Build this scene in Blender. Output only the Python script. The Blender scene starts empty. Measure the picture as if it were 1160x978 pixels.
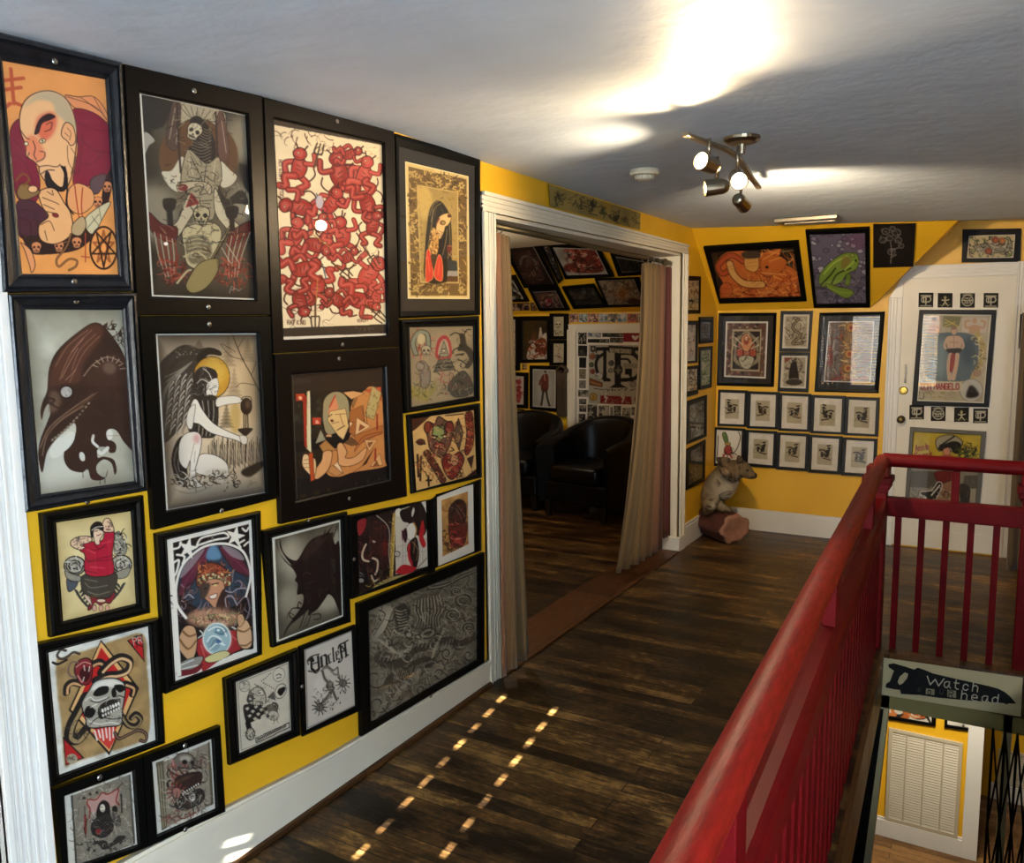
import math
import numpy as np

# ------------------------------------------------------------------ drawing kit (numpy only)
def hx(c):
    if isinstance(c, str):
        if len(c) == 3: c = ''.join(k * 2 for k in c)
        return np.array([int(c[i:i + 2], 16) for i in (0, 2, 4)], float) / 255
    return np.array(c, float)

def homog(src, dst):
    A = []
    for (x, y), (u, v) in zip(src, dst):
        A.append([x, y, 1, 0, 0, 0, -u * x, -u * y]); A.append([0, 0, 0, x, y, 1, -v * x, -v * y])
    h = np.linalg.solve(np.array(A, float), np.array(dst, float).ravel())
    return np.append(h, 1).reshape(3, 3)

def spline(pts, closed=False, n=6):
    P = np.array(pts, float); N = len(P)
    if N < 3: return P
    out = []
    for i in range(N if closed else N - 1):
        if closed: a, b, c, d = P[i - 1], P[i], P[(i + 1) % N], P[(i + 2) % N]
        else: a, b, c, d = P[max(i - 1, 0)], P[i], P[i + 1], P[min(i + 2, N - 1)]
        for k in range(n):
            t = k / n
            out.append(.5 * (2 * b + (c - a) * t + (2 * a - 5 * b + 4 * c - d) * t * t + (3 * b - a - 3 * c + d) * t ** 3))
    if not closed: out.append(P[-1])
    return np.array(out)

def vnoise(w, h, cell, seed, octs=3):
    rng = np.random.RandomState(seed); out = np.zeros((h, w)); amp = 1; tot = 0
    for o in range(octs):
        c = max(cell / 2 ** o, 1.0); gw, gh = int(w / c) + 3, int(h / c) + 3
        g = rng.rand(gh, gw); x = np.arange(w) / c; y = np.arange(h) / c
        xi, yi = x.astype(int), y.astype(int); fx, fy = x - xi, y - yi
        fx, fy = fx * fx * (3 - 2 * fx), fy * fy * (3 - 2 * fy)
        a = g[yi][:, xi] * (1 - fx) + g[yi][:, xi + 1] * fx
        b = g[yi + 1][:, xi] * (1 - fx) + g[yi + 1][:, xi + 1] * fx
        out += amp * (a * (1 - fy[:, None]) + b * fy[:, None]); tot += amp; amp *= .5
    return out / tot

GL = {'A': 'aegih|cf', 'B': 'aaiikhedc', 'C': 0}
STROKES = {  # letters on a 4 x 6 grid, y up: polylines
 'A': ['00 26 40', '12 32'], 'B': ['00 06 36 45 34 03', '33 42 41 30 00'], 'C': ['45 36 16 05 01 10 30 41'], 'D': ['00 06 26 44 42 20 00'],
 'E': ['46 06 00 40', '03 33'], 'F': ['46 06 00', '03 33'], 'G': ['45 36 16 05 01 10 30 41 43 23'], 'H': ['00 06', '40 46', '03 43'],
 'I': ['20 26'], 'J': ['46 41 30 10 01'], 'K': ['00 06', '46 03 40'], 'L': ['06 00 40'], 'M': ['00 06 23 46 40'], 'N': ['00 06 40 46'],
 'O': ['10 01 05 16 36 45 41 30 10'], 'P': ['00 06 36 45 44 33 03'], 'Q': ['10 01 05 16 36 45 41 30 10', '22 40'], 'R': ['00 06 36 45 44 33 03', '23 40'],
 'S': ['45 36 16 05 04 13 33 42 41 30 10 01'], 'T': ['06 46', '26 20'], 'U': ['06 01 10 30 41 46'], 'V': ['06 20 46'], 'W': ['06 10 24 30 46'],
 'X': ['00 46', '06 40'], 'Y': ['06 23 46', '23 20'], 'Z': ['06 46 00 40'], '1': ['15 26 20'], '2': ['05 16 36 45 44 00 40'], '0': ['10 01 05 16 36 45 41 30 10'],
 '5': ['46 06 04 34 43 41 30 01'], '3': ['06 46 24 43 41 30 01'], '9': ['43 13 04 05 16 36 45 41 30'], '&': ['40 04 15 26 35 02 01 10 20 43'],
 'a': ['34 14 03 01 10 20 33', '34 31 40'], 'c': ['33 24 14 03 01 10 20 31'], 'd': ['33 24 14 03 01 10 20 31', '36 30'], 'e': ['02 32 33 24 14 03 01 10 30'],
 'h': ['06 00', '03 14 24 33 30'], 'i': ['14 10', '16 15'], 'l': ['16 11 20'], 'n': ['04 00', '03 14 24 33 30'], 'o': ['10 01 03 14 24 33 31 20 10'],
 'r': ['04 00', '03 14 34'], 't': ['16 11 20 30', '04 34'], 'u': ['04 01 10 20 31', '34 30'], 'k': ['06 00', '34 02 30'], 's': ['33 24 14 03 32 31 20 10 01'],
 'w': ['04 10 23 30 44'], 'y': ['04 01 20', '34 20 0'], '-': ['03 33'], '.': ['10 11'], "'": ['16 15'], '+': ['21 25', '03 43']}

class Art:
    def __init__(s, quad, crop=None, bg='fff', res=1.35, wh=None):
        """quad: the print's four corners TL,TR,BR,BL; crop: (x0, y0, scale) of the coordinates the drawing is given in."""
        q = np.array(quad, float)
        L = lambda a, b: np.hypot(*(q[a] - q[b]))
        s.w = max(8, int(round(max(L(0, 1), L(3, 2)) * res))); s.h = max(8, int(round(max(L(0, 3), L(1, 2)) * res)))
        if crop:
            x0, y0, k = crop; qc = [((a - x0) * k, (b - y0) * k) for a, b in q]
        else:
            k = 100. / L(0, 1) if wh is None else wh[0] / L(0, 1); wh = wh or (100, 100. * s.h / s.w)
            qc = [(0, 0), (wh[0], 0), (wh[0], wh[1]), (0, wh[1])]
        s.H = homog(qc, [(0, 0), (s.w, 0), (s.w, s.h), (0, s.h)])
        a = s.T(np.mean(qc, axis=0)[None]); b = s.T(np.mean(qc, axis=0)[None] + [[1, 0]]); c = s.T(np.mean(qc, axis=0)[None] + [[0, 1]])
        s.k = (np.hypot(*(b - a)[0]) + np.hypot(*(c - a)[0])) / 2   # art pixels per crop unit
        s.b = np.empty((s.h, s.w, 3)); s.b[:] = hx(bg)
    def T(s, pts):
        P = np.array(pts, float); z = P @ s.H[2, :2] + 1
        return np.stack([(P @ s.H[0, :2] + s.H[0, 2]) / z, (P @ s.H[1, :2] + s.H[1, 2]) / z], 1)
    def _mix(s, y0, y1, x0, x1, m, col, a):
        m = (np.clip(m, 0, 1) * a)[..., None]
        r = s.b[y0:y1, x0:x1]; r *= 1 - m; r += m * hx(col)
    def _poly(s, P, col, a=1, soft=0):
        pad = int(soft * 3) + 1
        x0, x1 = max(0, int(P[:, 0].min()) - pad), min(s.w, int(P[:, 0].max()) + 2 + pad)
        y0, y1 = max(0, int(P[:, 1].min()) - pad), min(s.h, int(P[:, 1].max()) + 2 + pad)
        if x1 <= x0 or y1 <= y0: return
        ss = 2
        X = x0 + (np.arange((x1 - x0) * ss) + .5) / ss; Y = (y0 + (np.arange((y1 - y0) * ss) + .5) / ss)[:, None]
        ins = np.zeros((len(Y), len(X)), bool)
        A, B = P, np.roll(P, -1, 0)
        for (ax, ay), (bx, by) in zip(A, B):
            if ay == by: continue
            c = (ay > Y) != (by > Y)
            ins ^= c & (X < (bx - ax) * (Y - ay) / (by - ay) + ax)
        m = ins.reshape(y1 - y0, ss, x1 - x0, ss).mean((1, 3))
        if soft: m = s._blur(m, soft)
        s._mix(y0, y1, x0, x1, m, col, a)
    def _blur(s, m, r):
        n = max(1, int(round(r)))
        for _ in range(2):
            for ax in (0, 1):
                p = np.pad(m, [(n + 1, n) if i == ax else (0, 0) for i in range(2)], mode='edge').cumsum(ax)
                m = (np.take(p, range(2 * n + 1, p.shape[ax]), ax) - np.take(p, range(0, p.shape[ax] - 2 * n - 1), ax)) / (2 * n + 1)
        return m
    def p(s, pts, col, a=1, soft=0, ol=None, ow=1):
        s._poly(s.T(pts), col, a, soft * s.k)
        if ol: s.l(list(pts) + [pts[0]], ow, ol, sm=False)
        return s
    def o(s, pts, col, a=1, soft=0, ol=None, ow=1):           # smooth closed outline
        q = spline(pts, True); s._poly(s.T(q), col, a, soft * s.k)
        if ol: s.l(np.vstack([q, q[:1]]), ow, ol, sm=False)
        return s
    def e(s, c, rx, ry, col, rot=0, a=1, soft=0, ol=None, ow=1):
        t = np.linspace(0, 2 * np.pi, 29)[:-1]; r = math.radians(rot)
        x, y = rx * np.cos(t), ry * np.sin(t)
        return s.p(np.stack([c[0] + x * math.cos(r) - y * math.sin(r), c[1] + x * math.sin(r) + y * math.cos(r)], 1), col, a, soft, ol, ow)
    def l(s, pts, wd, col, sm=True, a=1, taper=0):
        P = s.T(spline(pts) if sm and len(pts) > 2 else np.array(pts, float)); w = wd * s.k / 2
        x0, x1 = max(0, int(P[:, 0].min() - w) - 1), min(s.w, int(P[:, 0].max() + w) + 3)
        y0, y1 = max(0, int(P[:, 1].min() - w) - 1), min(s.h, int(P[:, 1].max() + w) + 3)
        if x1 <= x0 or y1 <= y0: return s
        X = x0 + np.arange(x1 - x0) + .5; Y = (y0 + np.arange(y1 - y0) + .5)[:, None]
        m = np.zeros((y1 - y0, x1 - x0)); n = len(P) - 1
        for i in range(n):
            (ax, ay), (bx, by) = P[i], P[i + 1]; dx, dy = bx - ax, by - ay; L2 = dx * dx + dy * dy
            if L2 < 1e-9: continue
            ww = w * (1 - taper * i / n)
            i0, i1 = max(0, int(min(ax, bx) - ww - 2 - x0)), int(max(ax, bx) + ww + 3 - x0); j0, j1 = max(0, int(min(ay, by) - ww - 2 - y0)), int(max(ay, by) + ww + 3 - y0)
            xs, ys = X[i0:i1], Y[j0:j1]
            t = np.clip(((xs - ax) * dx + (ys - ay) * dy) / L2, 0, 1)
            d = np.hypot(xs - ax - t * dx, ys - ay - t * dy)
            c = np.clip(ww - d + .5, 0, 1) * min(1, max(2 * ww, .25)) if ww < .5 else np.clip(ww - d + .5, 0, 1)
            m[j0:j1, i0:i1] = np.maximum(m[j0:j1, i0:i1], c)
        s._mix(y0, y1, x0, x1, m, col, a); return s
    def L(s, col, wd, *ls, sm=True, a=1, taper=0):
        for q in ls: s.l([(q[i], q[i + 1]) for i in range(0, len(q), 2)], wd, col, sm, a, taper)
        return s
    def t(s, txt, at, size, col, wd=None, rot=0, sx=1, vert=None):
        """stroke lettering: at = baseline start, size = cap height, rot in degrees clockwise on the paper"""
        wd = wd or size * .14; x = 0; r = math.radians(rot); k = size / 6
        for ch in txt:
            g = STROKES.get(ch) or STROKES.get(ch.upper())
            if g:
                for st in g:
                    P = [((x + int(q[0]) * k * sx * .85), -int(q[1]) * k) for q in st.split() if len(q) == 2]
                    s.l([(at[0] + a * math.cos(r) - b * math.sin(r), at[1] + a * math.sin(r) + b * math.cos(r)) for a, b in P], wd, col, sm=False)
            x += size * (.3 if ch in "iI1'." else .45 if ch == ' ' else .78) * sx
        return s
    def g(s, amp=.06, cell=6, seed=1, col=None, octs=3):      # paper tone / stains
        n = vnoise(s.w, s.h, cell * s.k, seed, octs) - .5
        if col is None: s.b *= (1 + 2 * amp * n)[..., None]
        else:
            m = (np.clip(n * 4, 0, 1) * amp)[..., None]; s.b = s.b * (1 - m) + m * hx(col)
        return s
    def grad(s, c0, c1, ang=90, a=1):
        y, x = np.mgrid[0:s.h, 0:s.w]; r = math.radians(ang)
        t = ((x / s.w - .5) * math.cos(r) + (y / s.h - .5) * math.sin(r)) + .5
        t = np.clip(t, 0, 1)[..., None]; s.b = s.b * (1 - a) + a * (hx(c0) * (1 - t) + hx(c1) * t); return s
    def vig(s, col, a=.6, pw=2.):                            # printed dark border burn of the paper
        y, x = np.mgrid[0:s.h, 0:s.w]; d = np.maximum(abs(x / s.w - .5), abs(y / s.h - .5)) * 2
        m = (d ** (pw * 2) * a)[..., None]; s.b = s.b * (1 - m) + m * hx(col); return s
    def dots(s, reg, n, r0, r1, cols, seed, a=.8):
        rng = np.random.RandomState(seed); x0, y0, x1, y1 = reg
        for i in range(n):
            s.e((x0 + rng.rand() * (x1 - x0), y0 + rng.rand() * (y1 - y0)), r0 + rng.rand() * (r1 - r0), r0 + rng.rand() * (r1 - r0), cols[i % len(cols)], rng.rand() * 180, a)
        return s
    def curls(s, reg, n, ln, wd, cols, seed, turn=.55, a=1, taper=.5):
        """n drawn curling strokes of length about ln inside the box"""
        rng = np.random.RandomState(seed); x0, y0, x1, y1 = reg
        for i in range(n):
            x, y = x0 + rng.rand() * (x1 - x0), y0 + rng.rand() * (y1 - y0); t = rng.rand() * 6.28; dt = (rng.rand() - .5) * 2 * turn; P = [(x, y)]
            for k in range(6):
                x += math.cos(t) * ln / 6; y += math.sin(t) * ln / 6; t += dt; dt *= 1.05; P.append((x, y))
            s.l(P, wd * (.6 + .8 * rng.rand()), cols[i % len(cols)], taper=taper, a=a)
        return s
    def frame(s, m, wd, col):                                 # ruled border at inset m (fraction of width)
        d = m * s.w; w = max(1, wd * s.w)
        y, x = np.mgrid[0:s.h, 0:s.w] + .5
        e = np.minimum(np.minimum(x, s.w - x), np.minimum(y, s.h - y)); k = np.clip(w / 2 - abs(e - d) + .5, 0, 1)
        s._mix(0, s.h, 0, s.w, k, col, 1); return s
    def inset(s, m, col):                                     # everything outside inset m becomes col
        d = m * s.w; y, x = np.mgrid[0:s.h, 0:s.w] + .5
        e = np.minimum(np.minimum(x, s.w - x), np.minimum(y, s.h - y)); s._mix(0, s.h, 0, s.w, (e < d).astype(float), col, 1); return s

def skull(A, c, r, col='d9d0b8', dk='1a1512', rot=0, jaw=True):
    R = math.radians(rot); f = lambda x, y: (c[0] + r * (x * math.cos(R) - y * math.sin(R)), c[1] + r * (x * math.sin(R) + y * math.cos(R)))
    A.o([f(-1, -.2), f(-.8, -.85), f(0, -1.15), f(.8, -.85), f(1, -.2), f(.75, .4), f(.5, 1.05), f(-.5, 1.05), f(-.75, .4)], col, ol=dk, ow=r * .1)
    for k in (-1, 1): A.o([f(.15 * k, -.1), f(.5 * k, -.35), f(.75 * k, 0), f(.45 * k, .25)], dk)
    A.p([f(0, .2), f(-.17, .5), f(.17, .5)], dk)
    A.L(dk, r * .1, f(-.5, .72) + f(.5, .72), *[f(x, .6) + f(x, .9) for x in (-.3, -.1, .1, .3)])
    return A
def rose(A, c, r, col, dk, n=3, leaf=None):
    if leaf:
        for k in (20, 140, 260): A.e((c[0] + r * 1.1 * math.cos(math.radians(k)), c[1] + r * 1.1 * math.sin(math.radians(k))), r * .6, r * .28, leaf, k, ol=dk, ow=r * .08)
    A.e(c, r, r * .9, col, ol=dk, ow=r * .12)
    for k in range(n):
        t = [2.4 * k + j * .5 for j in range(8)]; q = r * (.8 - .23 * k)
        A.l([(c[0] + q * math.cos(a), c[1] + q * .9 * math.sin(a)) for a in t], r * .12, dk)
    return A
# ------------------------------------------------------------------ the prints of the big wall
def px(cr, q): return [(a / cr[2] + cr[0], b / cr[2] + cr[1]) for a, b in q]

C1 = (0, 60, 3.7615); Q1 = px(C1, [(10, 32), (452, 112), (508, 945), (95, 942)])
def art_monk(q):
    A = Art(q, C1, 'e39a55'); D = '2a1512'
    A.g(.10, 60, 3).grad('d98a48', 'e8964a', 60, .4)
    A.L('b8502f', 14, (47, 70, 60, 220), (20, 120, 100, 110), (25, 160, 90, 150), (45, 220, 20, 240), (60, 215, 110, 235))
    A.o([(275, 185), (330, 190), (400, 190), (450, 250), (460, 300), (400, 270), (320, 240)], 'd98a58', ol=D, ow=3)
    A.L(D, 2.5, (285, 190, 400, 230, 455, 290), (340, 190, 420, 250), (400, 195, 440, 270))
    A.o([(45, 340), (85, 285), (120, 330), (150, 470), (170, 560), (150, 640), (75, 620), (55, 480)], '7d1730', ol=D, ow=3)
    A.o([(305, 250), (400, 260), (470, 330), (478, 440), (455, 530), (380, 570), (310, 560), (330, 400)], '7f1530', ol=D, ow=3)
    A.L('5d0f24', 3, (320, 300, 400, 330, 465, 340), (340, 370, 400, 420, 470, 430), (345, 480, 400, 470, 440, 420), (350, 330, 345, 420, 330, 520), (60, 430, 110, 480, 140, 560), (60, 370, 100, 430))
    A.L('9c3a52', 2, (330, 290, 420, 300), (360, 440, 420, 500), (70, 400, 120, 450))
    A.o([(150, 640), (75, 640), (75, 760), (110, 800), (180, 810), (210, 720)], '4a2430', ol=D, ow=3)
    A.L(D, 3, (90, 670, 150, 690, 160, 780), (80, 700, 130, 730, 130, 800))
    A.o([(120, 805), (250, 812), (380, 770), (440, 700), (480, 560), (478, 490), (440, 560), (420, 680), (360, 750), (250, 790), (130, 780)], '2c1a18')
    A.o([(90, 770), (130, 850), (200, 860), (330, 840), (400, 780), (380, 770), (250, 815), (130, 800)], '2c1a18')
    for x, y in ((155, 830), (250, 826), (325, 810), (415, 640), (455, 575)): skull(A, (x, y), 20, 'd98a58', D)
    A.o([(385, 545), (440, 520), (450, 540), (420, 600), (390, 600)], '5b4548', ol=D, ow=3)
    A.o([(290, 590), (330, 560), (390, 590), (395, 650), (340, 690), (290, 660)], 'df9a62', ol=D, ow=3)
    # head
    A.o([(85, 270), (105, 210), (150, 175), (215, 165), (275, 195), (310, 260), (325, 350), (318, 440), (300, 540), (270, 590), (215, 575), (170, 520), (165, 490), (140, 465), (112, 445), (110, 400), (88, 340)], 'e8b27c', ol=D, ow=4)
    A.o([(100, 235), (150, 180), (215, 168), (275, 197), (308, 262), (322, 340), (270, 290), (235, 260), (220, 215), (160, 205)], 'b3a383', a=.9, soft=4)
    A.o([(150, 320), (165, 275), (215, 255), (240, 280), (230, 340), (190, 380), (160, 350)], 'd0543a', a=.8, soft=6)
    A.o([(145, 350), (165, 290), (205, 262), (235, 275), (215, 290), (180, 305), (165, 345)], '2a1216')
    A.L(D, 3, (195, 310, 220, 300, 215, 330), (190, 340, 215, 330))
    A.o([(105, 385), (130, 355), (160, 370), (190, 430), (185, 455), (150, 470), (120, 440)], 'd8603f', a=.6, soft=6)
    A.e((180, 380), 13, 9, 'e8d9a8', -15, ol=D, ow=3); A.e((180, 380), 4, 5, D)
    A.e((112, 392), 9, 8, 'e8d9a8', ol=D, ow=3)
    A.L(D, 3.5, (85, 330, 110, 365, 125, 372), (140, 380, 150, 410, 145, 440, 155, 460), (155, 470, 185, 455, 190, 430, 170, 425), (125, 430, 120, 450, 145, 468), (165, 490, 200, 485, 240, 490, 255, 480), (175, 520, 200, 505, 230, 505))
    A.o([(190, 520), (205, 510), (225, 550), (262, 575), (270, 520), (255, 485), (280, 500), (288, 560), (270, 595), (225, 590), (195, 570)], '1f1416')
    A.o([(262, 330), (280, 300), (310, 320), (320, 380), (300, 400), (285, 380), (262, 360)], 'e4a670', ol=D, ow=3.5)
    A.L(D, 2.5, (285, 325, 300, 345, 295, 375), (275, 345, 290, 360), (300, 410, 320, 450, 300, 520), (285, 400, 290, 470, 320, 520))
    A.L('1f1416', 7, (275, 490, 285, 580, 282, 650, 310, 690)); A.L('a8331f', 5, (315, 555, 325, 640, 340, 740), (350, 580, 345, 660, 355, 740))
    # hands and arm
    A.o([(165, 600), (205, 580), (240, 590), (270, 640), (300, 690), (305, 770), (240, 815), (175, 800), (165, 740), (205, 700), (180, 660)], 'e6ab72', ol=D, ow=4)
    A.L(D, 3, (180, 620, 230, 640, 250, 650), (185, 650, 230, 670), (200, 680, 240, 690, 240, 700), (175, 735, 210, 720, 230, 760), (200, 595, 225, 610, 220, 590), (190, 760, 200, 800))
    A.e((235, 695), 14, 9, '7d1f22', 20, ol=D, ow=2)
    A.o([(75, 590), (100, 560), (165, 590), (160, 610), (110, 630), (80, 620)], '8b6a3c', ol=D, ow=3)
    A.L('7a4a22', 9, (70, 550, 100, 520, 125, 545, 100, 570)); A.e((140, 585), 20, 15, 'e8b27c', ol=D, ow=3)
    A.o([(360, 710), (420, 660), (470, 640), (440, 700), (400, 770), (370, 760)], 'cabf98', ol=D, ow=3)
    A.L('58604a', 3, (370, 750, 420, 690), (390, 700, 420, 740), (420, 660, 430, 720))
    A.o([(310, 730), (350, 700), (365, 740), (340, 780), (305, 770)], 'b59a70', ol=D, ow=3)
    A.L(D, 9, (300, 775, 280, 830, 240, 880, 250, 910, 290, 880, 325, 885, 320, 910, 292, 925)); A.L('9a6a3c', 5, (300, 775, 280, 830, 240, 880, 250, 910, 290, 880, 325, 885, 320, 910, 292, 925))
    A.L('a8432a', 5, (362, 770, 362, 890), (345, 868, 380, 872))
    A.o([(90, 810), (130, 840), (150, 900), (135, 935), (125, 900), (105, 840)], 'df9460', ol=D, ow=3)
    # pentacle
    A.l([(440 + 58 * math.cos(t), 832 + 88 * math.sin(t)) for t in np.linspace(0, 6.28, 30)], 9, D, sm=False)
    S = [(440 + 52 * math.cos(t), 832 + 80 * math.sin(t)) for t in [1.57 + i * 2.513 for i in range(6)]]
    A.l([(440 + 46 * math.cos(t), 832 + 72 * math.sin(t)) for t in [-1.57 + i * 2.513 for i in range(6)]], 10, 'a35a2c', sm=False)
    A.l(S, 8, D, sm=False)
    return A

C2 = (150, 100, 3.992); Q2 = px(C2, [(32, 18), (522, 120), (562, 958), (88, 942)])
def art_throne(q):
    A = Art(q, C2, '6a604e'); D = '17120f'
    A.g(.3, 160, 5).vig('1d1813', .85, 1.4)
    for x, y, r in ((90, 560, 110), (490, 230, 90), (500, 520, 80)): A.e((x, y), r, r * 1.2, 'b8ad92', a=.7, soft=28)
    A.o([(30, 20), (170, 60), (140, 170), (90, 190), (50, 250), (40, 150)], '262320', a=.9, soft=3)
    A.o([(55, 200), (100, 235), (75, 260), (55, 300)], 'bdb7a8', a=.9)
    A.o([(480, 340), (530, 370), (545, 480), (500, 440)], '2a2623', a=.9, soft=3)
    A.e((297, 310), 178, 170, '7b5433'); A.e((297, 310), 178, 170, '4a3322', a=.4, soft=8)
    for P in ([(130, 380), (175, 370), (215, 310), (240, 340), (220, 460), (170, 450)], [(390, 330), (440, 370), (470, 400), (440, 440), (395, 440)]): A.o(P, 'dcd3b8', ol='5a4a38', ow=2)
    A.o([(195, 60), (400, 100), (410, 190), (340, 150), (260, 140), (190, 170)], 'b9ad90', ol=D, ow=3)
    for k in range(6): A.L('4f463a', 3, (200 + 30 * k, 70 + 6 * k, 255 + 12 * k, 130 + 4 * k, 290 + 12 * k, 140))
    A.o([(180, 60), (215, 75), (200, 270), (150, 240)], '58423a', ol=D, ow=2); A.o([(385, 110), (410, 120), (435, 300), (390, 320), (375, 180)], '6a4a40', ol=D, ow=2)
    A.L('c0b498', 3, (190, 90, 165, 230), (400, 150, 420, 290), (205, 100, 195, 250))
    A.L('3a2a24', 9, (200, 60, 205, 220, 215, 380), (372, 110, 378, 240, 380, 330))
    # draped figure
    A.o([(255, 150), (290, 125), (330, 160), (365, 230), (370, 310), (330, 340), (280, 320), (250, 270), (270, 250)], '241d1a')
    for k in range(7): A.L('8e8370', 3, (265, 240 + 14 * k, 310, 255 + 14 * k, 350, 235 + 15 * k), (300, 170 + 14 * k, 335, 190 + 13 * k, 352, 170 + 16 * k))
    skull(A, (275, 195), 34, 'd8ceb0', D, 25)
    A.o([(235, 300), (260, 280), (330, 340), (385, 310), (400, 400), (380, 470), (360, 590), (290, 560), (240, 460), (215, 420)], 'a89c7e', ol=D, ow=3)
    A.L(D, 3, (260, 310, 300, 390, 320, 440), (330, 345, 320, 420), (250, 400, 300, 410), (330, 400, 360, 420), (300, 480, 360, 470), (300, 510, 355, 505), (310, 540, 350, 540))
    A.L('ddd2b2', 3, (250, 320, 270, 390), (370, 330, 360, 400), (310, 450, 350, 440))
    A.L('6f6352', 3, (250, 280, 300, 350, 350, 350))
    A.o([(205, 430), (300, 420), (350, 440), (345, 480), (300, 440), (215, 470)], 'c8b998', ol=D, ow=3); A.e((225, 448), 22, 16, '7a2a26')
    A.o([(385, 440), (420, 500), (490, 460), (520, 520), (460, 520), (420, 540), (395, 490)], '35302a', ol=D, ow=2)
    # robe panels and chair posts
    A.o([(250, 480), (200, 600), (140, 640), (190, 680), (250, 600), (290, 520)], 'cbbf9f', ol=D, ow=3)
    A.o([(370, 450), (420, 560), (500, 640), (490, 680), (430, 640), (370, 560)], 'd2c6a6', ol=D, ow=3)
    A.p([(262, 470), (235, 540), (300, 520)], '8d2c2a'); A.L(D, 2, (150, 640, 200, 620), (160, 655, 210, 635), (430, 600, 490, 660))
    for x, y in ((165, 530), (445, 565)):
        A.o([(x - 28, y - 30), (x + 30, y - 30), (x + 22, y + 20), (x - 20, y + 20)], '2b2622', ol='8a8270', ow=2); A.L('2b2622', 26, (x, y + 20, x + 4, y + 80)); A.L('8a8270', 2, (x - 10, y + 30, x - 6, y + 70))
    A.o([(75, 560), (130, 610), (200, 630), (180, 700), (90, 650)], '5e231f', ol=D, ow=3); A.o([(530, 600), (440, 650), (430, 720), (525, 660)], '5e2a24', ol=D, ow=3)
    for k in range(8): A.L('8d3028' if k % 2 else 'b9a68a', 5, (100 + 13 * k, 650 + 5 * k, 120 + 11 * k, 760, 150 + 6 * k, 850), (530 - 14 * k, 650 + 3 * k, 490 - 10 * k, 760, 470 - 6 * k, 850))
    A.curls((130, 780, 240, 880), 40, 45, 5, ['8d2a20', 'b0503c', '4a1a16'], 4); A.curls((360, 780, 520, 880), 55, 45, 5, ['9c2f22', 'b85440', '4a1a16'], 7)
    # seated skeleton with the instrument
    A.o([(225, 640), (290, 610), (370, 610), (400, 660), (370, 740), (340, 820), (250, 800), (230, 720)], 'cdbf94', ol=D, ow=3)
    A.o([(240, 680), (330, 670), (350, 760), (260, 790)], '5f5640', a=.75, soft=4)
    for k in range(5): A.L('d9cda4', 3, (250, 690 + 18 * k, 290, 680 + 18 * k, 335, 688 + 18 * k))
    skull(A, (308, 575), 37, 'c3b992', D, 4)
    A.L('2c2018', 15, (440, 625, 380, 730, 300, 870)); A.L('9a8a60', 4, (435, 630, 375, 735, 300, 865))
    A.o([(250, 860), (300, 790), (380, 770), (380, 830), (330, 900), (270, 925), (240, 900)], '9c8b58', ol=D, ow=3); A.L('c9b98a', 8, (230, 760, 290, 740, 330, 770), (200, 880, 240, 830, 260, 820)); A.L('e0d6b8', 3, (400, 720, 440, 790), (420, 700, 480, 790))
    A.curls((215, 280, 400, 780), 120, 34, 3.5, [D, '4f4433', 'c9bc98', '3a3024'], 31, .4, .8); A.curls((130, 420, 520, 700), 60, 40, 4, [D, '2a231c', 'b5a888'], 33, .4, .7); A.curls((180, 70, 420, 260), 50, 40, 4, [D, '3a2c24', 'a39778'], 35, .3, .7); A.curls((120, 320, 470, 470), 30, 24, 4, ['4a3824', D], 36, .5, .7)
    A.b *= .88
    A.e((150, 702), 9, 8, 'fff8e8'); A.L('b5aa98', 2.5, (435, 925, 445, 895, 455, 905, 445, 912, 465, 905, 475, 915, 490, 905))
    A.inset(.02, 'd8d4c6')
    return A

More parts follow.
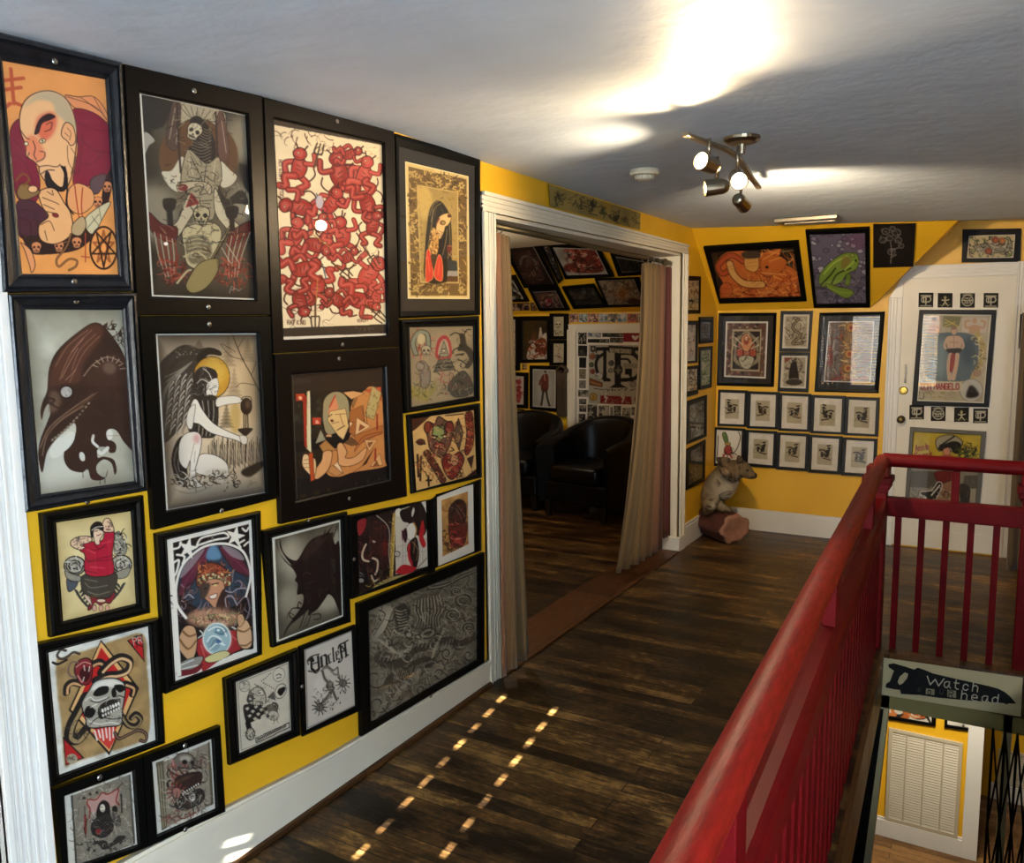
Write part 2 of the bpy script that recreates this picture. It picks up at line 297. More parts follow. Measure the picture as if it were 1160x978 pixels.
C3 = (20, 345, 4.445); Q3 = px(C3, [(40, 25), (530, 28), (592, 890), (118, 958)])
def art_crow(q):
    A = Art(q, C3, 'b2b1a0'); D = '1d1210'
    A.g(.16, 90, 8).vig('6d6a58', .7, 2.2)
    A.e((200, 800), 160, 120, 'cfcfc2', a=.7, soft=40)
    A.o([(385, 92), (300, 140), (200, 230), (158, 320), (148, 430), (125, 490), (115, 540), (122, 580), (135, 530), (155, 500), (165, 540), (145, 600), (115, 680), (105, 760), (125, 845), (150, 740), (200, 670), (270, 600), (290, 610), (285, 660), (240, 715), (232, 780), (262, 830), (320, 845), (350, 830), (370, 880), (430, 880), (450, 830), (440, 870), (400, 850), (395, 810), (430, 780), (470, 800), (485, 855), (496, 830), (480, 780), (430, 765), (400, 770), (405, 720), (450, 720), (460, 745), (490, 740), (490, 700), (450, 670), (445, 640), (470, 625), (500, 640), (540, 700), (590, 720), (575, 450), (535, 260), (450, 130)], '2e1c18')
    A.o([(440, 130), (450, 92), (420, 115)], '2e1c18'); A.curls((440, 100, 535, 230), 26, 50, 6, ['2a1a16'], 3)
    A.p([(480, 95), (490, 130), (465, 130)], '2a1a16'); A.p([(520, 120), (525, 170), (500, 150)], '2a1a16')
    A.o([(385, 100), (300, 150), (210, 240), (170, 330), (160, 420), (230, 400), (310, 390), (330, 300), (430, 150)], '4c2c22', soft=8)
    A.o([(470, 250), (360, 340), (330, 410), (550, 400), (540, 280)], '3a241d', soft=8)
    A.L('7b5440', 5, (370, 130, 290, 210, 240, 300, 210, 380), (390, 150, 310, 230, 270, 330), (350, 130, 250, 210, 190, 310), (410, 160, 340, 230, 300, 300, 260, 390)); A.L('a5806a', 3, (330, 170, 270, 240), (300, 220, 260, 290, 220, 370), (290, 330, 240, 380))
    A.L('87705c', 6, (330, 360, 380, 300, 450, 265, 520, 290))
    for k in range(8):
        t = 3.5 + k * .38; A.L('a18a72', 5, (455 + 85 * math.cos(t), 330 + 70 * math.sin(t), 455 + 60 * math.cos(t), 330 + 45 * math.sin(t)))
    A.e((460, 320), 34, 30, '6d5646', a=.8, soft=8)
    A.e((243, 440), 38, 36, D); A.e((243, 440), 29, 28, 'a9a49c', ol='3a302a', ow=3); A.dots((225, 420, 262, 460), 14, 2, 4, ['6d6860', 'd5d0c8'], 4)
    A.o([(160, 440), (200, 440), (215, 490), (200, 530), (165, 545), (160, 500)], '5b4436', soft=5); A.L(D, 7, (158, 470, 185, 480, 165, 500), (170, 500, 210, 520, 260, 490))
    A.L('8f7358', 4, (115, 720, 160, 620, 250, 540, 380, 450), (125, 760, 150, 660, 220, 580, 330, 510)); A.L('5d4232', 6, (140, 670, 200, 590, 300, 520, 400, 440))
    for k in range(13): A.e((175 + 15 * k, 680 - 11 * k - (k * k) * .35), 6, 9, '8a7a66', 40, ol=D, ow=2)
    A.e((245, 690), 28, 60, 'cfd0c4', 35); A.e((205, 720), 34, 60, 'cfd0c4', 35)
    A.L('d0d0c4', 14, (378, 660, 375, 690, 400, 715)); A.L('d0d0c4', 18, (405, 740, 420, 750, 450, 722)); A.e((322, 765), 14, 24, 'c8c8bc', -15); A.e((460, 655), 16, 28, 'd0d0c6')
    A.L('6d4234', 2, (290, 715, 330, 690, 350, 680, 375, 665), (340, 660, 560, 660)); A.L(D, 3, (325, 840, 327, 870), (412, 880, 412, 905), (435, 870, 437, 900))
    A.dots((300, 420, 570, 600), 60, 4, 16, ['3d2922', '271713', '4a3329'], 6, .35)
    return A

C4 = (170, 370, 4.549); Q4 = px(C4, [(30, 38), (560, 35), (605, 858), (85, 952)])
def art_angel(q):
    A = Art(q, C4, 'c9b496'); D = '14110f'
    A.g(.15, 120, 4)
    A.e((470, 300), 130, 260, 'd8b888', a=.7, soft=30); A.e((360, 850), 220, 60, 'bdb8a8', a=.8, soft=20)
    for x, y, h in ((250, 60, 60), (400, 50, 160), (430, 210, 150), (390, 390, 130), (500, 60, 120)):
        for k in range(7): A.p([(x, y + h * k * .12), (x - 9 - 6 * k, y + 20 + h * k * .14), (x + 9 + 6 * k, y + 20 + h * k * .14)], '8f7b60' if y < 300 else '4f4632', a=.5)
    A.e((435, 470), 26, 80, 'b08e3e', a=.6, soft=8)
    A.L('241a14', 5, (420, 40, 470, 160, 520, 250, 565, 340)); A.L('241a14', 3, (435, 130, 370, 90), (480, 170, 410, 150, 360, 90), (520, 250, 545, 180), (540, 300, 470, 290, 440, 310), (450, 110, 480, 60))
    # grass
    for k in range(44): A.L(['2a221a', '8b7a5c', '171310'][k % 3], 4, (300 + 6.4 * k, 700 + (k * 7) % 30, 298 + 6.4 * k + (k % 5) * 3, 610 - (k * 13) % 50), taper=.8)
    # wing
    A.o([(50, 200), (110, 130), (175, 95), (240, 115), (300, 108), (355, 125), (360, 150), (290, 145), (240, 200), (215, 260), (225, 380), (190, 470), (120, 560), (70, 590), (60, 450), (48, 320)], '3a332c')
    A.o([(240, 150), (300, 110), (355, 125), (362, 150), (300, 145), (250, 190)], '171412')
    for k in range(9): A.L('8d8474', 5, (215 - 4 * k, 180 + 4 * k, 140 - 10 * k, 230 + 16 * k, 75 - 2 * k, 260 + 34 * k)); 
    for r in range(4):
        for k in range(10):
            x, y = 215 - 30 * r - 3 * k, 240 + 28 * k + 5 * r
            A.L('cfc6b4' if (k + r) % 3 else '7a7264', 6, (x, y, x - 18, y + 26, x - 26, y + 54), taper=.6); A.L(D, 2, (x + 5, y, x - 12, y + 28, x - 20, y + 58))
    A.L(D, 3, (60, 190, 180, 100, 250, 120), (70, 260, 160, 140, 230, 130), (60, 330, 130, 190, 220, 150)); A.dots((130, 105, 240, 160), 30, 2, 5, ['b8ae9c', '544b40'], 3)
    # halo, head
    A.e((313, 260), 97, 108, '2a1d10'); A.e((314, 260), 92, 103, 'c8922e'); A.e((330, 230), 60, 70, 'e0b850', a=.8, soft=14); A.curls((230, 170, 400, 350), 22, 40, 3, ['9a6c1e', 'e8ca6a'], 5)
    A.o([(225, 240), (270, 205), (330, 225), (345, 270), (350, 310), (335, 355), (300, 350), (290, 400), (240, 390), (222, 320)], 'e3dccd', ol=D, ow=2)
    A.o([(225, 240), (265, 207), (330, 222), (345, 260), (320, 270), (290, 300), (285, 360), (250, 390), (215, 350), (218, 280)], '2a2521'); A.curls((222, 220, 330, 370), 40, 40, 3, ['a39a8a', '0f0d0c', '6a6256'], 9); A.L('d8d0c0', 4, (270, 215, 300, 240, 315, 275), (240, 290, 265, 270, 300, 290))
    A.L(D, 2.5, (325, 305, 340, 300), (330, 335, 345, 330))
    # body
    A.o([(205, 400), (235, 370), (310, 350), (345, 370), (350, 440), (345, 520), (320, 570), (220, 560), (190, 500)], '2b2622')
    for k in range(8): A.L('a09684' if k % 2 else '14110f', 4, (225 + 14 * k, 380, 240 + 12 * k, 460, 235 + 10 * k, 560))
    A.o([(345, 365), (430, 355), (470, 370), (460, 390), (390, 400), (340, 410)], 'dfd7c6', ol=D, ow=2.5)
    A.o([(215, 385), (240, 375), (270, 430), (330, 500), (440, 555), (490, 570), (490, 605), (430, 580), (310, 545), (250, 500), (190, 480)], 'e2dac9', ol=D, ow=3)
    A.o([(185, 480), (200, 420), (230, 400), (225, 460), (215, 520), (195, 520)], 'dcd3c2', ol=D, ow=2.5)
    A.o([(165, 560), (130, 600), (110, 690), (140, 800), (190, 810), (180, 600)], '1c1815'); A.L('8a8170', 4, (140, 620, 125, 700, 160, 800), (155, 640, 145, 720, 180, 800))
    A.o([(150, 600), (180, 550), (235, 540), (262, 570), (255, 640), (240, 700), (235, 780), (270, 820), (215, 825), (200, 800), (205, 690), (185, 730), (150, 690)], 'e4ddce', ol=D, ow=3)
    A.o([(240, 700), (260, 655), (330, 660), (390, 700), (400, 760), (370, 785), (300, 770), (235, 750)], 'e1d9c9', ol=D, ow=3); A.e((340, 750), 60, 18, 'b0a694', a=.6, soft=8)
    A.e((238, 575), 18, 26, 'c98a86', a=.7, soft=5); A.L(D, 2, (205, 690, 225, 600), (225, 700, 230, 640), (205, 745, 240, 735), (200, 765, 240, 760))
    A.curls((110, 770, 250, 830), 30, 45, 6, ['1a1613', 'cfc7b6', '4a4238'], 2); A.curls((250, 755, 450, 820), 46, 36, 7, ['1a1613', 'd8d0bf', '4a4238'], 6)
    # vessels
    A.o([(480, 730), (580, 690), (600, 700), (520, 770), (470, 760)], '231d17', soft=4)
    A.e((493, 408), 31, 44, '2c1c12'); A.e((500, 400), 12, 22, '7a5a3c', a=.7, soft=4); A.L('2c1c12', 6, (480, 440, 480, 520), (492, 445, 490, 530), (500, 440, 502, 520)); A.L(D, 4, (465, 375, 480, 360, 515, 362, 520, 390))
    A.o([(452, 525), (525, 522), (505, 550), (490, 560), (470, 550)], '2c2118', ol=D, ow=2); A.L('2c2118', 4, (488, 555, 486, 690)); A.o([(460, 560), (495, 565), (495, 600), (470, 600)], 'dcd3c2', ol=D, ow=2.5)
    A.L('8d8474', 3, (120, 835, 200, 855, 300, 830), (150, 850, 220, 860, 320, 820)); A.L('4a4238', 2.5, (500, 830, 512, 795, 522, 802, 512, 815, 530, 805, 545, 800))
    A.vig('1a1612', .85, 2.2); A.frame(.008, .016, 'd0d0c8')
    return A

C5 = (305, 130, 3.7615); Q5 = px(C5, [(20, 16), (490, 122), (508, 940), (62, 960)])
def art_devils(q):
    A = Art(q, C5, 'ead7b0'); D = '3a1512'; R = ['a8322c', '8d241f', 'b8463c', '992b26']
    A.g(.06, 80, 2)
    def imp(x, y, s, rot, fl=1, hue=0):
        t = math.radians(rot); f = lambda a, b: (x + s * (fl * a * math.cos(t) - b * math.sin(t)), y + s * (fl * a * math.sin(t) + b * math.cos(t)))
        c = R[hue % 4]; hi = 'c96a5c'
        def limb(w, *q):
            P = spline([f(*k) for k in q]); A.l(P, w * s + 5, D, sm=False); A.l(P, w * s, c, sm=False); A.l([(m - 1.5, n - 1.5) for m, n in P], w * s * .35, hi, sm=False, a=.7)
        A.l([f(.3, .5), f(.9, .7), f(1.2, .2), f(1.0, -.2)], 6, D)
        limb(.30, (-.3, -.4), (-.95, -.1), (-.75, .5)); limb(.38, (.25, .55), (.85, .95), (.35, 1.45), (.6, 1.6))
        A.o([f(-.45, -.55), f(.15, -.7), f(.55, -.2), f(.45, .5), f(0, .8), f(-.4, .45)], c, ol=D, ow=4); A.o([f(-.25, -.4), f(.1, -.5), f(.3, -.1), f(.1, .3)], hi, a=.65, soft=4)
        limb(.40, (-.1, .6), (-.75, .8), (-.5, 1.4), (-.9, 1.5)); limb(.28, (.35, -.4), (.95, -.55), (.8, -1.15))
        A.o([f(-.65, -.95), f(-.4, -1.35), f(.05, -1.35), f(.3, -1.0), f(.1, -.6), f(-.35, -.55)], c, ol=D, ow=4); A.L(D, 6, f(-.4, -1.3) + f(-.6, -1.6), f(.05, -1.3) + f(.2, -1.62))
        A.o([f(-.5, -.95), f(-.25, -1.2), f(.05, -1.1), f(-.1, -.75)], hi, a=.6, soft=3); A.e(f(-.3, -1.0), 4, 4, 'e8d8b0', ol=D, ow=2); A.L(D, 3, f(-.5, -.75) + f(-.2, -.7), f(-.2, -.2) + f(.1, -.1), f(-.1, .1) + f(.2, .15))
    for i, (x, y, s, r_, fl) in enumerate([(125, 230, 62, 15, 1), (300, 260, 74, -20, -1), (400, 260, 60, 25, 1), (135, 400, 66, -70, 1), (260, 385, 56, 40, 1), (415, 385, 62, 160, -1), (110, 520, 58, 20, 1), (190, 560, 56, 100, -1), (310, 520, 60, 0, 1), (440, 480, 50, 10, -1), (240, 480, 42, -30, -1), (140, 660, 60, 80, 1), (200, 740, 60, 200, -1), (130, 790, 54, 170, 1), (420, 690, 70, 30, -1), (330, 610, 40, 60, 1), (380, 790, 64, 110, 1), (290, 790, 48, -60, -1), (455, 780, 40, 190, 1), (340, 170, 40, 80, 1)]): imp(x, y, s, r_, fl, i)
    for c, k in (((205, 170), -75), ((195, 860), 90), ((310, 670), 40), ((430, 610), 55), ((455, 850), 40)):
        t = math.radians(k); f = lambda a, b: (c[0] + a * math.cos(t) - b * math.sin(t), c[1] + a * math.sin(t) + b * math.cos(t))
        A.L('5a3a24', 8, f(-60, 0) + f(0, 0)); A.L('3a2a20', 6, f(0, -16) + f(14, -18) + f(44, -14), f(0, 0) + f(46, 0), f(0, 16) + f(14, 18) + f(44, 14), f(0, -16) + f(0, 16))
    A.L('3f4f6a', 5, (200, 340, 225, 400), (195, 360, 215, 410), (225, 640, 240, 700)); A.e((213, 375), 16, 28, 'cfcfd6', a=.8)
    A.L('b07a3a', 4, (180, 510, 260, 570), (205, 700, 200, 790))
    A.curls((45, 70, 180, 110), 12, 50, 3, [D], 3); A.curls((200, 110, 320, 150), 10, 45, 3, [D], 5); A.curls((80, 730, 120, 870), 12, 50, 2.5, [D], 6); A.curls((225, 760, 260, 880), 10, 50, 2.5, [D], 8); A.curls((350, 560, 480, 600), 8, 50, 2.5, [D], 9)
    K = '4a2a22'
    A.t('HOT STUFF TATTOO', (42, 196), 14, K, 2.4, 88, .98); A.t('2015-', (58, 500), 14, K, 2.4, 86)
    A.t('RAT KING', (78, 893), 17, K, 2.6, 1, .85); A.t('MATT', (388, 868), 13, K, 2.2, -6, .9); A.t('KERLEY', (374, 884), 12, K, 2.2, -4, .85); A.t('AVL', (488, 770), 12, K, 2, 95); A.t('NC', (470, 240), 16, K, 2, 90)
    for k in range(4): A.curls((405, 140 + 14 * k, 470, 146 + 14 * k), 12, 8, 1.8, ['a87a4a'], k)
    A.p([(0, -40), (600, 85), (600, 110), (490, 122), (20, 18)], 'd8d0c2'); A.p([(15, 18), (520, 128), (520, 138), (15, 44)], '3a3128')
    A.p([(60, 909), (515, 892), (515, 932), (62, 946)], '2d2620'); A.p([(55, 946), (520, 930), (520, 990), (55, 990)], 'ded6c4'); A.curls((370, 905, 435, 915), 8, 16, 2, ['8a8278'], 3); A.p([(478, 120), (485, 120), (503, 945), (497, 945)], '3a3028', a=.8)
    return A

C6 = (450, 178, 5.856); Q6 = px(C6, [(52, 28), (473, 128), (480, 942), (70, 940)])
def art_nun(q):
    A = Art(q, C6, 'dcc07e'); D = '2c2114'
    A.p([(75, 65), (458, 150), (462, 918), (92, 918)], '6f5530'); A.curls((75, 70, 460, 915), 330, 40, 7, ['c2a05c', 'd0b068', '3c2c18'], 2)
    for x, y in ((115, 115), (275, 160), (425, 190), (425, 540), (125, 870), (425, 880), (285, 880), (105, 480)):
        for k in range(6): A.e((x + 14 * math.cos(k), y + 16 * math.sin(k)), 10, 8, 'c8a862', k * 57, ol=D, ow=2)
    A.p([(135, 190), (400, 235), (405, 835), (158, 830)], 'a88c50', ol='d8bc7c', ow=5); A.curls((145, 200, 395, 820), 260, 22, 4, ['c9ac66', '6e5630', '8d7340'], 8)
    A.o([(140, 200), (210, 215), (240, 330), (180, 420), (150, 380)], 'd8b868', a=.6, soft=10)
    A.o([(205, 400), (230, 320), (275, 290), (320, 330), (350, 400), (362, 520), (360, 700), (345, 820), (190, 820), (185, 600)], '241f18', ol='8a7448', ow=3)
    A.L('8f7c54', 5, (215, 390, 240, 320, 275, 295), (225, 430, 250, 340, 290, 310), (240, 350, 225, 480, 205, 600), (330, 480, 320, 570, 300, 650), (345, 450, 350, 560, 335, 680)); A.L('4f4634', 6, (260, 330, 250, 400), (290, 340, 310, 380))
    A.o([(265, 430), (290, 390), (340, 375), (358, 400), (345, 440), (320, 470), (300, 520), (280, 545), (255, 520)], 'e0b878', ol=D, ow=3); A.e((302, 437), 20, 17, '6b4a2a'); A.e((305, 438), 10, 9, 'a58a4a'); A.p([(322, 455), (330, 480), (312, 478)], D); A.L(D, 3, (275, 490, 310, 505), (280, 505, 285, 530), (295, 505, 296, 525)); A.L('7a2a22', 8, (262, 440, 280, 410)); A.e((345, 392), 14, 12, '5a2a20')
    A.o([(235, 470), (268, 500), (275, 560), (265, 640), (220, 660), (205, 620), (225, 550)], 'c99a50', ol=D, ow=2); A.dots((215, 490, 272, 650), 60, 3, 6, ['8b4a26', 'e4c684', '5a3a1e'], 5, 1)
    A.o([(195, 640), (215, 620), (232, 700), (240, 790), (215, 822), (190, 815)], 'd0402e', ol='e09a5a', ow=4); A.o([(250, 740), (275, 650), (298, 690), (300, 812), (265, 815), (248, 790)], 'd0402e', ol='e09a5a', ow=4); A.L('e87a52', 4, (205, 660, 215, 760), (280, 690, 270, 780))
    A.o([(225, 650), (262, 650), (250, 700), (240, 740), (228, 700)], '4a3a22'); A.e((345, 610), 18, 28, '6a2a20'); A.L('a8885a', 5, (335, 590, 370, 600, 350, 650), (340, 640, 375, 680)); A.p([(330, 680), (395, 690), (400, 760), (335, 755)], '30383a'); A.p([(335, 755), (400, 755), (402, 790), (330, 790)], '9a958c'); A.p([(330, 790), (402, 790), (402, 825), (330, 825)], '5a3a24')
    A.frame(.012, .024, 'ecd9a4'); return A

C7 = (455, 360, 4.89); Q7 = px(C7, [(43, 52), (400, 45), (405, 435), (57, 495)]); Q9 = px(C7, [(56, 560), (405, 512), (420, 868), (82, 960)])
def art_flash(q):
    A = Art(q, C7, '9a8a6c'); D = '2c2a26'
    A.g(.1, 60, 2).vig('6a5c46', .4)
    A.curls((55, 75, 170, 230), 26, 60, 5, ['9c3f3a', 'b05a50', '7a2a28'], 3, .5)
    A.l([(80, 200), (65, 140), (95, 85), (140, 90), (150, 130), (150, 170)], 26, D); A.l([(80, 200), (65, 140), (95, 85), (140, 90), (150, 130), (150, 170)], 18, '7c8472'); skull(A, (138, 185), 26, 'a59a80', D); A.e((110, 120), 22, 30, 'b9a982')
    A.o([(190, 220), (200, 130), (238, 98), (270, 130), (278, 215), (240, 235)], '9c3a38'); A.o([(205, 210), (215, 145), (238, 120), (258, 145), (262, 210)], 'a8937a'); A.p([(235, 130), (262, 215), (210, 220)], '8f8a72', ol=D, ow=3); A.e((235, 185), 9, 7, 'd0c09a', ol=D, ow=3); A.L(D, 3, (220, 200, 250, 198), (225, 175, 248, 172))
    A.p([(205, 235), (270, 228), (295, 290), (180, 300)], '5a5648', ol=D, ow=3); A.L('2a2824', 6, (195, 260, 285, 250), (190, 280, 292, 272)); A.curls((170, 220, 310, 300), 24, 28, 4, [D, '8a8068'], 6)
    A.o([(322, 90), (350, 100), (358, 150), (390, 180), (400, 230), (370, 280), (350, 270), (372, 230), (350, 190), (310, 180), (325, 140)], '3a332a', ol=D, ow=2); A.L(D, 7, (330, 100, 300, 85, 270, 100), (345, 95, 360, 70, 382, 68), (330, 160, 290, 180, 285, 200), (345, 200, 300, 210), (360, 260, 330, 240, 312, 235)); A.curls((310, 80, 395, 280), 20, 30, 4, ['5c5444', '1c1a16'], 5)
    A.o([(100, 250), (130, 245), (160, 300), (155, 370), (130, 390), (105, 370), (108, 300)], '7d7468', ol=D, ow=3); A.e((105, 270), 22, 24, '8d8274', ol=D, ow=3); A.curls((90, 250, 165, 400), 26, 34, 3, [D, '8a5a52'], 7); A.o([(60, 380), (150, 400), (195, 340), (180, 420), (120, 455), (70, 440)], '8d8446', a=.7, soft=4); A.curls((60, 370, 195, 455), 24, 46, 4, ['8d8030', '4c4a30'], 8)
    A.o([(255, 390), (290, 330), (345, 295), (390, 360), (385, 420), (300, 440)], '4a473c', ol=D, ow=3); A.curls((210, 310, 395, 440), 50, 40, 4, [D, '8a8068', '6d3a34'], 9); A.curls((205, 320, 255, 360), 14, 40, 3, ['8d3a36'], 10, .3)
    return A
def art_bears(q):
    A = Art(q, C7, 'd9ae6c'); D = '22120f'
    A.g(.08, 50, 3)
    A.o([(130, 610), (150, 580), (185, 590), (205, 550), (250, 575), (280, 580), (285, 630), (270, 700), (240, 760), (205, 770), (160, 730), (145, 660)], '6a4a38', ol=D, ow=6)
    for x in (150, 265): A.e((x, 610), 24, 32, '7a2f24', ol=D, ow=6)
    A.p([(180, 600), (235, 600), (240, 660), (210, 690), (170, 660)], '8f9a5c', ol=D, ow=4); A.L(D, 6, (165, 650, 200, 660), (220, 655, 255, 645)); A.e((185, 665), 10, 7, 'd8c08a', ol=D, ow=3); A.e((240, 660), 10, 7, 'd8c08a', ol=D, ow=3); A.e((210, 710), 30, 18, '8d2a24', ol=D, ow=5); A.L('e0c090', 4, (190, 712, 232, 708)); A.curls((150, 590, 275, 760), 50, 36, 4, [D, '8d3a2a', 'c99a60'], 4)
    A.p([(315, 560), (340, 640), (318, 735), (285, 650)], '5d4a38', ol=D, ow=5); A.curls((292, 580, 336, 720), 26, 30, 4, [D, '8d3226', 'b59058'], 3)
    A.o([(352, 540), (385, 525), (398, 600), (395, 700), (365, 760), (350, 740), (360, 640)], '7d2e22', ol=D, ow=5); A.e((378, 640), 18, 24, 'b5503a', ol=D, ow=4); A.curls((350, 540, 398, 755), 34, 34, 4, [D, 'c9824a'], 2)
    A.o([(225, 790), (255, 755), (285, 765), (320, 745), (345, 785), (320, 850), (280, 895), (240, 855)], '7d281f', ol=D, ow=6); A.e((292, 790), 24, 30, 'c08a62', ol=D, ow=4); A.curls((230, 760, 340, 880), 46, 34, 4, [D, 'b5543c', 'd9ae6c'], 6)
    A.L(D, 10, (85, 690, 110, 680, 130, 700), (90, 760, 95, 880), (110, 770, 105, 900)); A.e((108, 690), 22, 16, '4d2a20', ol=D, ow=4)
    A.l([(140, 750), (190, 830), (230, 900)], 36, D); A.l([(140, 750), (190, 830), (230, 900)], 26, '5c2a20'); A.curls((90, 740, 245, 900), 60, 34, 4, [D, '8d3a26', 'c99a5c'], 8)
    A.L(D, 10, (150, 880, 152, 930), (140, 900, 165, 900)); A.curls((310, 840, 360, 880), 10, 24, 4, [D], 5); A.p([(360, 780), (400, 760), (385, 850), (395, 860)], '3a2018'); A.L(D, 6, (245, 545, 340, 535), (270, 740, 290, 735, 275, 720), (330, 740, 345, 735)); A.p([(50, 540), (170, 540), (80, 620), (50, 640)], '3a1a14'); A.p([(330, 900), (420, 830), (425, 880)], '3a1a14')
    return A

C8 = (325, 410, 5.927); Q8 = px(C8, [(35, 88), (660, 38), (690, 788), (65, 935)])
def art_cubist(q):
    A = Art(q, C8, '17110e'); O = 'c98548'; T = 'd9a066'; B = '8b5228'; D = '3a1f12'
    A.p([(35, 88), (660, 38), (665, 160), (38, 215)], '241a16'); A.p([(40, 120), (160, 110), (160, 140), (40, 150)], '3a2f29', a=.6)
    A.dots((45, 250, 240, 460), 40, 8, 22, ['1f221c', '34362c', '141512'], 3, .8)
    A.p([(60, 215), (120, 212), (122, 258), (62, 262)], 'b8381f'); A.o([(78, 240), (90, 228), (104, 240), (92, 254)], 'f0b080'); A.p([(170, 372), (225, 370), (226, 416), (172, 420)], 'b8381f'); A.o([(190, 410), (200, 385), (215, 408)], 'e8a080')
    # angular body of facets
    A.o([(265, 740), (300, 600), (420, 500), (430, 280), (520, 190), (560, 165), (625, 190), (640, 300), (655, 640), (655, 700), (440, 740), (340, 770)], O)
    for P, c in (([(375, 205), (440, 195), (520, 210), (430, 250)], T), ([(520, 190), (630, 165), (632, 260), (590, 220)], 'c8502c'), ([(570, 160), (632, 205), (580, 385), (520, 360)], 'b9a468'), ([(415, 330), (500, 290), (520, 400), (450, 500), (415, 470)], 'a5622e'), ([(465, 370), (560, 430), (455, 490)], 'e8b880'), ([(488, 415), (520, 435), (480, 460)], '8b4a22'), ([(450, 490), (640, 420), (640, 470), (460, 560)], 'b06a32'), ([(515, 520), (605, 520), (550, 600)], 'e0aa70'), ([(540, 540), (575, 535), (550, 570)], B), ([(555, 700), (620, 610), (640, 690)], 'e0aa70'), ([(575, 700), (600, 660), (615, 695)], B), ([(440, 740), (530, 680), (580, 580), (500, 700)], D), ([(300, 690), (375, 740), (330, 770), (270, 730)], 'c88a50'), ([(340, 665), (375, 750), (310, 690)], 'ecc89a'), ([(415, 400), (440, 405), (420, 440)], 'ecc48e'), ([(215, 560), (260, 520), (330, 590), (240, 600)], 'b07a40'), ([(190, 545), (225, 450), (260, 520)], '9a9478'), ([(255, 500), (290, 450), (300, 500)], T), ([(430, 270), (470, 240), (440, 310)], '8d6a3c'), ([(380, 540), (430, 500), (480, 550), (430, 560)], '6d4a2c')): A.p(P, c, ol=D, ow=3)
    A.L('8d2018', 12, (603, 350, 603, 450), (592, 580, 590, 660)); A.dots((530, 210, 620, 370), 24, 3, 6, ['7d6a3c', '5a4a2a'], 4); A.L(D, 4, (510, 290, 515, 400), (530, 330, 535, 410)); A.L('7a2f1e', 5, (450, 590, 510, 500, 640, 465), (450, 600, 520, 520, 635, 480))
    # tilted oval head, plain facets
    A.o([(240, 330), (250, 250), (300, 205), (360, 205), (405, 250), (415, 330), (405, 400), (330, 470), (270, 480), (245, 420)], '9d8f68', ol=D, ow=3)
    A.p([(270, 340), (320, 230), (345, 300), (310, 380)], 'd98a5c'); A.L('b8381f', 9, (322, 225, 285, 300)); A.p([(285, 330), (390, 310), (412, 430), (375, 520), (340, 490), (270, 390)], 'e0b878', ol=D, ow=3); A.L('7a4a2a', 4, (300, 410, 345, 400), (352, 350, 375, 420), (320, 350, 390, 345))
    A.L(D, 6, (278, 365, 300, 350), (335, 455, 385, 425)); A.e((300, 392), 12, 9, '6d3a22', 20)
    # arms
    A.o([(335, 560), (365, 540), (400, 600), (390, 640), (450, 635), (530, 570), (510, 650), (430, 695), (350, 690), (340, 630)], 'dca068', ol=D, ow=4)
    A.o([(185, 730), (230, 660), (245, 600), (300, 600), (285, 700), (240, 760), (190, 785)], 'dca068', ol=D, ow=4)
    A.o([(110, 625), (135, 615), (160, 640), (190, 650), (195, 720), (180, 770), (140, 740), (105, 690)], 'e8c28c', ol=D, ow=4); A.L(D, 3, (115, 655, 145, 650), (110, 680, 145, 680), (118, 705, 150, 705))
    A.p([(135, 200), (155, 190), (165, 610), (128, 575)], 'd9c898', ol=D, ow=3); A.p([(108, 235), (133, 225), (135, 575), (118, 560)], '9c2a18'); A.L('e8e0b8', 5, (148, 210, 155, 590)); A.p([(145, 610), (175, 605), (185, 790), (160, 800)], 'b8481e', ol=D, ow=3)
    A.frame(.004, .008, '5a544c'); return A

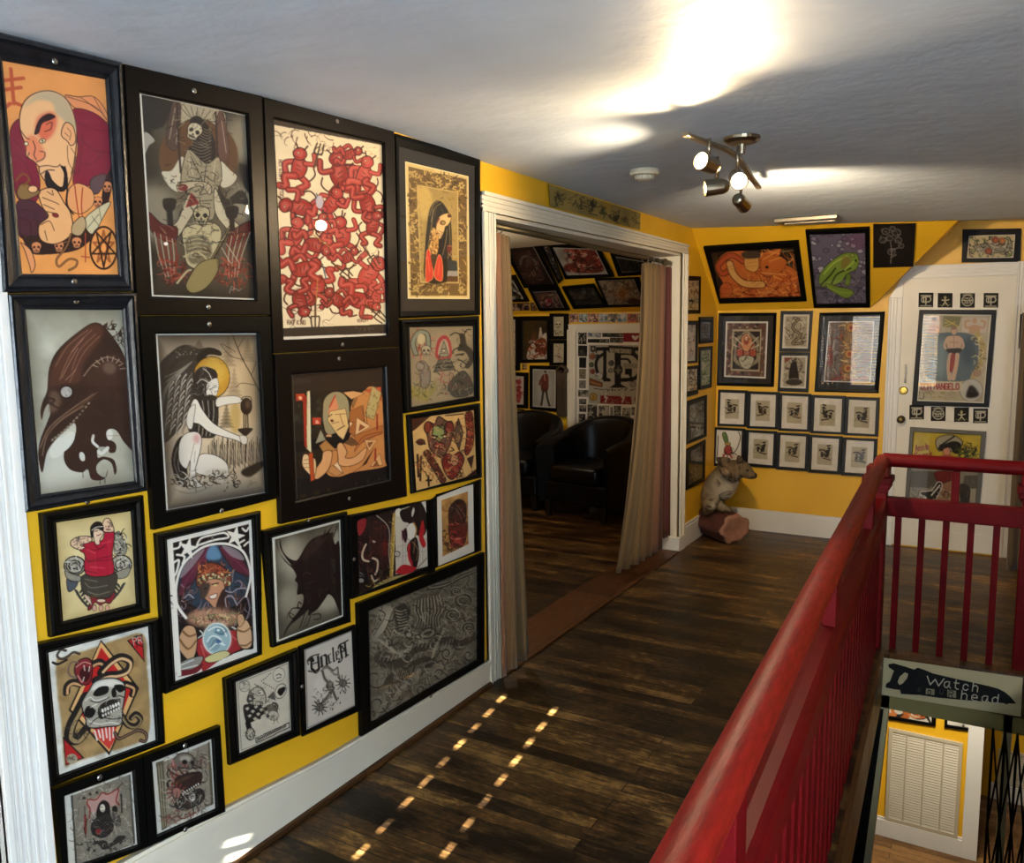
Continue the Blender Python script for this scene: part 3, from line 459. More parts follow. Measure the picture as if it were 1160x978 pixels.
C9 = (55, 575, 7.244); Q13 = px(C9, [(62, 125), (682, 30), (725, 790), (120, 938)])
def art_pinup(q):
    A = Art(q, C9, 'd8c690'); D = '17120f'
    A.g(.08, 160, 2).vig('a0844c', .5, 2.5)
    for c, r in (((215, 480), 85), ((595, 470), 85)): rose(A, c, r, 'a9a493', D, 3); A.curls((c[0] - 60, c[1] - 60, c[0] + 50, c[1] + 60), 14, 60, 7, [D, 'd8d2c2', '6d675a'], int(c[0]))
    for P in ([(135, 520), (190, 545), (265, 570), (250, 610), (160, 590)], [(545, 540), (640, 500), (670, 500), (640, 570), (560, 585)]): A.o(P, '8a8676', ol=D, ow=5)
    A.o([(545, 230), (575, 200), (600, 250), (640, 320), (620, 390), (540, 380)], '8a8676', ol=D, ow=5); A.curls((540, 210, 635, 385), 30, 55, 8, [D, '4b473f', 'bdb7a6'], 4)
    A.o([(150, 590), (190, 610), (240, 610), (220, 660), (165, 690)], '4a5058', ol=D, ow=5)
    for s, x, y in ((-1, 250, 690), (1, 590, 640)):
        for k in range(6):
            u, v = (x + 12 * k * (1 if s < 0 else -1) + k * k * 1.6 * (1 if s < 0 else -1), y + 26 * k)
            A.e((u - 20, v), 24, 9, '343a34', 50, ol=D, ow=3); A.e((u + 20, v - 4), 24, 9, '343a34', -50, ol=D, ow=3)
    A.o([(320, 700), (350, 690), (520, 690), (540, 730), (500, 790), (470, 780), (420, 800), (380, 780), (340, 840), (320, 830), (350, 770)], '7a1f26', ol=D, ow=5)
    for x in (375, 428, 480): A.e((x, 825), 17, 24, 'd09a86', ol=D, ow=4)
    A.e((430, 765), 36, 14, 'd8bfa0', ol=D, ow=4); A.o([(300, 710), (340, 760), (350, 800), (300, 740)], 'd8b8a0', ol=D, ow=3)
    A.o([(265, 600), (280, 560), (345, 545), (545, 540), (548, 650), (500, 735), (420, 745), (340, 730), (280, 690)], '3f3a30', ol=D, ow=6); A.L('6e685a', 8, (300, 620, 350, 660, 480, 640), (320, 690, 400, 715, 500, 690), (300, 590, 400, 610)); 
    A.o([(255, 350), (300, 300), (380, 280), (440, 270), (465, 200), (530, 195), (535, 270), (520, 390), (535, 490), (520, 550), (400, 570), (310, 550), (290, 470), (300, 420), (290, 380)], 'a3182f', ol=D, ow=6); A.L('6a0f20', 7, (300, 410, 330, 440, 420, 420, 520, 400), (330, 360, 400, 350, 470, 320), (310, 450, 420, 440, 520, 430), (300, 520, 400, 545), (370, 310, 420, 340, 470, 290)); A.L('c93a50', 8, (320, 350, 380, 380), (440, 300, 510, 280), (340, 490, 460, 500))
    A.o([(255, 350), (190, 320), (185, 280), (240, 245), (330, 240), (355, 265), (340, 290), (260, 310), (300, 330)], 'd9b896', ol=D, ow=6); A.L('4d4038', 5, (205, 290, 240, 270, 300, 255), (210, 315, 235, 295), (230, 340, 250, 330)); A.dots((200, 250, 290, 330), 20, 4, 9, ['5a4e44', '7d6a58'], 2)
    A.o([(450, 200), (440, 140), (465, 95), (500, 100), (525, 150), (530, 200)], 'd9b896', ol=D, ow=6); A.L('4d4038', 6, (480, 120, 505, 140, 490, 165), (470, 180, 510, 185)); A.dots((465, 115, 520, 190), 14, 4, 9, ['5a4e44', '8d4a42'], 4)
    A.o([(365, 215), (380, 180), (440, 185), (445, 225), (420, 265), (415, 305), (385, 305), (370, 255)], 'ddc0a2', ol=D, ow=5)
    A.o([(345, 240), (340, 170), (375, 125), (425, 122), (450, 160), (445, 200), (400, 175), (365, 200), (362, 250)], D); A.L('d8d0c0', 7, (355, 190, 395, 165, 440, 160)); A.L(D, 6, (380, 200, 400, 195), (415, 190, 438, 185)); A.L('7a2030', 7, (395, 235, 428, 222)); A.e((335, 265), 18, 20, 'd9b896', ol=D, ow=4)
    return A

C10 = (180, 580, 4.89); Q14 = px(C10, [(45, 155), (518, 42), (550, 778), (92, 942)])
def art_medusa(q):
    A = Art(q, C10, 'e2ddcf'); D = '14100f'
    A.p([(65, 175), (498, 68), (530, 755), (108, 915)], '1d1614')
    A.e((300, 370), 200, 185, '2b3a47'); A.o([(110, 430), (160, 280), (270, 190), (290, 230), (230, 320), (170, 420), (120, 470)], '5a2534', ol=D, ow=4); A.o([(330, 195), (420, 230), (500, 330), (495, 360), (420, 330), (370, 270)], '5a2534', ol=D, ow=4); A.o([(140, 300), (200, 240), (250, 210), (190, 300), (120, 370)], '8f8386', a=.8); A.o([(345, 190), (430, 215), (470, 270), (400, 250)], '93878a', a=.8); A.L('7a3a48', 4, (130, 420, 200, 310, 270, 220), (380, 240, 440, 290, 490, 340)); A.o([(275, 200), (315, 195), (340, 260), (260, 265)], '5d83a0', soft=5)
    A.curls((95, 380, 510, 620), 110, 70, 8, ['2a201d', '6a4a44', '44302c', '84707a'], 3)
    # turban, face
    A.o([(205, 400), (215, 330), (270, 285), (340, 300), (390, 350), (395, 400), (350, 420), (280, 370), (230, 420)], '7d3a26', ol=D, ow=4); A.curls((215, 290, 385, 350), 30, 36, 6, ['b0583a', '4a2018', 'c9824a'], 5); A.dots((215, 345, 390, 410), 60, 5, 8, ['8d8a66', 'c9c090', '3a3420'], 7, 1)
    A.o([(235, 430), (270, 380), (340, 380), (360, 420), (350, 480), (310, 535), (270, 500), (240, 470)], 'c08a68', ol=D, ow=3); A.o([(225, 410), (280, 400), (260, 470), (235, 480)], '4a3a30', soft=3); A.L(D, 6, (290, 405, 325, 398), (248, 430, 262, 425)); A.e((308, 410), 10, 6, 'd8c07a'); A.o([(275, 470), (318, 455), (310, 480), (285, 485)], 'e6dccb', ol='6a2a24', ow=4)
    A.o([(330, 470), (360, 430), (380, 520), (350, 560), (310, 545)], '3a2620'); A.L('a39aa0', 6, (365, 440, 400, 450, 430, 430, 480, 425), (370, 530, 365, 480, 400, 470, 430, 520), (140, 480, 165, 460, 190, 480)); A.L('7d6f78', 9, (435, 510, 480, 470, 500, 540, 480, 600))
    A.e((300, 590), 150, 55, 'b98a6c', a=.9, soft=12); A.L('5f6a48', 6, (240, 600, 300, 570, 370, 590), (260, 570, 340, 600, 400, 560)); A.L('d0b880', 5, (250, 590, 320, 575, 390, 590)); A.curls((180, 540, 460, 640), 60, 40, 5, ['4a2a22', '8d5a42', 'd8b48a', '6d7a52'], 9)
    # table, arms, ball
    A.o([(215, 790), (200, 720), (300, 680), (420, 660), (470, 740), (410, 780), (330, 820), (260, 900), (230, 860)], '9c2a2e'); A.L('c9605a', 5, (230, 740, 250, 800), (400, 690, 440, 720)); A.L('cfd8d0', 6, (215, 700, 240, 680, 225, 660), (400, 640, 430, 650, 440, 620))
    A.o([(140, 640), (195, 640), (210, 720), (195, 800), (160, 820), (110, 760), (100, 730)], 'c39a72', ol=D, ow=4); A.L('7d5a3a', 10, (110, 700, 160, 760, 205, 715), (130, 660, 165, 690, 200, 680)); A.o([(430, 640), (480, 600), (510, 660), (510, 740), (470, 760), (435, 730)], 'cfa880', ol=D, ow=4); A.L('7d5a3a', 9, (430, 655, 470, 665, 508, 640), (440, 740, 480, 740, 515, 715)); A.o([(430, 580), (460, 570), (470, 610), (440, 640)], 'c39a72', ol=D, ow=3)
    A.e((318, 705), 82, 92, 'd9e2dc', a=.6, soft=6); A.e((318, 705), 76, 86, '9fb8bd', ol='e8ead8', ow=5); A.e((340, 660), 34, 26, '6d8f9a', 20); A.e((300, 730), 36, 40, '7d9ba2', a=.8); A.L('e6eee8', 7, (270, 660, 310, 640, 350, 650, 370, 690), (265, 720, 290, 690, 330, 700, 350, 730), (280, 760, 320, 730, 360, 740)); A.L('3f5f6c', 4, (300, 665, 340, 680, 370, 660), (285, 750, 310, 710, 345, 720)); A.e((325, 658), 8, 6, 'e8efe8'); A.e((325, 720), 14, 11, '4a6a90')
    A.o([(250, 815), (290, 790), (360, 770), (390, 790), (330, 825), (270, 835)], 'cfc58a', ol=D, ow=3)
    A.o([(110, 850), (150, 820), (230, 800), (240, 820), (200, 870), (120, 890)], '8d8a82', ol=D, ow=3); A.L('d8d4c8', 6, (120, 850, 190, 820), (130, 870, 210, 850)); A.o([(105, 880), (180, 870), (240, 840), (210, 890), (110, 912)], '6a1f24')
    A.p([(255, 880), (330, 825), (415, 785), (470, 765), (535, 760), (535, 800), (110, 960), (100, 915), (210, 895)], 'e2ddcf')
    # white Art-Nouveau frame
    W = 'e6e1d4'
    A.l([(150, 590), (100, 510), (98, 400), (130, 300), (190, 235), (250, 195), (320, 180), (390, 185), (460, 220), (495, 290), (505, 370), (480, 470)], 13, W)
    A.p([(62, 170), (78, 168), (125, 905), (100, 915)], W); A.p([(495, 62), (512, 58), (540, 760), (524, 762)], W); A.p([(55, 150), (515, 42), (515, 66), (60, 178)], W)
    for c, r in (((160, 205), 58), ((420, 140), 58)):
        A.p([(c[0] + r * (1 if i % 2 == 0 else .38) * math.sin(i * .628 + .2), c[1] - r * (1.15 if i % 2 == 0 else .42) * math.cos(i * .628 + .2)) for i in range(10)], W)
    A.L(W, 11, (205, 195, 230, 150, 300, 130, 360, 120, 380, 145, 300, 160, 210, 190), (70, 210, 110, 200, 120, 170), (75, 290, 110, 270, 100, 330, 85, 360), (460, 95, 480, 110, 495, 90), (470, 190, 500, 170, 505, 230), (130, 290, 140, 250, 100, 240), (450, 200, 440, 180, 470, 160)); A.e((292, 148), 5, 14, '6d675a')
    return A

C11 = (300, 580, 6.31); Q15 = px(C11, [(52, 185), (545, 55), (567, 748), (85, 938)])
def art_bull(q):
    A = Art(q, C11, '6f6856'); D = '1b100d'
    A.g(.2, 130, 5).vig('322d24', .7, 2); A.e((190, 330), 90, 150, 'c9c2ac', a=.6, soft=34); A.e((430, 640), 110, 70, 'bdb6a0', a=.7, soft=24); A.e((180, 640), 80, 110, 'a9a28c', a=.6, soft=30); A.e((515, 200), 30, 70, 'c0b9a4', a=.6, soft=14)
    A.o([(85, 205), (95, 270), (140, 350), (200, 410), (225, 460), (215, 490), (235, 520), (230, 590), (270, 590), (275, 640), (255, 690), (210, 750), (155, 830), (135, 890), (175, 820), (230, 770), (290, 720), (310, 700), (310, 740), (340, 720), (380, 690), (430, 620), (455, 590), (490, 620), (520, 690), (545, 720), (532, 245), (500, 235), (485, 180), (490, 150), (460, 150), (485, 95), (440, 150), (400, 170), (340, 195), (290, 250), (250, 320), (220, 350), (170, 330), (130, 280), (110, 200), (112, 260), (150, 330), (190, 385), (150, 350), (105, 290)], D)
    A.o([(350, 200), (400, 180), (380, 260), (300, 340), (260, 350), (300, 260)], '33201a', a=.9, soft=12); A.L('4a3128', 5, (440, 180, 380, 250, 330, 290), (270, 460, 290, 435, 330, 450), (290, 550, 310, 545), (300, 520, 350, 490), (430, 560, 450, 540)); A.L('3a251d', 4, (330, 220, 300, 300), (400, 200, 350, 320))
    A.L(D, 7, (490, 180, 515, 105), (420, 170, 430, 135), (260, 660, 245, 645, 235, 680, 260, 690), (245, 690, 200, 690, 175, 730, 195, 760, 225, 740), (285, 720, 260, 800, 250, 830), (330, 720, 310, 790, 290, 820), (340, 735, 390, 730, 395, 760, 350, 770)); A.L(D, 4, (210, 740, 170, 720, 160, 760), (315, 710, 270, 830))
    A.inset(.035, 'd8d4c4'); return A

C12 = (45, 700, 5.286); Q16 = px(C12, [(52, 210), (655, 50), (700, 735), (118, 945)])
def art_diamond(q):
    A = Art(q, C12, 'd3d0c4'); D = '15110f'
    A.o([(100, 260), (140, 240), (300, 190), (470, 130), (620, 105), (640, 300), (655, 480), (650, 690), (560, 760), (380, 810), (200, 870), (150, 880), (130, 640), (105, 440)], '9c7f52', soft=3); A.g(.14, 60, 4); A.dots((110, 200, 640, 840), 60, 10, 40, ['7a5c34', 'b59868', '6a4c28'], 5, .18)
    A.p([(518, 140), (612, 100), (626, 270)], D); A.p([(530, 140), (608, 108), (620, 255)], 'b01f20'); A.p([(138, 710), (265, 840), (155, 885)], D); A.p([(145, 728), (252, 838), (158, 878)], 'a8201f')
    A.L('1a1512', 6, (555, 175, 560, 120, 600, 115, 605, 135, 570, 150, 610, 175), (575, 120, 580, 180)); A.t('PR', (560, 165), 40, 'cfc6b4', 4, -12); A.e((192, 845), 32, 30, 'a09478'); A.t('PHC', (168, 855), 20, D, 3, -8, 1)
    A.p([(362, 135), (592, 425), (412, 825), (172, 555)], D); A.p([(362, 148), (578, 428), (412, 805), (185, 552)], 'd8a86a'); A.p([(363, 180), (545, 430), (412, 770), (212, 548)], 'b01f1c')
    A.p([(310, 690), (440, 655), (450, 720), (412, 790)], 'c23a30'); 
    for k in range(6): A.L('e6d8cc', 9, (325 + 22 * k, 680 - 5 * k, 340 + 19 * k, 735 - (k % 2) * 16), taper=.7)
    def snake(P, w, c1='1f1a17', c2='c99a6a'):
        A.l(P, w, D); A.l(P, w - 7, c1); A.l([(x + w * .12, y + w * .2) for x, y in P], w * .34, c2)
    A.L(D, 13, (155, 200, 125, 195, 105, 230, 130, 250, 165, 235, 200, 210, 235, 220), (80, 270, 110, 280, 160, 255)); A.L('6a5a48', 4, (155, 200, 125, 195, 105, 230, 130, 250, 165, 235, 200, 210, 235, 220))
    snake([(160, 450), (165, 410), (195, 390), (240, 400)], 40); snake([(310, 285), (350, 270), (380, 295), (360, 330)], 42); snake([(370, 320), (420, 270), (480, 240), (535, 265), (520, 320), (460, 345), (400, 350), (330, 380)], 46, c2='d8b080'); snake([(510, 400), (555, 420), (550, 460)], 40)
    A.o([(205, 320), (220, 270), (270, 245), (305, 265), (310, 340), (290, 400), (240, 400), (220, 360)], '7a2226', ol=D, ow=6); A.o([(235, 330), (265, 300), (298, 310), (290, 375), (255, 385)], '3a0f12'); A.L('d0a090', 5, (215, 300, 260, 270, 300, 280), (225, 350, 250, 390)); A.L('e8dcc8', 5, (262, 290, 266, 320), (295, 295, 290, 325), (255, 385, 262, 360)); A.l([(215, 360), (180, 350), (170, 310), (190, 270), (225, 270)], 10, '6a5a50')
    snake([(270, 480), (230, 560), (190, 640), (180, 710), (225, 730), (270, 680)], 62, c2='9a8058'); snake([(480, 580), (520, 640), (570, 650), (600, 610), (570, 580), (545, 600)], 36, c2='8a7550'); A.L(D, 20, (445, 690, 470, 725, 530, 700, 590, 675, 635, 700, 630, 740, 600, 735)); A.L('7a5a48', 9, (445, 690, 470, 725, 530, 700, 590, 675, 635, 700, 630, 740, 600, 735))
    # skull
    A.o([(290, 440), (330, 385), (420, 365), (490, 385), (508, 430), (500, 500), (490, 560), (480, 640), (400, 655), (290, 660), (270, 600), (255, 560), (250, 510)], 'a39c8c', ol=D, ow=7)
    A.o([(305, 440), (340, 390), (430, 372), (485, 392), (490, 415), (420, 420), (350, 425)], 'd9d4c6', soft=5); A.o([(315, 460), (350, 420), (405, 415), (400, 455), (340, 475)], D); A.o([(440, 410), (490, 405), (505, 435), (470, 450)], D); A.o([(425, 440), (445, 420), (455, 470), (432, 480)], D); A.o([(265, 560), (290, 530), (330, 560), (310, 600), (275, 600)], D); A.o([(345, 545), (400, 500), (470, 490), (475, 520), (430, 570), (360, 610)], '221c18')
    for k in range(7): A.e((372 + 16 * k, 560 - 7 * k), 8, 13, 'e6e2d6', -10, ol=D, ow=2); A.e((375 + 16 * k, 588 - 7 * k), 7, 10, 'd8d2c4', -10, ol=D, ow=2)
    A.L('e2ddd0', 5, (290, 620, 350, 640, 420, 630, 470, 640), (270, 500, 300, 480, 330, 500, 400, 480), (340, 520, 300, 540)); A.L(D, 5, (300, 640, 350, 600, 430, 610, 480, 600), (300, 500, 350, 510, 410, 480), (455, 480, 470, 470, 500, 480)); A.curls((260, 480, 490, 650), 40, 36, 3, ['3a342c', 'cfc8b8', D], 12)
    A.curls((180, 620, 280, 740), 12, 50, 4, ['4a4038', '0f0c0a'], 3); return A

C13 = (60, 820, 5.949); Q17 = px(C13, [(78, 490), (548, 318), (585, 822), (108, 985)]); Q18 = px(C13, [(670, 260), (1083, 98), (1110, 578), (705, 760)])
def art_lady(q):
    A = Art(q, C13, 'd0ccbe'); D = '1a1614'
    A.p([(120, 490), (515, 345), (548, 810), (150, 960)], '7d7464'); A.curls((125, 360, 545, 950), 220, 50, 7, ['a39a88', '5c5446', 'b8b09e', '6d6454'], 3, a=.7)
    A.p([(118, 488), (130, 484), (160, 950), (148, 960)], '2c2823', a=.8); A.p([(505, 350), (518, 345), (550, 808), (536, 812)], '2c2823', a=.6)
    A.o([(215, 520), (250, 520), (310, 480), (380, 470), (430, 440), (430, 530), (380, 560), (250, 600)], 'b98a80', a=.8); A.L('7a2a22', 9, (235, 640, 240, 580, 222, 545, 230, 515, 280, 515, 320, 470, 360, 480, 430, 445, 415, 520, 440, 550)); A.L('3a1a16', 6, (425, 440, 460, 405))
    A.L('7a2420', 14, (208, 620, 212, 740)); A.L(D, 5, (205, 560, 208, 620), (200, 700, 215, 770), (222, 640, 212, 700)); A.L(D, 10, (450, 480, 455, 600))
    A.o([(285, 640), (290, 560), (325, 520), (365, 540), (375, 600), (365, 640)], D); A.e((322, 572), 17, 26, 'd0c6b2'); A.L(D, 4, (312, 565, 320, 567), (318, 590, 328, 588))
    A.o([(250, 680), (280, 640), (360, 610), (390, 660), (390, 720), (330, 770), (270, 755), (248, 720)], '2a2522', ol=D, ow=4); A.e((296, 730), 20, 20, '7a2420'); A.curls((255, 650, 385, 760), 30, 40, 4, ['6a6258', '0f0d0c'], 4)
    A.e((405, 580), 20, 24, D); A.o([(385, 600), (430, 610), (450, 670), (410, 690)], '4b453c'); A.curls((380, 590, 450, 690), 20, 30, 4, [D, 'a89e8c'], 6)
    A.o([(260, 800), (330, 790), (370, 810), (430, 760), (480, 765), (400, 820), (330, 850), (300, 820)], '2f2a25', ol=D, ow=3); A.curls((180, 770, 520, 880), 40, 40, 6, [D, '8d8472', '4a443a'], 8)
    for x, y in ((230, 850), (268, 858), (445, 805), (285, 470), (240, 480), (200, 505), (345, 890)): A.p([(x + 15 * (1 if i % 2 == 0 else .4) * math.sin(i * .628), y - 15 * (1 if i % 2 == 0 else .4) * math.cos(i * .628)) for i in range(10)], D)
    return A
def art_sunskull(q):
    A = Art(q, C13, 'd3cfc2'); D = '1d1815'
    A.p([(700, 280), (1050, 130), (1075, 545), (735, 715)], '8d8270'); A.p([(695, 265), (745, 250), (770, 700), (735, 720)], '5d5440'); A.p([(1040, 130), (1055, 125), (1080, 540), (1062, 552)], '5d5440'); A.L('b5a98c', 4, (712, 290, 745, 700), (728, 285, 760, 690))
    A.curls((760, 200, 1045, 640), 150, 60, 6, ['a89c88', '4f473c', 'b9ae9a'], 3, a=.7)
    A.o([(800, 290), (820, 230), (870, 200), (930, 215), (950, 260), (930, 310), (870, 300), (830, 320)], '6a6256', ol=D, ow=5); A.e((890, 240), 40, 22, 'a39b8c', soft=5); A.e((885, 262), 18, 16, D); A.e((935, 265), 12, 14, D); A.p([(905, 280), (915, 300), (898, 300)], D); A.L('c98078', 10, (805, 250, 810, 290))
    A.curls((770, 290, 1000, 420), 50, 60, 9, ['3a2a26', '6a322c', '1d1815', '8a5048'], 5)
    A.o([(820, 380), (900, 340), (990, 330), (1000, 380), (960, 420), (880, 480), (840, 470)], '33231f', ol=D, ow=4)
    for k in range(12):
        t = k * .52; A.L('7a2c26', 8, (832 + 34 * math.cos(t), 468 + 34 * math.sin(t), 832 + 66 * math.cos(t), 468 + 66 * math.sin(t)), taper=.7)
    A.e((832, 468), 34, 36, '9a6a5c', ol=D, ow=4)
    A.l([(865, 480), (920, 440), (985, 405)], 22, D); 
    for k in range(8): A.e((872 + 15 * k, 472 - 9 * k), 5, 8, 'd0c8b8', -25)
    A.o([(820, 540), (900, 480), (990, 440), (1020, 500), (960, 560), (850, 580)], '332c27', ol=D, ow=4); A.o([(910, 490), (950, 480), (955, 510), (930, 525)], 'cfc8bc'); A.curls((810, 470, 1030, 580), 50, 50, 6, [D, '7d7464', 'b5ac9a', '54362f'], 7); A.curls((760, 580, 1060, 690), 40, 60, 5, ['4a4036', '7a3a32', '6d6454'], 8); A.L('6a3a30', 8, (790, 650, 830, 625, 880, 640, 960, 600))
    A.curls((950, 180, 1040, 320), 24, 50, 5, ['5f3f3a', '4a4036'], 9); return A

C14 = (260, 705, 6.31); Q19 = px(C14, [(45, 430), (430, 278), (448, 775), (72, 942)]); Q20 = px(C14, [(535, 198), (880, 58), (905, 600), (552, 775)])
def art_grump(q):
    A = Art(q, C14, 'd0c6b0'); D = '1c1916'
    A.g(.05, 60, 2); A.L(D, 3, (58, 440, 415, 298, 432, 772, 88, 915, 58, 440), sm=False)
    A.e((107, 460), 36, 40, 'c8beaa', ol=D, ow=3); A.curls((85, 430, 130, 490), 10, 30, 3, [D], 2); A.e((350, 380), 42, 50, 'd6ccb8', 20, ol=D, ow=3); A.L(D, 5, (330, 385, 350, 375, 368, 385), (335, 405, 365, 398)); A.e((362, 497), 38, 55, 'd6ccb8', 25, ol=D, ow=4); A.o([(340, 510), (350, 480), (390, 465), (395, 490), (365, 530)], D)
    for k in range(6): A.e((240 + 14 * k, 438 + 8 * k), 4, 4, D); A.e((230 + 12 * k, 425 - 11 * k), 4, 4, D)
    A.o([(100, 610), (130, 590), (210, 600), (250, 640), (200, 690), (140, 720), (115, 700)], '2a2522', ol=D, ow=4); A.o([(125, 560), (140, 510), (180, 470), (230, 480), (255, 530), (250, 590), (200, 600), (150, 590)], 'bdb29c', ol=D, ow=5); A.e((148, 548), 22, 26, '554f46', ol=D, ow=4); A.e((148, 550), 9, 10, 'cfc5b0'); A.o([(190, 500), (230, 490), (240, 520), (200, 530)], 'd8cfbc', ol=D, ow=3); A.curls((140, 460, 255, 600), 26, 36, 4, [D], 5)
    A.p([(270, 540), (310, 500), (325, 560)], '5d564a', ol=D, ow=3); A.e((318, 608), 25, 28, '8a8272', ol=D, ow=6); A.e((318, 608), 10, 11, D); A.o([(240, 620), (300, 590), (340, 650), (250, 650)], '6a6254', ol=D, ow=3); A.curls((240, 560, 350, 700), 26, 40, 4, [D, '8a8272'], 6); A.e((310, 670), 38, 34, 'c5bba6', ol=D, ow=3); A.curls((280, 645, 345, 700), 12, 30, 3, [D], 9)
    for r in range(4):
        for k in range(5): A.p([(112 + 30 * k + 8 * r, 620 + 26 * r - 6 * k), (128 + 30 * k + 8 * r, 608 + 26 * r - 6 * k), (142 + 30 * k + 8 * r, 618 + 26 * r - 6 * k), (126 + 30 * k + 8 * r, 634 + 26 * r - 6 * k)], D if (r + k) % 2 else 'c5bba6')
    A.L(D, 34, (130, 720, 140, 760)); A.e((148, 800), 30, 42, 'c5bba6', ol=D, ow=6); A.curls((128, 770, 170, 835), 12, 30, 4, [D], 3)
    A.p([(180, 830), (425, 715), (428, 755), (188, 868)], D); A.p([(186, 833), (420, 724), (422, 750), (192, 860)], 'cfc5b0'); A.curls((195, 735, 415, 850), 1, 10, 2, [D], 3); [A.L(D, 5, (196 + 13 * k, 850 - 6.4 * k, 200 + 13 * k, 832 - 6.4 * k, 206 + 13 * k, 842 - 6.4 * k)) for k in range(16)]; return A
def art_blackletter(q):
    A = Art(q, C14, 'd3cabb'); D = '17120f'
    A.g(.05, 80, 3); A.e((645, 450), 40, 60, 'e8e2d6', a=.5, soft=14)
    A.L(D, 3.5, (545, 200, 872, 68, 895, 592, 560, 755, 545, 200), sm=False)
    def bl(*ls):
        for q in ls: A.L(D, 15, q, sm=False)
    # U
    bl((570, 270, 590, 255, 600, 275), (585, 275, 588, 330, 612, 350, 638, 330)); bl((632, 245, 640, 330)); A.L(D, 7, (565, 300, 560, 270, 585, 245, 640, 228), (590, 300, 640, 280), (600, 352, 620, 360, 640, 340), (565, 345, 590, 352))
    # n c l e
    bl((655, 250, 660, 315), (680, 235, 690, 240, 694, 305)); A.L(D, 7, (648, 255, 662, 240, 682, 236), (652, 318, 668, 310), (688, 308, 702, 298))
    A.L(D, 11, (706, 238, 712, 288), sm=False); A.L(D, 6, (704, 238, 720, 226), (712, 292, 726, 282)); A.L(D, 11, (737, 186, 744, 278), sm=False); A.L(D, 5, (731, 192, 740, 182), (743, 282, 752, 274))
    A.L(D, 10, (760, 214, 764, 264), sm=False); A.L(D, 6, (760, 214, 776, 206, 776, 224, 763, 238), (764, 268, 780, 256))
    # A
    bl((790, 170, 800, 250), (822, 150, 832, 240)); A.L(D, 9, (776, 190, 782, 165, 810, 150, 845, 130), (790, 215, 832, 198), (786, 262, 776, 285, 796, 275, 806, 250), (826, 246, 846, 232), (800, 172, 822, 200))
    # two crossed spiked flails
    A.l([(640, 600), (690, 540), (740, 470)], 24, '6d665a'); A.curls((610, 460, 745, 630), 50, 34, 4, [D, 'a39a8a'], 3); A.l([(660, 340), (690, 310), (740, 340), (770, 320), (775, 360), (790, 410)], 11, '6d665a'); 
    for k in range(16): A.e((655 + 8 * k, 345 - 26 * math.sin(k * .35) + (k % 2) * 4), 6, 5, 'b5ac9a', 30, ol=D, ow=2.5)
    A.l([(665, 350), (680, 400), (720, 450), (760, 545)], 15, '5a5348'); A.e((715, 450), 26, 34, '6a6256', ol=D, ow=3); A.curls((690, 420, 745, 480), 20, 30, 4, [D, 'b5ac9a'], 6)
    for c, r in (((808, 432), 26), ((645, 605), 26)):
        for k in range(11): A.L(D, 5, (c[0], c[1], c[0] + 55 * math.cos(k * .57), c[1] + 58 * math.sin(k * .57)), taper=.9)
        A.e(c, r, r, '7d7466', ol=D, ow=4); A.curls((c[0] - 18, c[1] - 18, c[0] + 15, c[1] + 15), 10, 18, 3, [D], 4)
    for x, y in ((790, 500), (815, 490), (775, 540), (740, 585), (788, 575), (735, 620), (765, 555), (825, 500)): A.e((x, y), 4, 9, D, 12)
    return A

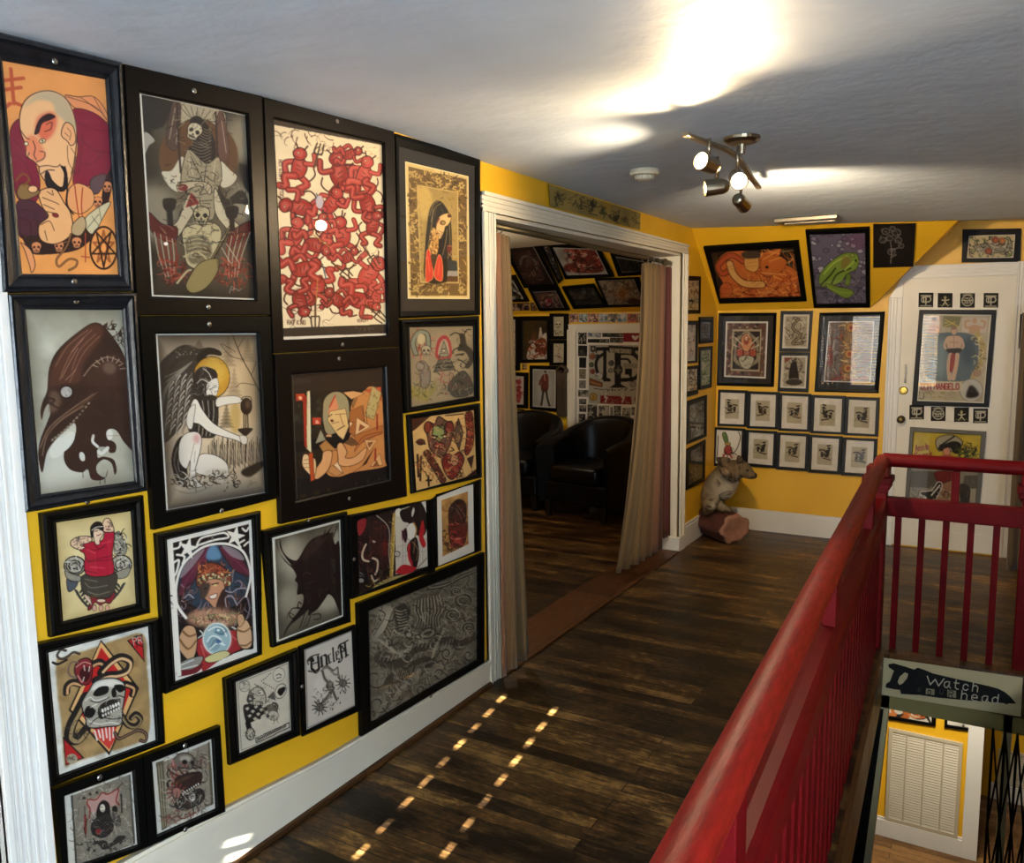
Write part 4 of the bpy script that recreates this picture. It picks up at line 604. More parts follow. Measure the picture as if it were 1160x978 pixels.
C15 = (395, 540, 6.52); Q10 = px(C15, [(62, 318), (578, 178), (592, 662), (80, 870)]); Q11 = px(C15, [(685, 175), (880, 110), (886, 500), (693, 592)]); Q11m = px(C15, [(652, 133), (925, 55), (932, 553), (662, 665)])
def art_diptych(q):
    A = Art(q, C15, '1c1210'); D = '0f0a09'
    A.g(.3, 60, 3)
    A.o([(65, 340), (130, 310), (125, 380), (80, 440)], '8d2428', ol=D, ow=3); A.o([(160, 420), (200, 330), (290, 360), (300, 540), (280, 680), (200, 640), (150, 520)], '2e1a16', soft=8); A.curls((90, 330, 300, 700), 60, 60, 6, ['4a2018', '200f0c', '5d1f1c', '6a2a20'], 3); A.e((270, 530), 22, 60, '7a2018', a=.6, soft=8); A.L('cfb898', 12, (130, 500, 105, 560, 110, 610, 150, 625), (180, 600, 215, 620, 215, 680, 200, 720), (170, 730, 190, 770, 220, 755)); A.e((190, 480), 14, 8, 'b8a890', 20)
    A.L('b5a898', 6, (210, 290, 280, 350, 305, 420, 300, 560, 310, 660)); A.p([(330, 270), (375, 255), (350, 400), (340, 560), (330, 740), (305, 740), (310, 500)], 'a3823c'); A.L('d8bc6a', 5, (350, 270, 335, 500, 325, 730)); A.curls((310, 300, 355, 700), 20, 40, 4, ['6a4a1e', 'e0cc80'], 4)
    A.p([(345, 255), (580, 180), (592, 660), (350, 720)], 'c9c0ae'); A.L('8a7a6a', 3, (360, 520, 580, 460), (360, 600, 590, 540), (420, 480, 425, 700), (540, 420, 550, 640)); A.e((370, 265), 22, 30, 'e0dacb'); A.e((560, 205), 28, 26, 'ded8cb')
    A.o([(380, 260), (440, 230), (520, 190), (560, 240), (580, 330), (560, 430), (500, 430), (450, 350), (400, 330)], '1f1614'); A.o([(465, 270), (480, 230), (485, 260), (470, 300)], 'd8d0c0'); A.o([(420, 400), (450, 350), (490, 350), (500, 420), (470, 470), (430, 450)], 'ded6c8', ol=D, ow=3); A.L('b8822c', 9, (480, 340, 500, 390, 490, 440)); A.o([(395, 420), (425, 380), (435, 440), (420, 490)], '33151c'); A.L('6d2a44', 8, (395, 400, 400, 470)); A.o([(520, 420), (545, 320), (560, 400), (550, 440), (570, 500), (550, 525), (525, 480)], 'b01f24'); A.o([(430, 540), (450, 480), (500, 450), (520, 560), (505, 660), (480, 690), (465, 620)], '241816'); A.o([(435, 520), (455, 490), (455, 580), (475, 640), (465, 660), (440, 600)], 'a81f26'); A.o([(350, 700), (400, 650), (470, 660), (500, 680), (430, 720), (370, 715)], 'b02028'); A.L('b89a5c', 4, (470, 480, 510, 540, 500, 620), (490, 470, 480, 560)); A.e((360, 570), 22, 20, 'b5ada0', ol=D, ow=4); A.L('8d7f8a', 4, (400, 460, 402, 640)); A.L('6d5a3c', 7, (510, 670, 540, 640, 575, 600))
    A.o([(200, 800), (320, 740), (440, 715), (590, 665), (590, 690), (200, 850)], 'c9b46a', a=.8); A.curls((75, 710, 125, 740), 8, 22, 4, ['9a948a'], 2); A.e((95, 765), 20, 16, '8d867a'); A.curls((150, 720, 330, 830), 30, 40, 5, ['a38a3c', '3a2a14', '6a2a1c'], 7)
    return A
def art_amberhead(q):
    A = Art(q, C15, 'b8874a'); D = '22130d'
    A.g(.2, 50, 4); A.dots((690, 120, 885, 580), 30, 8, 22, ['9a6430', 'd0a468', '8a5228'], 2, .5)
    A.o([(740, 260), (760, 210), (810, 170), (860, 200), (868, 280), (850, 350), (790, 370), (745, 350)], '33201a', ol=D, ow=4); A.L('7d5a48', 7, (760, 230, 800, 250, 840, 330), (790, 200, 830, 250, 860, 300)); A.curls((745, 190, 860, 360), 40, 36, 6, ['1a0f0c', '5a3a2e', '7a2a22'], 3)
    A.o([(740, 360), (790, 370), (865, 340), (870, 420), (850, 500), (790, 525), (750, 480)], '6a2620', ol=D, ow=4); A.curls((740, 350, 870, 520), 50, 36, 6, ['9c2c28', '2c1512', '5a3a2e', 'c05a4a'], 5); A.e((805, 470), 26, 22, 'a83a34'); A.L('d8a080', 5, (790, 462, 825, 455)); A.curls((695, 380, 760, 540), 20, 30, 7, ['7a4a24', '3c2414'], 8); A.curls((730, 500, 885, 560), 20, 30, 7, ['7a4a24', '3c2414'], 9); return A

C16 = (410, 630, 4.89); Q12 = px(C16, [(38, 305), (648, 50), (648, 575), (52, 930)])
def art_dragons(q):
    A = Art(q, C16, '7d7360'); D = '2a251e'; W = 'a89e88'
    A.g(.25, 60, 3)
    A.curls((40, 60, 645, 920), 520, 90, 5, ['5a5142', '9a907a', '403a2f', 'b0a68f'], 4, .5)
    for x, y, r in ((75, 680, 60), (90, 820, 55), (60, 880, 40), (130, 330, 50), (80, 420, 30), (250, 560, 40), (330, 740, 34), (430, 650, 40), (470, 540, 40), (590, 550, 34)): A.e((x, y), r, r, 'a59b85', a=.75, soft=6); A.l([(x + r * (1 - .06 * k) * math.cos(k * .55), y + r * (1 - .06 * k) * math.sin(k * .55)) for k in range(14)], 5, D)
    A.o([(180, 300), (240, 260), (270, 300), (250, 360), (220, 420), (190, 380)], '3a342a', soft=3); 
    for k in range(7): A.L(W, 5, (185 + 4 * k, 300 + 18 * k, 215, 310 + 16 * k, 245 + 2 * k, 300 + 16 * k))
    A.l([(110, 300), (150, 310), (110, 400), (75, 440)], 38, 'b5ab95'); A.L(D, 4, (95, 300, 130, 330, 80, 420, 65, 440), (170, 310, 130, 420))
    A.o([(290, 260), (340, 210), (420, 200), (445, 290), (420, 390), (350, 430), (300, 380)], '5d5545', a=.8, soft=8)
    for k in range(9):
        x = 300 + 16 * k; A.L(W if k % 2 else 'c0b69e', 5, (x, 250 - 4 * k, x - 8 + 3 * k, 300, x + 10 - 2 * k, 345, x - 6 + k, 400), taper=.6); A.L(D, 3, (x + 7, 250 - 4 * k, x - 1 + 3 * k, 305, x + 16 - 2 * k, 350, x + k, 395))
    for c, r in (((560, 250), 60), ((500, 330), 46), ((590, 400), 44), ((520, 200), 34)):
        A.e(c, r, r * .8, '6d6553', a=.8, soft=6)
        for n_ in range(4): A.l([(c[0] + r * (.3 + .2 * n_) * math.cos(m * .5 + n_), c[1] + r * .8 * (.3 + .2 * n_) * math.sin(m * .5 + n_)) for m in range(10)], 4.5, W if n_ % 2 else D)
    A.l([(90, 560), (150, 600), (230, 590), (300, 520), (380, 500), (470, 470), (560, 480), (640, 440)], 40, '51493b')
    for k in range(26): A.L('b5ab95', 3.5, (100 + 21 * k, 575 - 5 * k + 22 * math.sin(k * .5), 112 + 21 * k, 545 - 5 * k + 22 * math.sin(k * .5)))
    A.e((365, 430), 44, 26, '8d836e', -20, ol=D, ow=5); A.e((365, 430), 22, 12, D, -20); A.e((260, 440), 18, 16, W, ol=D, ow=5); A.e((310, 450), 14, 12, W, ol=D, ow=5)
    A.l([(50, 470), (90, 465), (130, 490), (180, 535)], 10, 'b5ab95'); A.l([(160, 680), (240, 660), (300, 600), (380, 590)], 52, '4f4739')
    for k in range(16): A.L(W, 3.5, (175 + 13 * k, 700 - 7 * k, 190 + 13 * k, 640 - 4 * k))
    for k in range(4): A.l([(360 + 16 * k, 190 - 10 * k), (450 + 12 * k, 175 - 12 * k), (540, 130 - 8 * k), (630, 90 - 6 * k)], 7, W if k % 2 else D)
    A.l([(150, 880), (200, 760), (240, 720)], 26, 'a59b85'); A.l([(200, 840), (250, 790), (260, 830)], 20, 'a59b85'); A.l([(390, 560), (420, 480), (450, 420)], 14, W); A.l([(400, 700), (450, 680), (470, 620), (430, 600)], 18, W)
    A.curls((40, 60, 645, 920), 420, 52, 3.8, [D, 'b8ae98', '332d24', 'c9bfa9'], 9, .5, .85); A.vig('4a4338', .5, 3); return A

LEFT = dict(monk=(art_monk, Q1), throne=(art_throne, Q2), crow=(art_crow, Q3), angel=(art_angel, Q4), devils=(art_devils, Q5), nun=(art_nun, Q6), flash=(art_flash, Q7), cubist=(art_cubist, Q8), bears=(art_bears, Q9), diptych=(art_diptych, Q10), amber=(art_amberhead, Q11), dragons=(art_dragons, Q12), pinup=(art_pinup, Q13), medusa=(art_medusa, Q14), bull=(art_bull, Q15), diamond=(art_diamond, Q16), lady=(art_lady, Q17), sunskull=(art_sunskull, Q18), grump=(art_grump, Q19), blackletter=(art_blackletter, Q20))
# ------------------------------------------------------------------ prints of the back wall, the doors and the room beyond
CR = (770, 240, 4.64)
def art_dragon(q):
    A = Art(q, CR, '2a1a12', 1.3); D = '4a1f10'; O = 'c8682a'
    A.g(.2, 40, 2); A.curls((430, 190, 640, 330), 40, 60, 5, ['6a5a3a', '3a2a1c', '8a7a50'], 3, .3)
    A.o([(185, 290), (230, 225), (300, 205), (430, 215), (530, 195), (520, 260), (600, 300), (640, 380), (640, 450), (420, 462), (215, 460), (230, 380)], O, ol=D, ow=3)
    A.curls((360, 220, 635, 450), 90, 70, 6, ['e08a40', '8a3a18', 'b0501e', 'f0a050'], 5, .35); A.curls((220, 380, 620, 455), 60, 80, 6, ['a8441c', 'e09048', '7a2c12'], 6, .3)
    A.l([(330, 260), (270, 230), (205, 280), (225, 325), (270, 300)], 30, D); A.l([(330, 260), (270, 230), (205, 280), (225, 325), (270, 300)], 22, 'b8502a')
    A.l([(265, 275), (285, 330), (340, 375), (430, 380)], 42, D); A.l([(265, 275), (285, 330), (340, 375), (430, 380)], 34, 'dfa860')
    for k in range(9): A.L('a86a34', 3, (252 + 18 * k, 290 + 12 * k, 285 + 18 * k, 282 + 11 * k))
    A.o([(345, 240), (405, 225), (415, 290), (390, 315), (345, 295)], 'dfa458', ol=D, ow=3); A.L('b87a3a', 3, (350, 250, 405, 245), (350, 270, 408, 262), (352, 288, 405, 282)); A.o([(330, 215), (410, 210), (420, 240), (340, 245)], '4a3a2c')
    A.o([(430, 240), (500, 230), (560, 260), (520, 320), (440, 330)], 'c86a2c', ol=D, ow=2); A.e((458, 290), 9, 7, '1a0f0a'); A.L('e8a050', 5, (440, 250, 520, 205), (470, 260, 530, 240), (430, 320, 560, 330))
    A.e((245, 410), 34, 40, 'c8622c', ol=D, ow=3); A.L('8a3a1c', 3, (220, 400, 270, 405), (225, 430, 265, 430)); return A
def art_frog(q):
    A = Art(q, CR, '6a6478', 1.3); D = '2a2832'
    rng = np.random.RandomState(4)
    for i in range(70):
        x, y = 685 + rng.rand() * 295, 115 + rng.rand() * 375; r = 9 + rng.rand() * 10
        A.o([(x + r * (.7 + .5 * rng.rand()) * math.cos(t), y + r * .8 * (.7 + .5 * rng.rand()) * math.sin(t)) for t in np.arange(0, 6, 1.05)], ['a39fae', '8d889c', 'b5b0bd', '6d5a7a'][i % 4] if y < 330 else ['6d6880', '5a5670', '8d88a0'][i % 3], ol=D, ow=3)
    A.e((930, 160), 55, 45, '6a3a5a', a=.45, soft=14); A.curls((690, 340, 975, 490), 40, 60, 5, [D, '8d88a0', '4a465c'], 4, .3)
    G = '7f9a3a'
    A.o([(735, 380), (740, 330), (790, 270), (860, 225), (920, 220), (940, 250), (930, 300), (880, 330), (850, 370), (800, 390), (760, 395)], G, ol='2a3414', ow=3); A.o([(770, 380), (830, 395), (900, 410), (915, 430), (880, 455), (840, 440), (790, 410)], '7d9838', ol='2a3414', ow=3)
    A.o([(880, 330), (900, 340), (890, 390), (870, 380)], '6d8834', ol='2a3414', ow=3); A.L('2f3a18', 8, (745, 385, 790, 340, 820, 300), (800, 380, 830, 330, 900, 300)); A.L('b5cc5c', 6, (760, 330, 810, 275, 880, 235), (870, 310, 920, 260)); A.o([(860, 240), (900, 250), (880, 290), (850, 300)], '8a7038', a=.8, soft=5); A.e((908, 232), 9, 8, 'a8bc50', ol='2a3414', ow=3); A.e((925, 260), 6, 7, '1a1f10'); A.L('98b048', 5, (780, 400, 850, 425, 900, 425)); return A
def art_flowerdark(q):
    A = Art(q, CR, '17110f', 1.4); W = '8a8680'
    for c, r in (((1085, 105), 20), ((1140, 110), 22), ((1105, 140), 18), ((1070, 150), 18), ((1150, 150), 18), ((1120, 90), 14), ((1115, 210), 20), ((1165, 180), 14)):
        A.e(c, r, r * .8, '2a2422', ol=W, ow=3); A.curls((c[0] - r, c[1] - r, c[0] + r * .5, c[1] + r * .5), 4, r, 2.5, [W], int(c[0]))
    A.L(W, 4, (1110, 160, 1115, 210, 1110, 270), (1110, 200, 1150, 190), (1112, 240, 1140, 225)); return A
def art_mandala(q):
    A = Art(q, CR, '5a4238', 1.4); D = '1a1412'
    A.dots((243, 580, 465, 870), 160, 5, 9, ['8d6a58', '6a3a30', 'a08a70', '3a2c28'], 3, .9)
    A.p([(278, 620), (430, 620), (418, 840), (268, 835)], 'a89878'); A.p([(286, 630), (422, 630), (412, 830), (278, 825)], '2a211c')
    for r, c in ((62, '8d7f66'), (48, '2a2220'), (40, 'a8604a')): A.o([(350 + r * (1 + .22 * (i % 2)) * math.cos(i * .524), 730 + r * 1.5 * (1 + .15 * (i % 2)) * math.sin(i * .524)) for i in range(12)], c)
    A.o([(350, 640), (380, 670), (372, 720), (350, 735), (328, 720), (322, 670)], 'c8885a', ol=D, ow=3); A.e((350, 675), 14, 26, '8d3a2a'); A.e((350, 665), 8, 9, 'd8b888')
    for k in (-1, 1): A.e((350 + 34 * k, 740), 18, 24, 'a84a38', ol=D, ow=3); A.L('cfc4a8', 5, (350 + 20 * k, 700, 350 + 62 * k, 660), (350 + 26 * k, 720, 350 + 66 * k, 700))
    A.o([(310, 770), (350, 755), (390, 770), (370, 820), (330, 820)], 'b0aa90', ol=D, ow=3); A.curls((290, 640, 410, 820), 30, 26, 3, [D, 'b8a888'], 4); A.inset(.045, 'd8d2c4'); return A
def art_carpet(q):
    A = Art(q, CR, '6a5a50', 1.4); D = '241c1a'
    A.curls((785, 580, 1020, 900), 120, 50, 7, ['8d7a6c', '3a302c', '7a3a34', 'a89a84', '5a6a64'], 3)
    A.p([(872, 580), (938, 580), (920, 900), (850, 895)], '8d6f4c'); A.curls((850, 590, 935, 890), 50, 36, 6, ['c8a060', '5a3a28', 'a85a3c', 'd8c08a'], 5)
    for x, y in ((900, 610), (893, 745), (885, 820)): A.e((x, y), 26, 24, 'b8884a', ol=D, ow=3); A.e((x, y), 10, 10, '8d3226')
    A.e((793, 760), 12, 60, '8a3a34', a=.7, soft=4); A.L('8a3230', 9, (800, 880, 860, 870), (900, 880, 980, 870)); A.inset(.03, 'd6d0c6'); return A
def art_woodcut(q, seed, pts):
    A = Art(q, CR, 'cfc6b2', 1.4); D = '1f1814'
    x0, y0, x1, y1 = pts; cx, cy = (x0 + x1) / 2, (y0 + y1) / 2
    A.p([(x0 + 14, y0 + 12), (x1 - 14, y0 + 12), (x1 - 18, y1 - 14), (x0 + 10, y1 - 14)], 'a59880'); A.curls((x0 + 15, y0 + 15, x1 - 25, y1 - 25), 40, 34, 4, [D, 'e0d8c4', '5a4c3c'], seed)
    if seed % 2: A.l([(cx + 10, y0 + 25), (cx - 20, cy - 20), (cx + 20, cy + 20), (cx - 20, y1 - 30), (cx + 30, y1 - 30)], 14, D); A.l([(cx + 10, y0 + 25), (cx - 20, cy - 20), (cx + 20, cy + 20), (cx - 20, y1 - 30), (cx + 30, y1 - 30)], 6, 'a08c6c')
    else: A.o([(cx - 20, cy - 40), (cx + 5, cy - 55), (cx + 15, cy - 20), (cx + 20, y1 - 40), (cx - 30, y1 - 35)], D); A.e((cx - 3, y1 - 35), 45, 18, '3a3028', ol='b0a48c', ow=3); A.p([(x0 + 15, y0 + 12), (x0 + 60, y0 + 12), (x0 + 18, y0 + 40)], '7a3a2a')
    A.inset(.07, 'd8d0bf'); return A
def art_card(q, seed):
    """small sepia sketch of stacked furniture in a cream mount"""
    A = Art(q, None, 'ded6c6', 1.8); D = '221a14'; rng = np.random.RandomState(seed)
    h = 100. * A.h / A.w; A.p([(22, h * .2), (78, h * .2), (78, h * .82), (22, h * .82)], 'b3a688'); A.g(.05, 20, seed)
    A.L('8d8064', 2, (22, h * .62, 78, h * .62)); y = h * .6; k = .8 + .3 * rng.rand(); m = 1 if rng.rand() > .5 else -1; X = lambda v: 50 + m * v
    A.p([(X(-16 * k), y - 22), (X(-4), y - 20), (X(-6), y), (X(-14), y)], D); A.p([(X(0), y - 24), (X(12), y - 40 * k), (X(20), y - 38 * k), (X(14), y - 2), (X(0), y)], D); A.L(D, 5, (X(-20), y - 26, X(-8), y - 28, X(4), y - 22), (X(-10), y - 12, X(14), y - 16), (X(8), y - 44 * k, X(18), y - 46 * k)); A.L('d0c4a8', 2, (X(-8), y - 14, X(4), y - 16), (X(4), y - 30, X(12), y - 32)); A.p([(X(-4), y), (X(24), y + 6), (X(22), y + 10), (X(-8), y + 4)], '3a2e22')
    A.curls((30, y - 34, 66, y), 8, 16, 3, [D, '8d7c5c'], seed + 9); return A
def art_sprite(q):
    A = Art(q, (760, 420, 4.462), 'ddd6c6', 1.6); D = '2a221c'
    A.L(D, 4, (240, 330, 238, 400, 232, 450), (340, 310, 350, 340, 330, 400, 300, 420)); A.o([(262, 318), (278, 315), (290, 350), (284, 372), (268, 350)], '5d7a3a', ol=D, ow=3); A.e((288, 370), 15, 9, 'a8884a', ol=D, ow=2); A.o([(275, 385), (300, 380), (310, 410), (295, 425), (272, 415)], 'a03a34', ol=D, ow=3); A.L('8d2f2c', 8, (280, 410, 262, 440), (296, 420, 310, 440)); A.curls((258, 380, 315, 450), 14, 24, 4, [D, '8d3a36'], 4); A.inset(.05, 'd3ccba'); return A
def art_rosepanel(q):
    A = Art(q, (980, 240, 3.26), 'c5b48c', 1.5); D = '2a1f14'
    A.curls((385, 90, 550, 168), 50, 30, 5, ['5d6a34', '3a4424', D], 3); A.o([(400, 130), (440, 118), (520, 122), (540, 110), (530, 145), (440, 150)], '8d8674', ol=D, ow=2); A.curls((410, 115, 535, 150), 24, 26, 3, [D, 'd0c8b4'], 4)
    for c, k in (((480, 105), 'b0542e'), ((505, 108), 'c87a3a'), ((455, 145), 'a8542c')): rose(A, c, 13, k, D, 2)
    A.inset(.03, 'd4ccb8'); return A
CP = (980, 300, 4.889)
def art_strongman(q):
    A = Art(q, CP, 'b5a88c', 1.5); D = '2c2620'
    A.g(.12, 60, 3); A.p([(335, 285), (425, 285), (418, 385), (330, 382)], 'c0ac98', ol='8d7f6a', ow=2); A.p([(535, 292), (678, 290), (672, 382), (535, 378)], 'c4b4a0', ol='8d7f6a', ow=2); A.p([(435, 285), (535, 290), (520, 345), (430, 350)], '7a7448')
    A.e((385, 310), 13, 16, 'b07f6c'); A.o([(355, 380), (360, 340), (385, 330), (410, 345), (410, 382)], 'b5887a'); A.e((383, 303), 13, 8, '3a2a24'); A.e((607, 312), 12, 15, 'b8906a'); A.o([(580, 378), (585, 340), (630, 340), (632, 378)], 'b8906a'); A.L('b8906a', 11, (590, 345, 560, 350, 557, 318, 580, 312), (625, 345, 655, 350, 662, 320, 645, 312)); A.L('c8b050', 5, (430, 350, 500, 318), (445, 305, 520, 345), (440, 325, 470, 318))
    A.o([(365, 400), (420, 380), (500, 375), (580, 385), (625, 420), (622, 540), (590, 620), (540, 645), (380, 640), (340, 600), (370, 520)], '566468'); A.e((420, 520), 40, 110, '7d8d8e', a=.7, soft=16); A.e((575, 480), 36, 80, '2c3a44', a=.8, soft=16)
    A.o([(340, 400), (375, 390), (375, 520), (345, 620), (330, 560)], '6d6a5c', a=.8); A.l([(620, 385), (650, 450), (640, 540), (600, 620)], 30, 'b09a5c'); A.curls((600, 400, 655, 620), 34, 26, 5, ['4a3c24', 'd8c890'], 4)
    S = 'c4a488'
    A.e((494, 368), 17, 22, S, ol=D, ow=2); A.e((494, 352), 16, 9, '8d6a4a'); A.o([(450, 410), (470, 395), (520, 395), (540, 415), (525, 470), (465, 470)], S, ol=D, ow=2); A.L(S, 13, (452, 415, 442, 455, 470, 480), (536, 415, 545, 455, 515, 480)); A.o([(452, 468), (535, 465), (520, 495), (495, 515), (470, 495)], '2a2624'); A.L(S, 24, (475, 500, 465, 560, 470, 630), (512, 500, 505, 560, 490, 630)); A.o([(478, 500), (500, 500), (490, 580), (470, 590)], '8d2f28'); A.L('8d6a54', 3, (470, 430, 520, 432), (494, 400, 494, 460))
    A.e((588, 695), 62, 62, 'b8b4a6', ol='6d675a', ow=3); A.o([(560, 730), (580, 670), (610, 680), (630, 720), (600, 735)], '2a2622', soft=2); A.e((620, 600), 24, 20, 'a07f60'); A.o([(325, 655), (520, 650), (520, 700), (320, 690)], 'cfc2a0', a=.7); A.t('DON MANGELO', (312, 690), 32, '8d2020', 6, 0, .81); A.curls((330, 702, 515, 714), 26, 12, 3, ['8d8040'], 8); A.curls((370, 726, 460, 737), 14, 11, 3, ['8d8040'], 9); A.curls((295, 640, 360, 745), 14, 30, 4, ['6d6048', '3a3426'], 4); A.frame(.012, .02, 'd8d2c2'); return A
def art_cowgirl(q):
    A = Art(q, (1000, 480, 5.43), 'c0a838', 1.5); D = '1f1a14'
    A.g(.12, 50, 2); A.p([(150, 230), (620, 240), (590, 540), (120, 540)], '8d8676'); A.p([(150, 290), (330, 295), (330, 400), (160, 390)], '4a463e', a=.8); A.p([(500, 320), (600, 320), (590, 400), (490, 400)], '4f4a42', a=.8)
    A.t('Annie', (205, 172), 36, '7d2a1c', 6.5, -9, .72); A.t('Frank', (205, 224), 40, '7d2a1c', 7, -9, .72)
    A.o([(325, 120), (345, 85), (420, 72), (480, 100), (485, 140), (450, 180), (390, 160), (345, 170)], 'a39a80', ol=D, ow=4); A.o([(340, 150), (430, 110), (480, 130), (470, 180), (440, 185), (410, 150), (370, 172)], D); A.L(D, 10, (350, 140, 440, 80)); A.o([(372, 160), (405, 150), (415, 185), (390, 198), (372, 185)], 'c88a70', ol=D, ow=3); A.o([(345, 205), (400, 195), (450, 210), (420, 240), (350, 230)], 'a84a34')
    A.curls((460, 165, 575, 215), 40, 40, 7, ['5d6a30', '3a4424', '2a2c1c'], 4, .3); A.curls((490, 125, 580, 165), 14, 30, 6, [D, '4a4a24'], 5, .3)
    A.o([(320, 300), (420, 295), (450, 340), (400, 380), (340, 360)], '6d1f1f', ol=D, ow=3); A.o([(340, 390), (450, 350), (480, 430), (460, 500), (330, 490)], '8d6a50', ol=D, ow=3); A.o([(235, 420), (300, 410), (340, 360), (365, 380), (330, 460), (300, 480), (240, 440)], D, ol='d0c8b8', ow=6); A.L('d8d2c4', 9, (225, 440, 260, 450, 290, 490), (300, 440, 350, 380)); A.o([(470, 380), (530, 390), (540, 500), (490, 520)], '3a352e'); A.curls((190, 400, 590, 520), 40, 40, 6, [D, 'a89e8a', '5a5246'], 7); A.p([(540, 400), (590, 400), (580, 520), (530, 520)], '9d957f'); return A
def art_logo(q, kind):
    A = Art(q, None, '1c1a16', 2.2); W = 'b8b29c'; h = 100. * A.h / A.w; k = h / 100
    if kind == 0: A.L(W, 9, (18, 22 * k, 82, 22 * k), (50, 22 * k, 50, 80 * k), (34, 22 * k, 34, 66 * k)); A.l([(36, 34 * k), (70, 28 * k), (82, 45 * k), (70, 62 * k), (38, 62 * k)], 8, W); A.l([(34, 34 * k), (22, 36 * k), (22, 60 * k), (36, 66 * k)], 6, W); A.L(W, 6, (14, 90 * k, 86, 90 * k))
    elif kind == 1: A.g(.3, 20, 2); A.e((50, 32 * k), 9, 11 * k, 'a39a6c'); A.L('c8c0a0', 7, (50, 42 * k, 50, 62 * k, 32, 88 * k), (50, 62 * k, 70, 86 * k), (30, 48 * k, 50, 52 * k, 74, 46 * k)); A.L('6d6a44', 5, (12, 84 * k, 88, 80 * k))
    else: A.l([(50 + 36 * math.cos(t), (50 + 36 * math.sin(t)) * k) for t in np.linspace(0, 6.3, 20)], 7, W, sm=False); A.L(W, 5, (22, 50 * k, 78, 50 * k), (28, 66 * k, 72, 66 * k), (28, 34 * k, 72, 34 * k), (18, 14 * k, 50, 6 * k, 82, 14 * k)); A.curls((30, 38 * k, 70, 62 * k), 8, 20, 5, [W], 3)
    return A
def art_busy(q, bg, cols, seed, n=40, ln=22, wd=4, blobs=(), border=None, mat=None, res=1.6):
    """small crowded sheets: colour shapes under pen strokes, as dense as the sheet reads from the room"""
    A = Art(q, None, bg, res); h = 100. * A.h / A.w
    A.g(.12, 30, seed)
    for (x, y, rx, ry, c) in blobs: A.e((x, y * h), rx, ry * h, c, ol='1d1612', ow=2)
    A.curls((4, 3, 88, h * .95), n, ln, wd, cols, seed)
    for (x, y, rx, ry, c) in blobs: A.curls((x - rx * .8, (y - ry * .8) * h, x + rx * .4, (y + ry * .5) * h), 4, rx, 3, ['1d1612', 'd0c8b4'], seed + int(x))
    if mat: A.inset(mat[0], mat[1])
    if border: A.frame(*border)
    return A
def art_banner(q):
    A = Art(q, (590, 190, 7.733), '8d7a42', 1.5); D = '2a2416'
    A.g(.25, 120, 4); A.e((420, 300), 160, 60, 'a08a4c', a=.6, soft=20); A.e((760, 330), 30, 50, 'b58426', a=.6, soft=8)
    for reg, n, s in (((300, 230, 385, 340), 26, 2), ((440, 240, 560, 350), 14, 3), ((520, 270, 600, 360), 14, 5), ((600, 290, 670, 390), 30, 4), ((695, 340, 760, 420), 20, 6), ((790, 370, 880, 490), 26, 8), ((890, 400, 950, 490), 18, 9), ((980, 400, 1040, 490), 20, 10)): A.curls(reg, n, 36, 6, [D, '4a4024', '3f4a20' if s == 6 else D], s)
    A.o([(615, 310), (640, 300), (655, 340), (630, 350)], D); A.o([(820, 430), (870, 420), (850, 470), (820, 470)], D); A.o([(710, 370), (735, 350), (740, 410), (715, 410)], '3f4420'); A.L(D, 7, (600, 400, 680, 420), (330, 240, 310, 290, 330, 340)); return A

CB = (560, 260, 6.105); CF = (570, 340, 6.99); CS = (640, 350, 6.52)
def art_goatskull(q):
    A = Art(q, CB, '1f120f', 1.6); D = '120b09'
    A.o([(150, 200), (200, 150), (260, 160), (310, 250), (340, 330), (300, 370), (230, 350)], '33201a', soft=8); A.l([(180, 240), (190, 195), (235, 185), (280, 220), (290, 270)], 14, '5a5048'); A.e((235, 225), 26, 34, '4a3228', ol=D, ow=3); A.L('8d7a68', 5, (255, 290, 270, 320), (270, 280, 282, 310)); A.curls((140, 150, 340, 370), 60, 40, 5, ['4a3028', '6a4a3c', '1a0f0c', '3a1a14'], 3); A.frame(.012, .028, 'a39f96'); return A
def art_redcluster(q):
    A = Art(q, CB, 'a39d90', 1.6); D = '2a1512'
    A.e((500, 170), 60, 50, '6d675c', a=.7, soft=14); A.o([(540, 140), (640, 130), (720, 180), (760, 270), (700, 300), (500, 290), (490, 250), (560, 220)], '5d2a20', soft=4); A.curls((500, 140, 750, 290), 110, 34, 7, ['8d2f24', 'b0543c', D, '6a3a2a', 'c99a80'], 4); A.inset(.03, 'b3aea2'); return A
def art_eel(q):
    A = Art(q, CB, '161614', 1.6); A.l([(870, 230), (880, 190), (950, 185), (1050, 210)], 10, '3a3a34'); A.curls((880, 200, 1070, 290), 24, 60, 5, ['2a2a26', '3f3c34'], 3); A.e((960, 300), 120, 10, '8d8a80', a=.7, soft=4); A.inset(.05, '98948a'); return A
def art_bouquet(q):
    A = Art(q, CB, '8a7a66', 1.6); A.g(.2, 60, 2); D = '3a2c20'
    A.curls((730, 350, 1020, 520), 90, 50, 7, ['5d4c3a', 'a8987e', '6a4a34', '4a4438'], 4)
    for k in range(12): A.L('a8743c', 8, (882, 445, 882 + 46 * math.cos(k * .52), 445 + 40 * math.sin(k * .52)), taper=.6)
    A.e((882, 445), 20, 18, '8d5a28', ol=D, ow=3); A.o([(920, 490), (960, 475), (1030, 500), (1020, 515), (930, 512)], '3a1a1c'); A.inset(.02, 'b0aa9e'); return A
def art_roseheart(q):
    A = Art(q, CB, '4a3a34', 1.6); rose(A, (370, 505), 34, '8d2a34', '1f0f10', 3); rose(A, (335, 470), 22, '7d5a40', '1f0f10', 2); A.curls((290, 440, 460, 540), 40, 30, 5, ['2a1c1a', '8d4a48', 'a89a88'], 3); A.frame(.02, .035, '9d988e'); return A
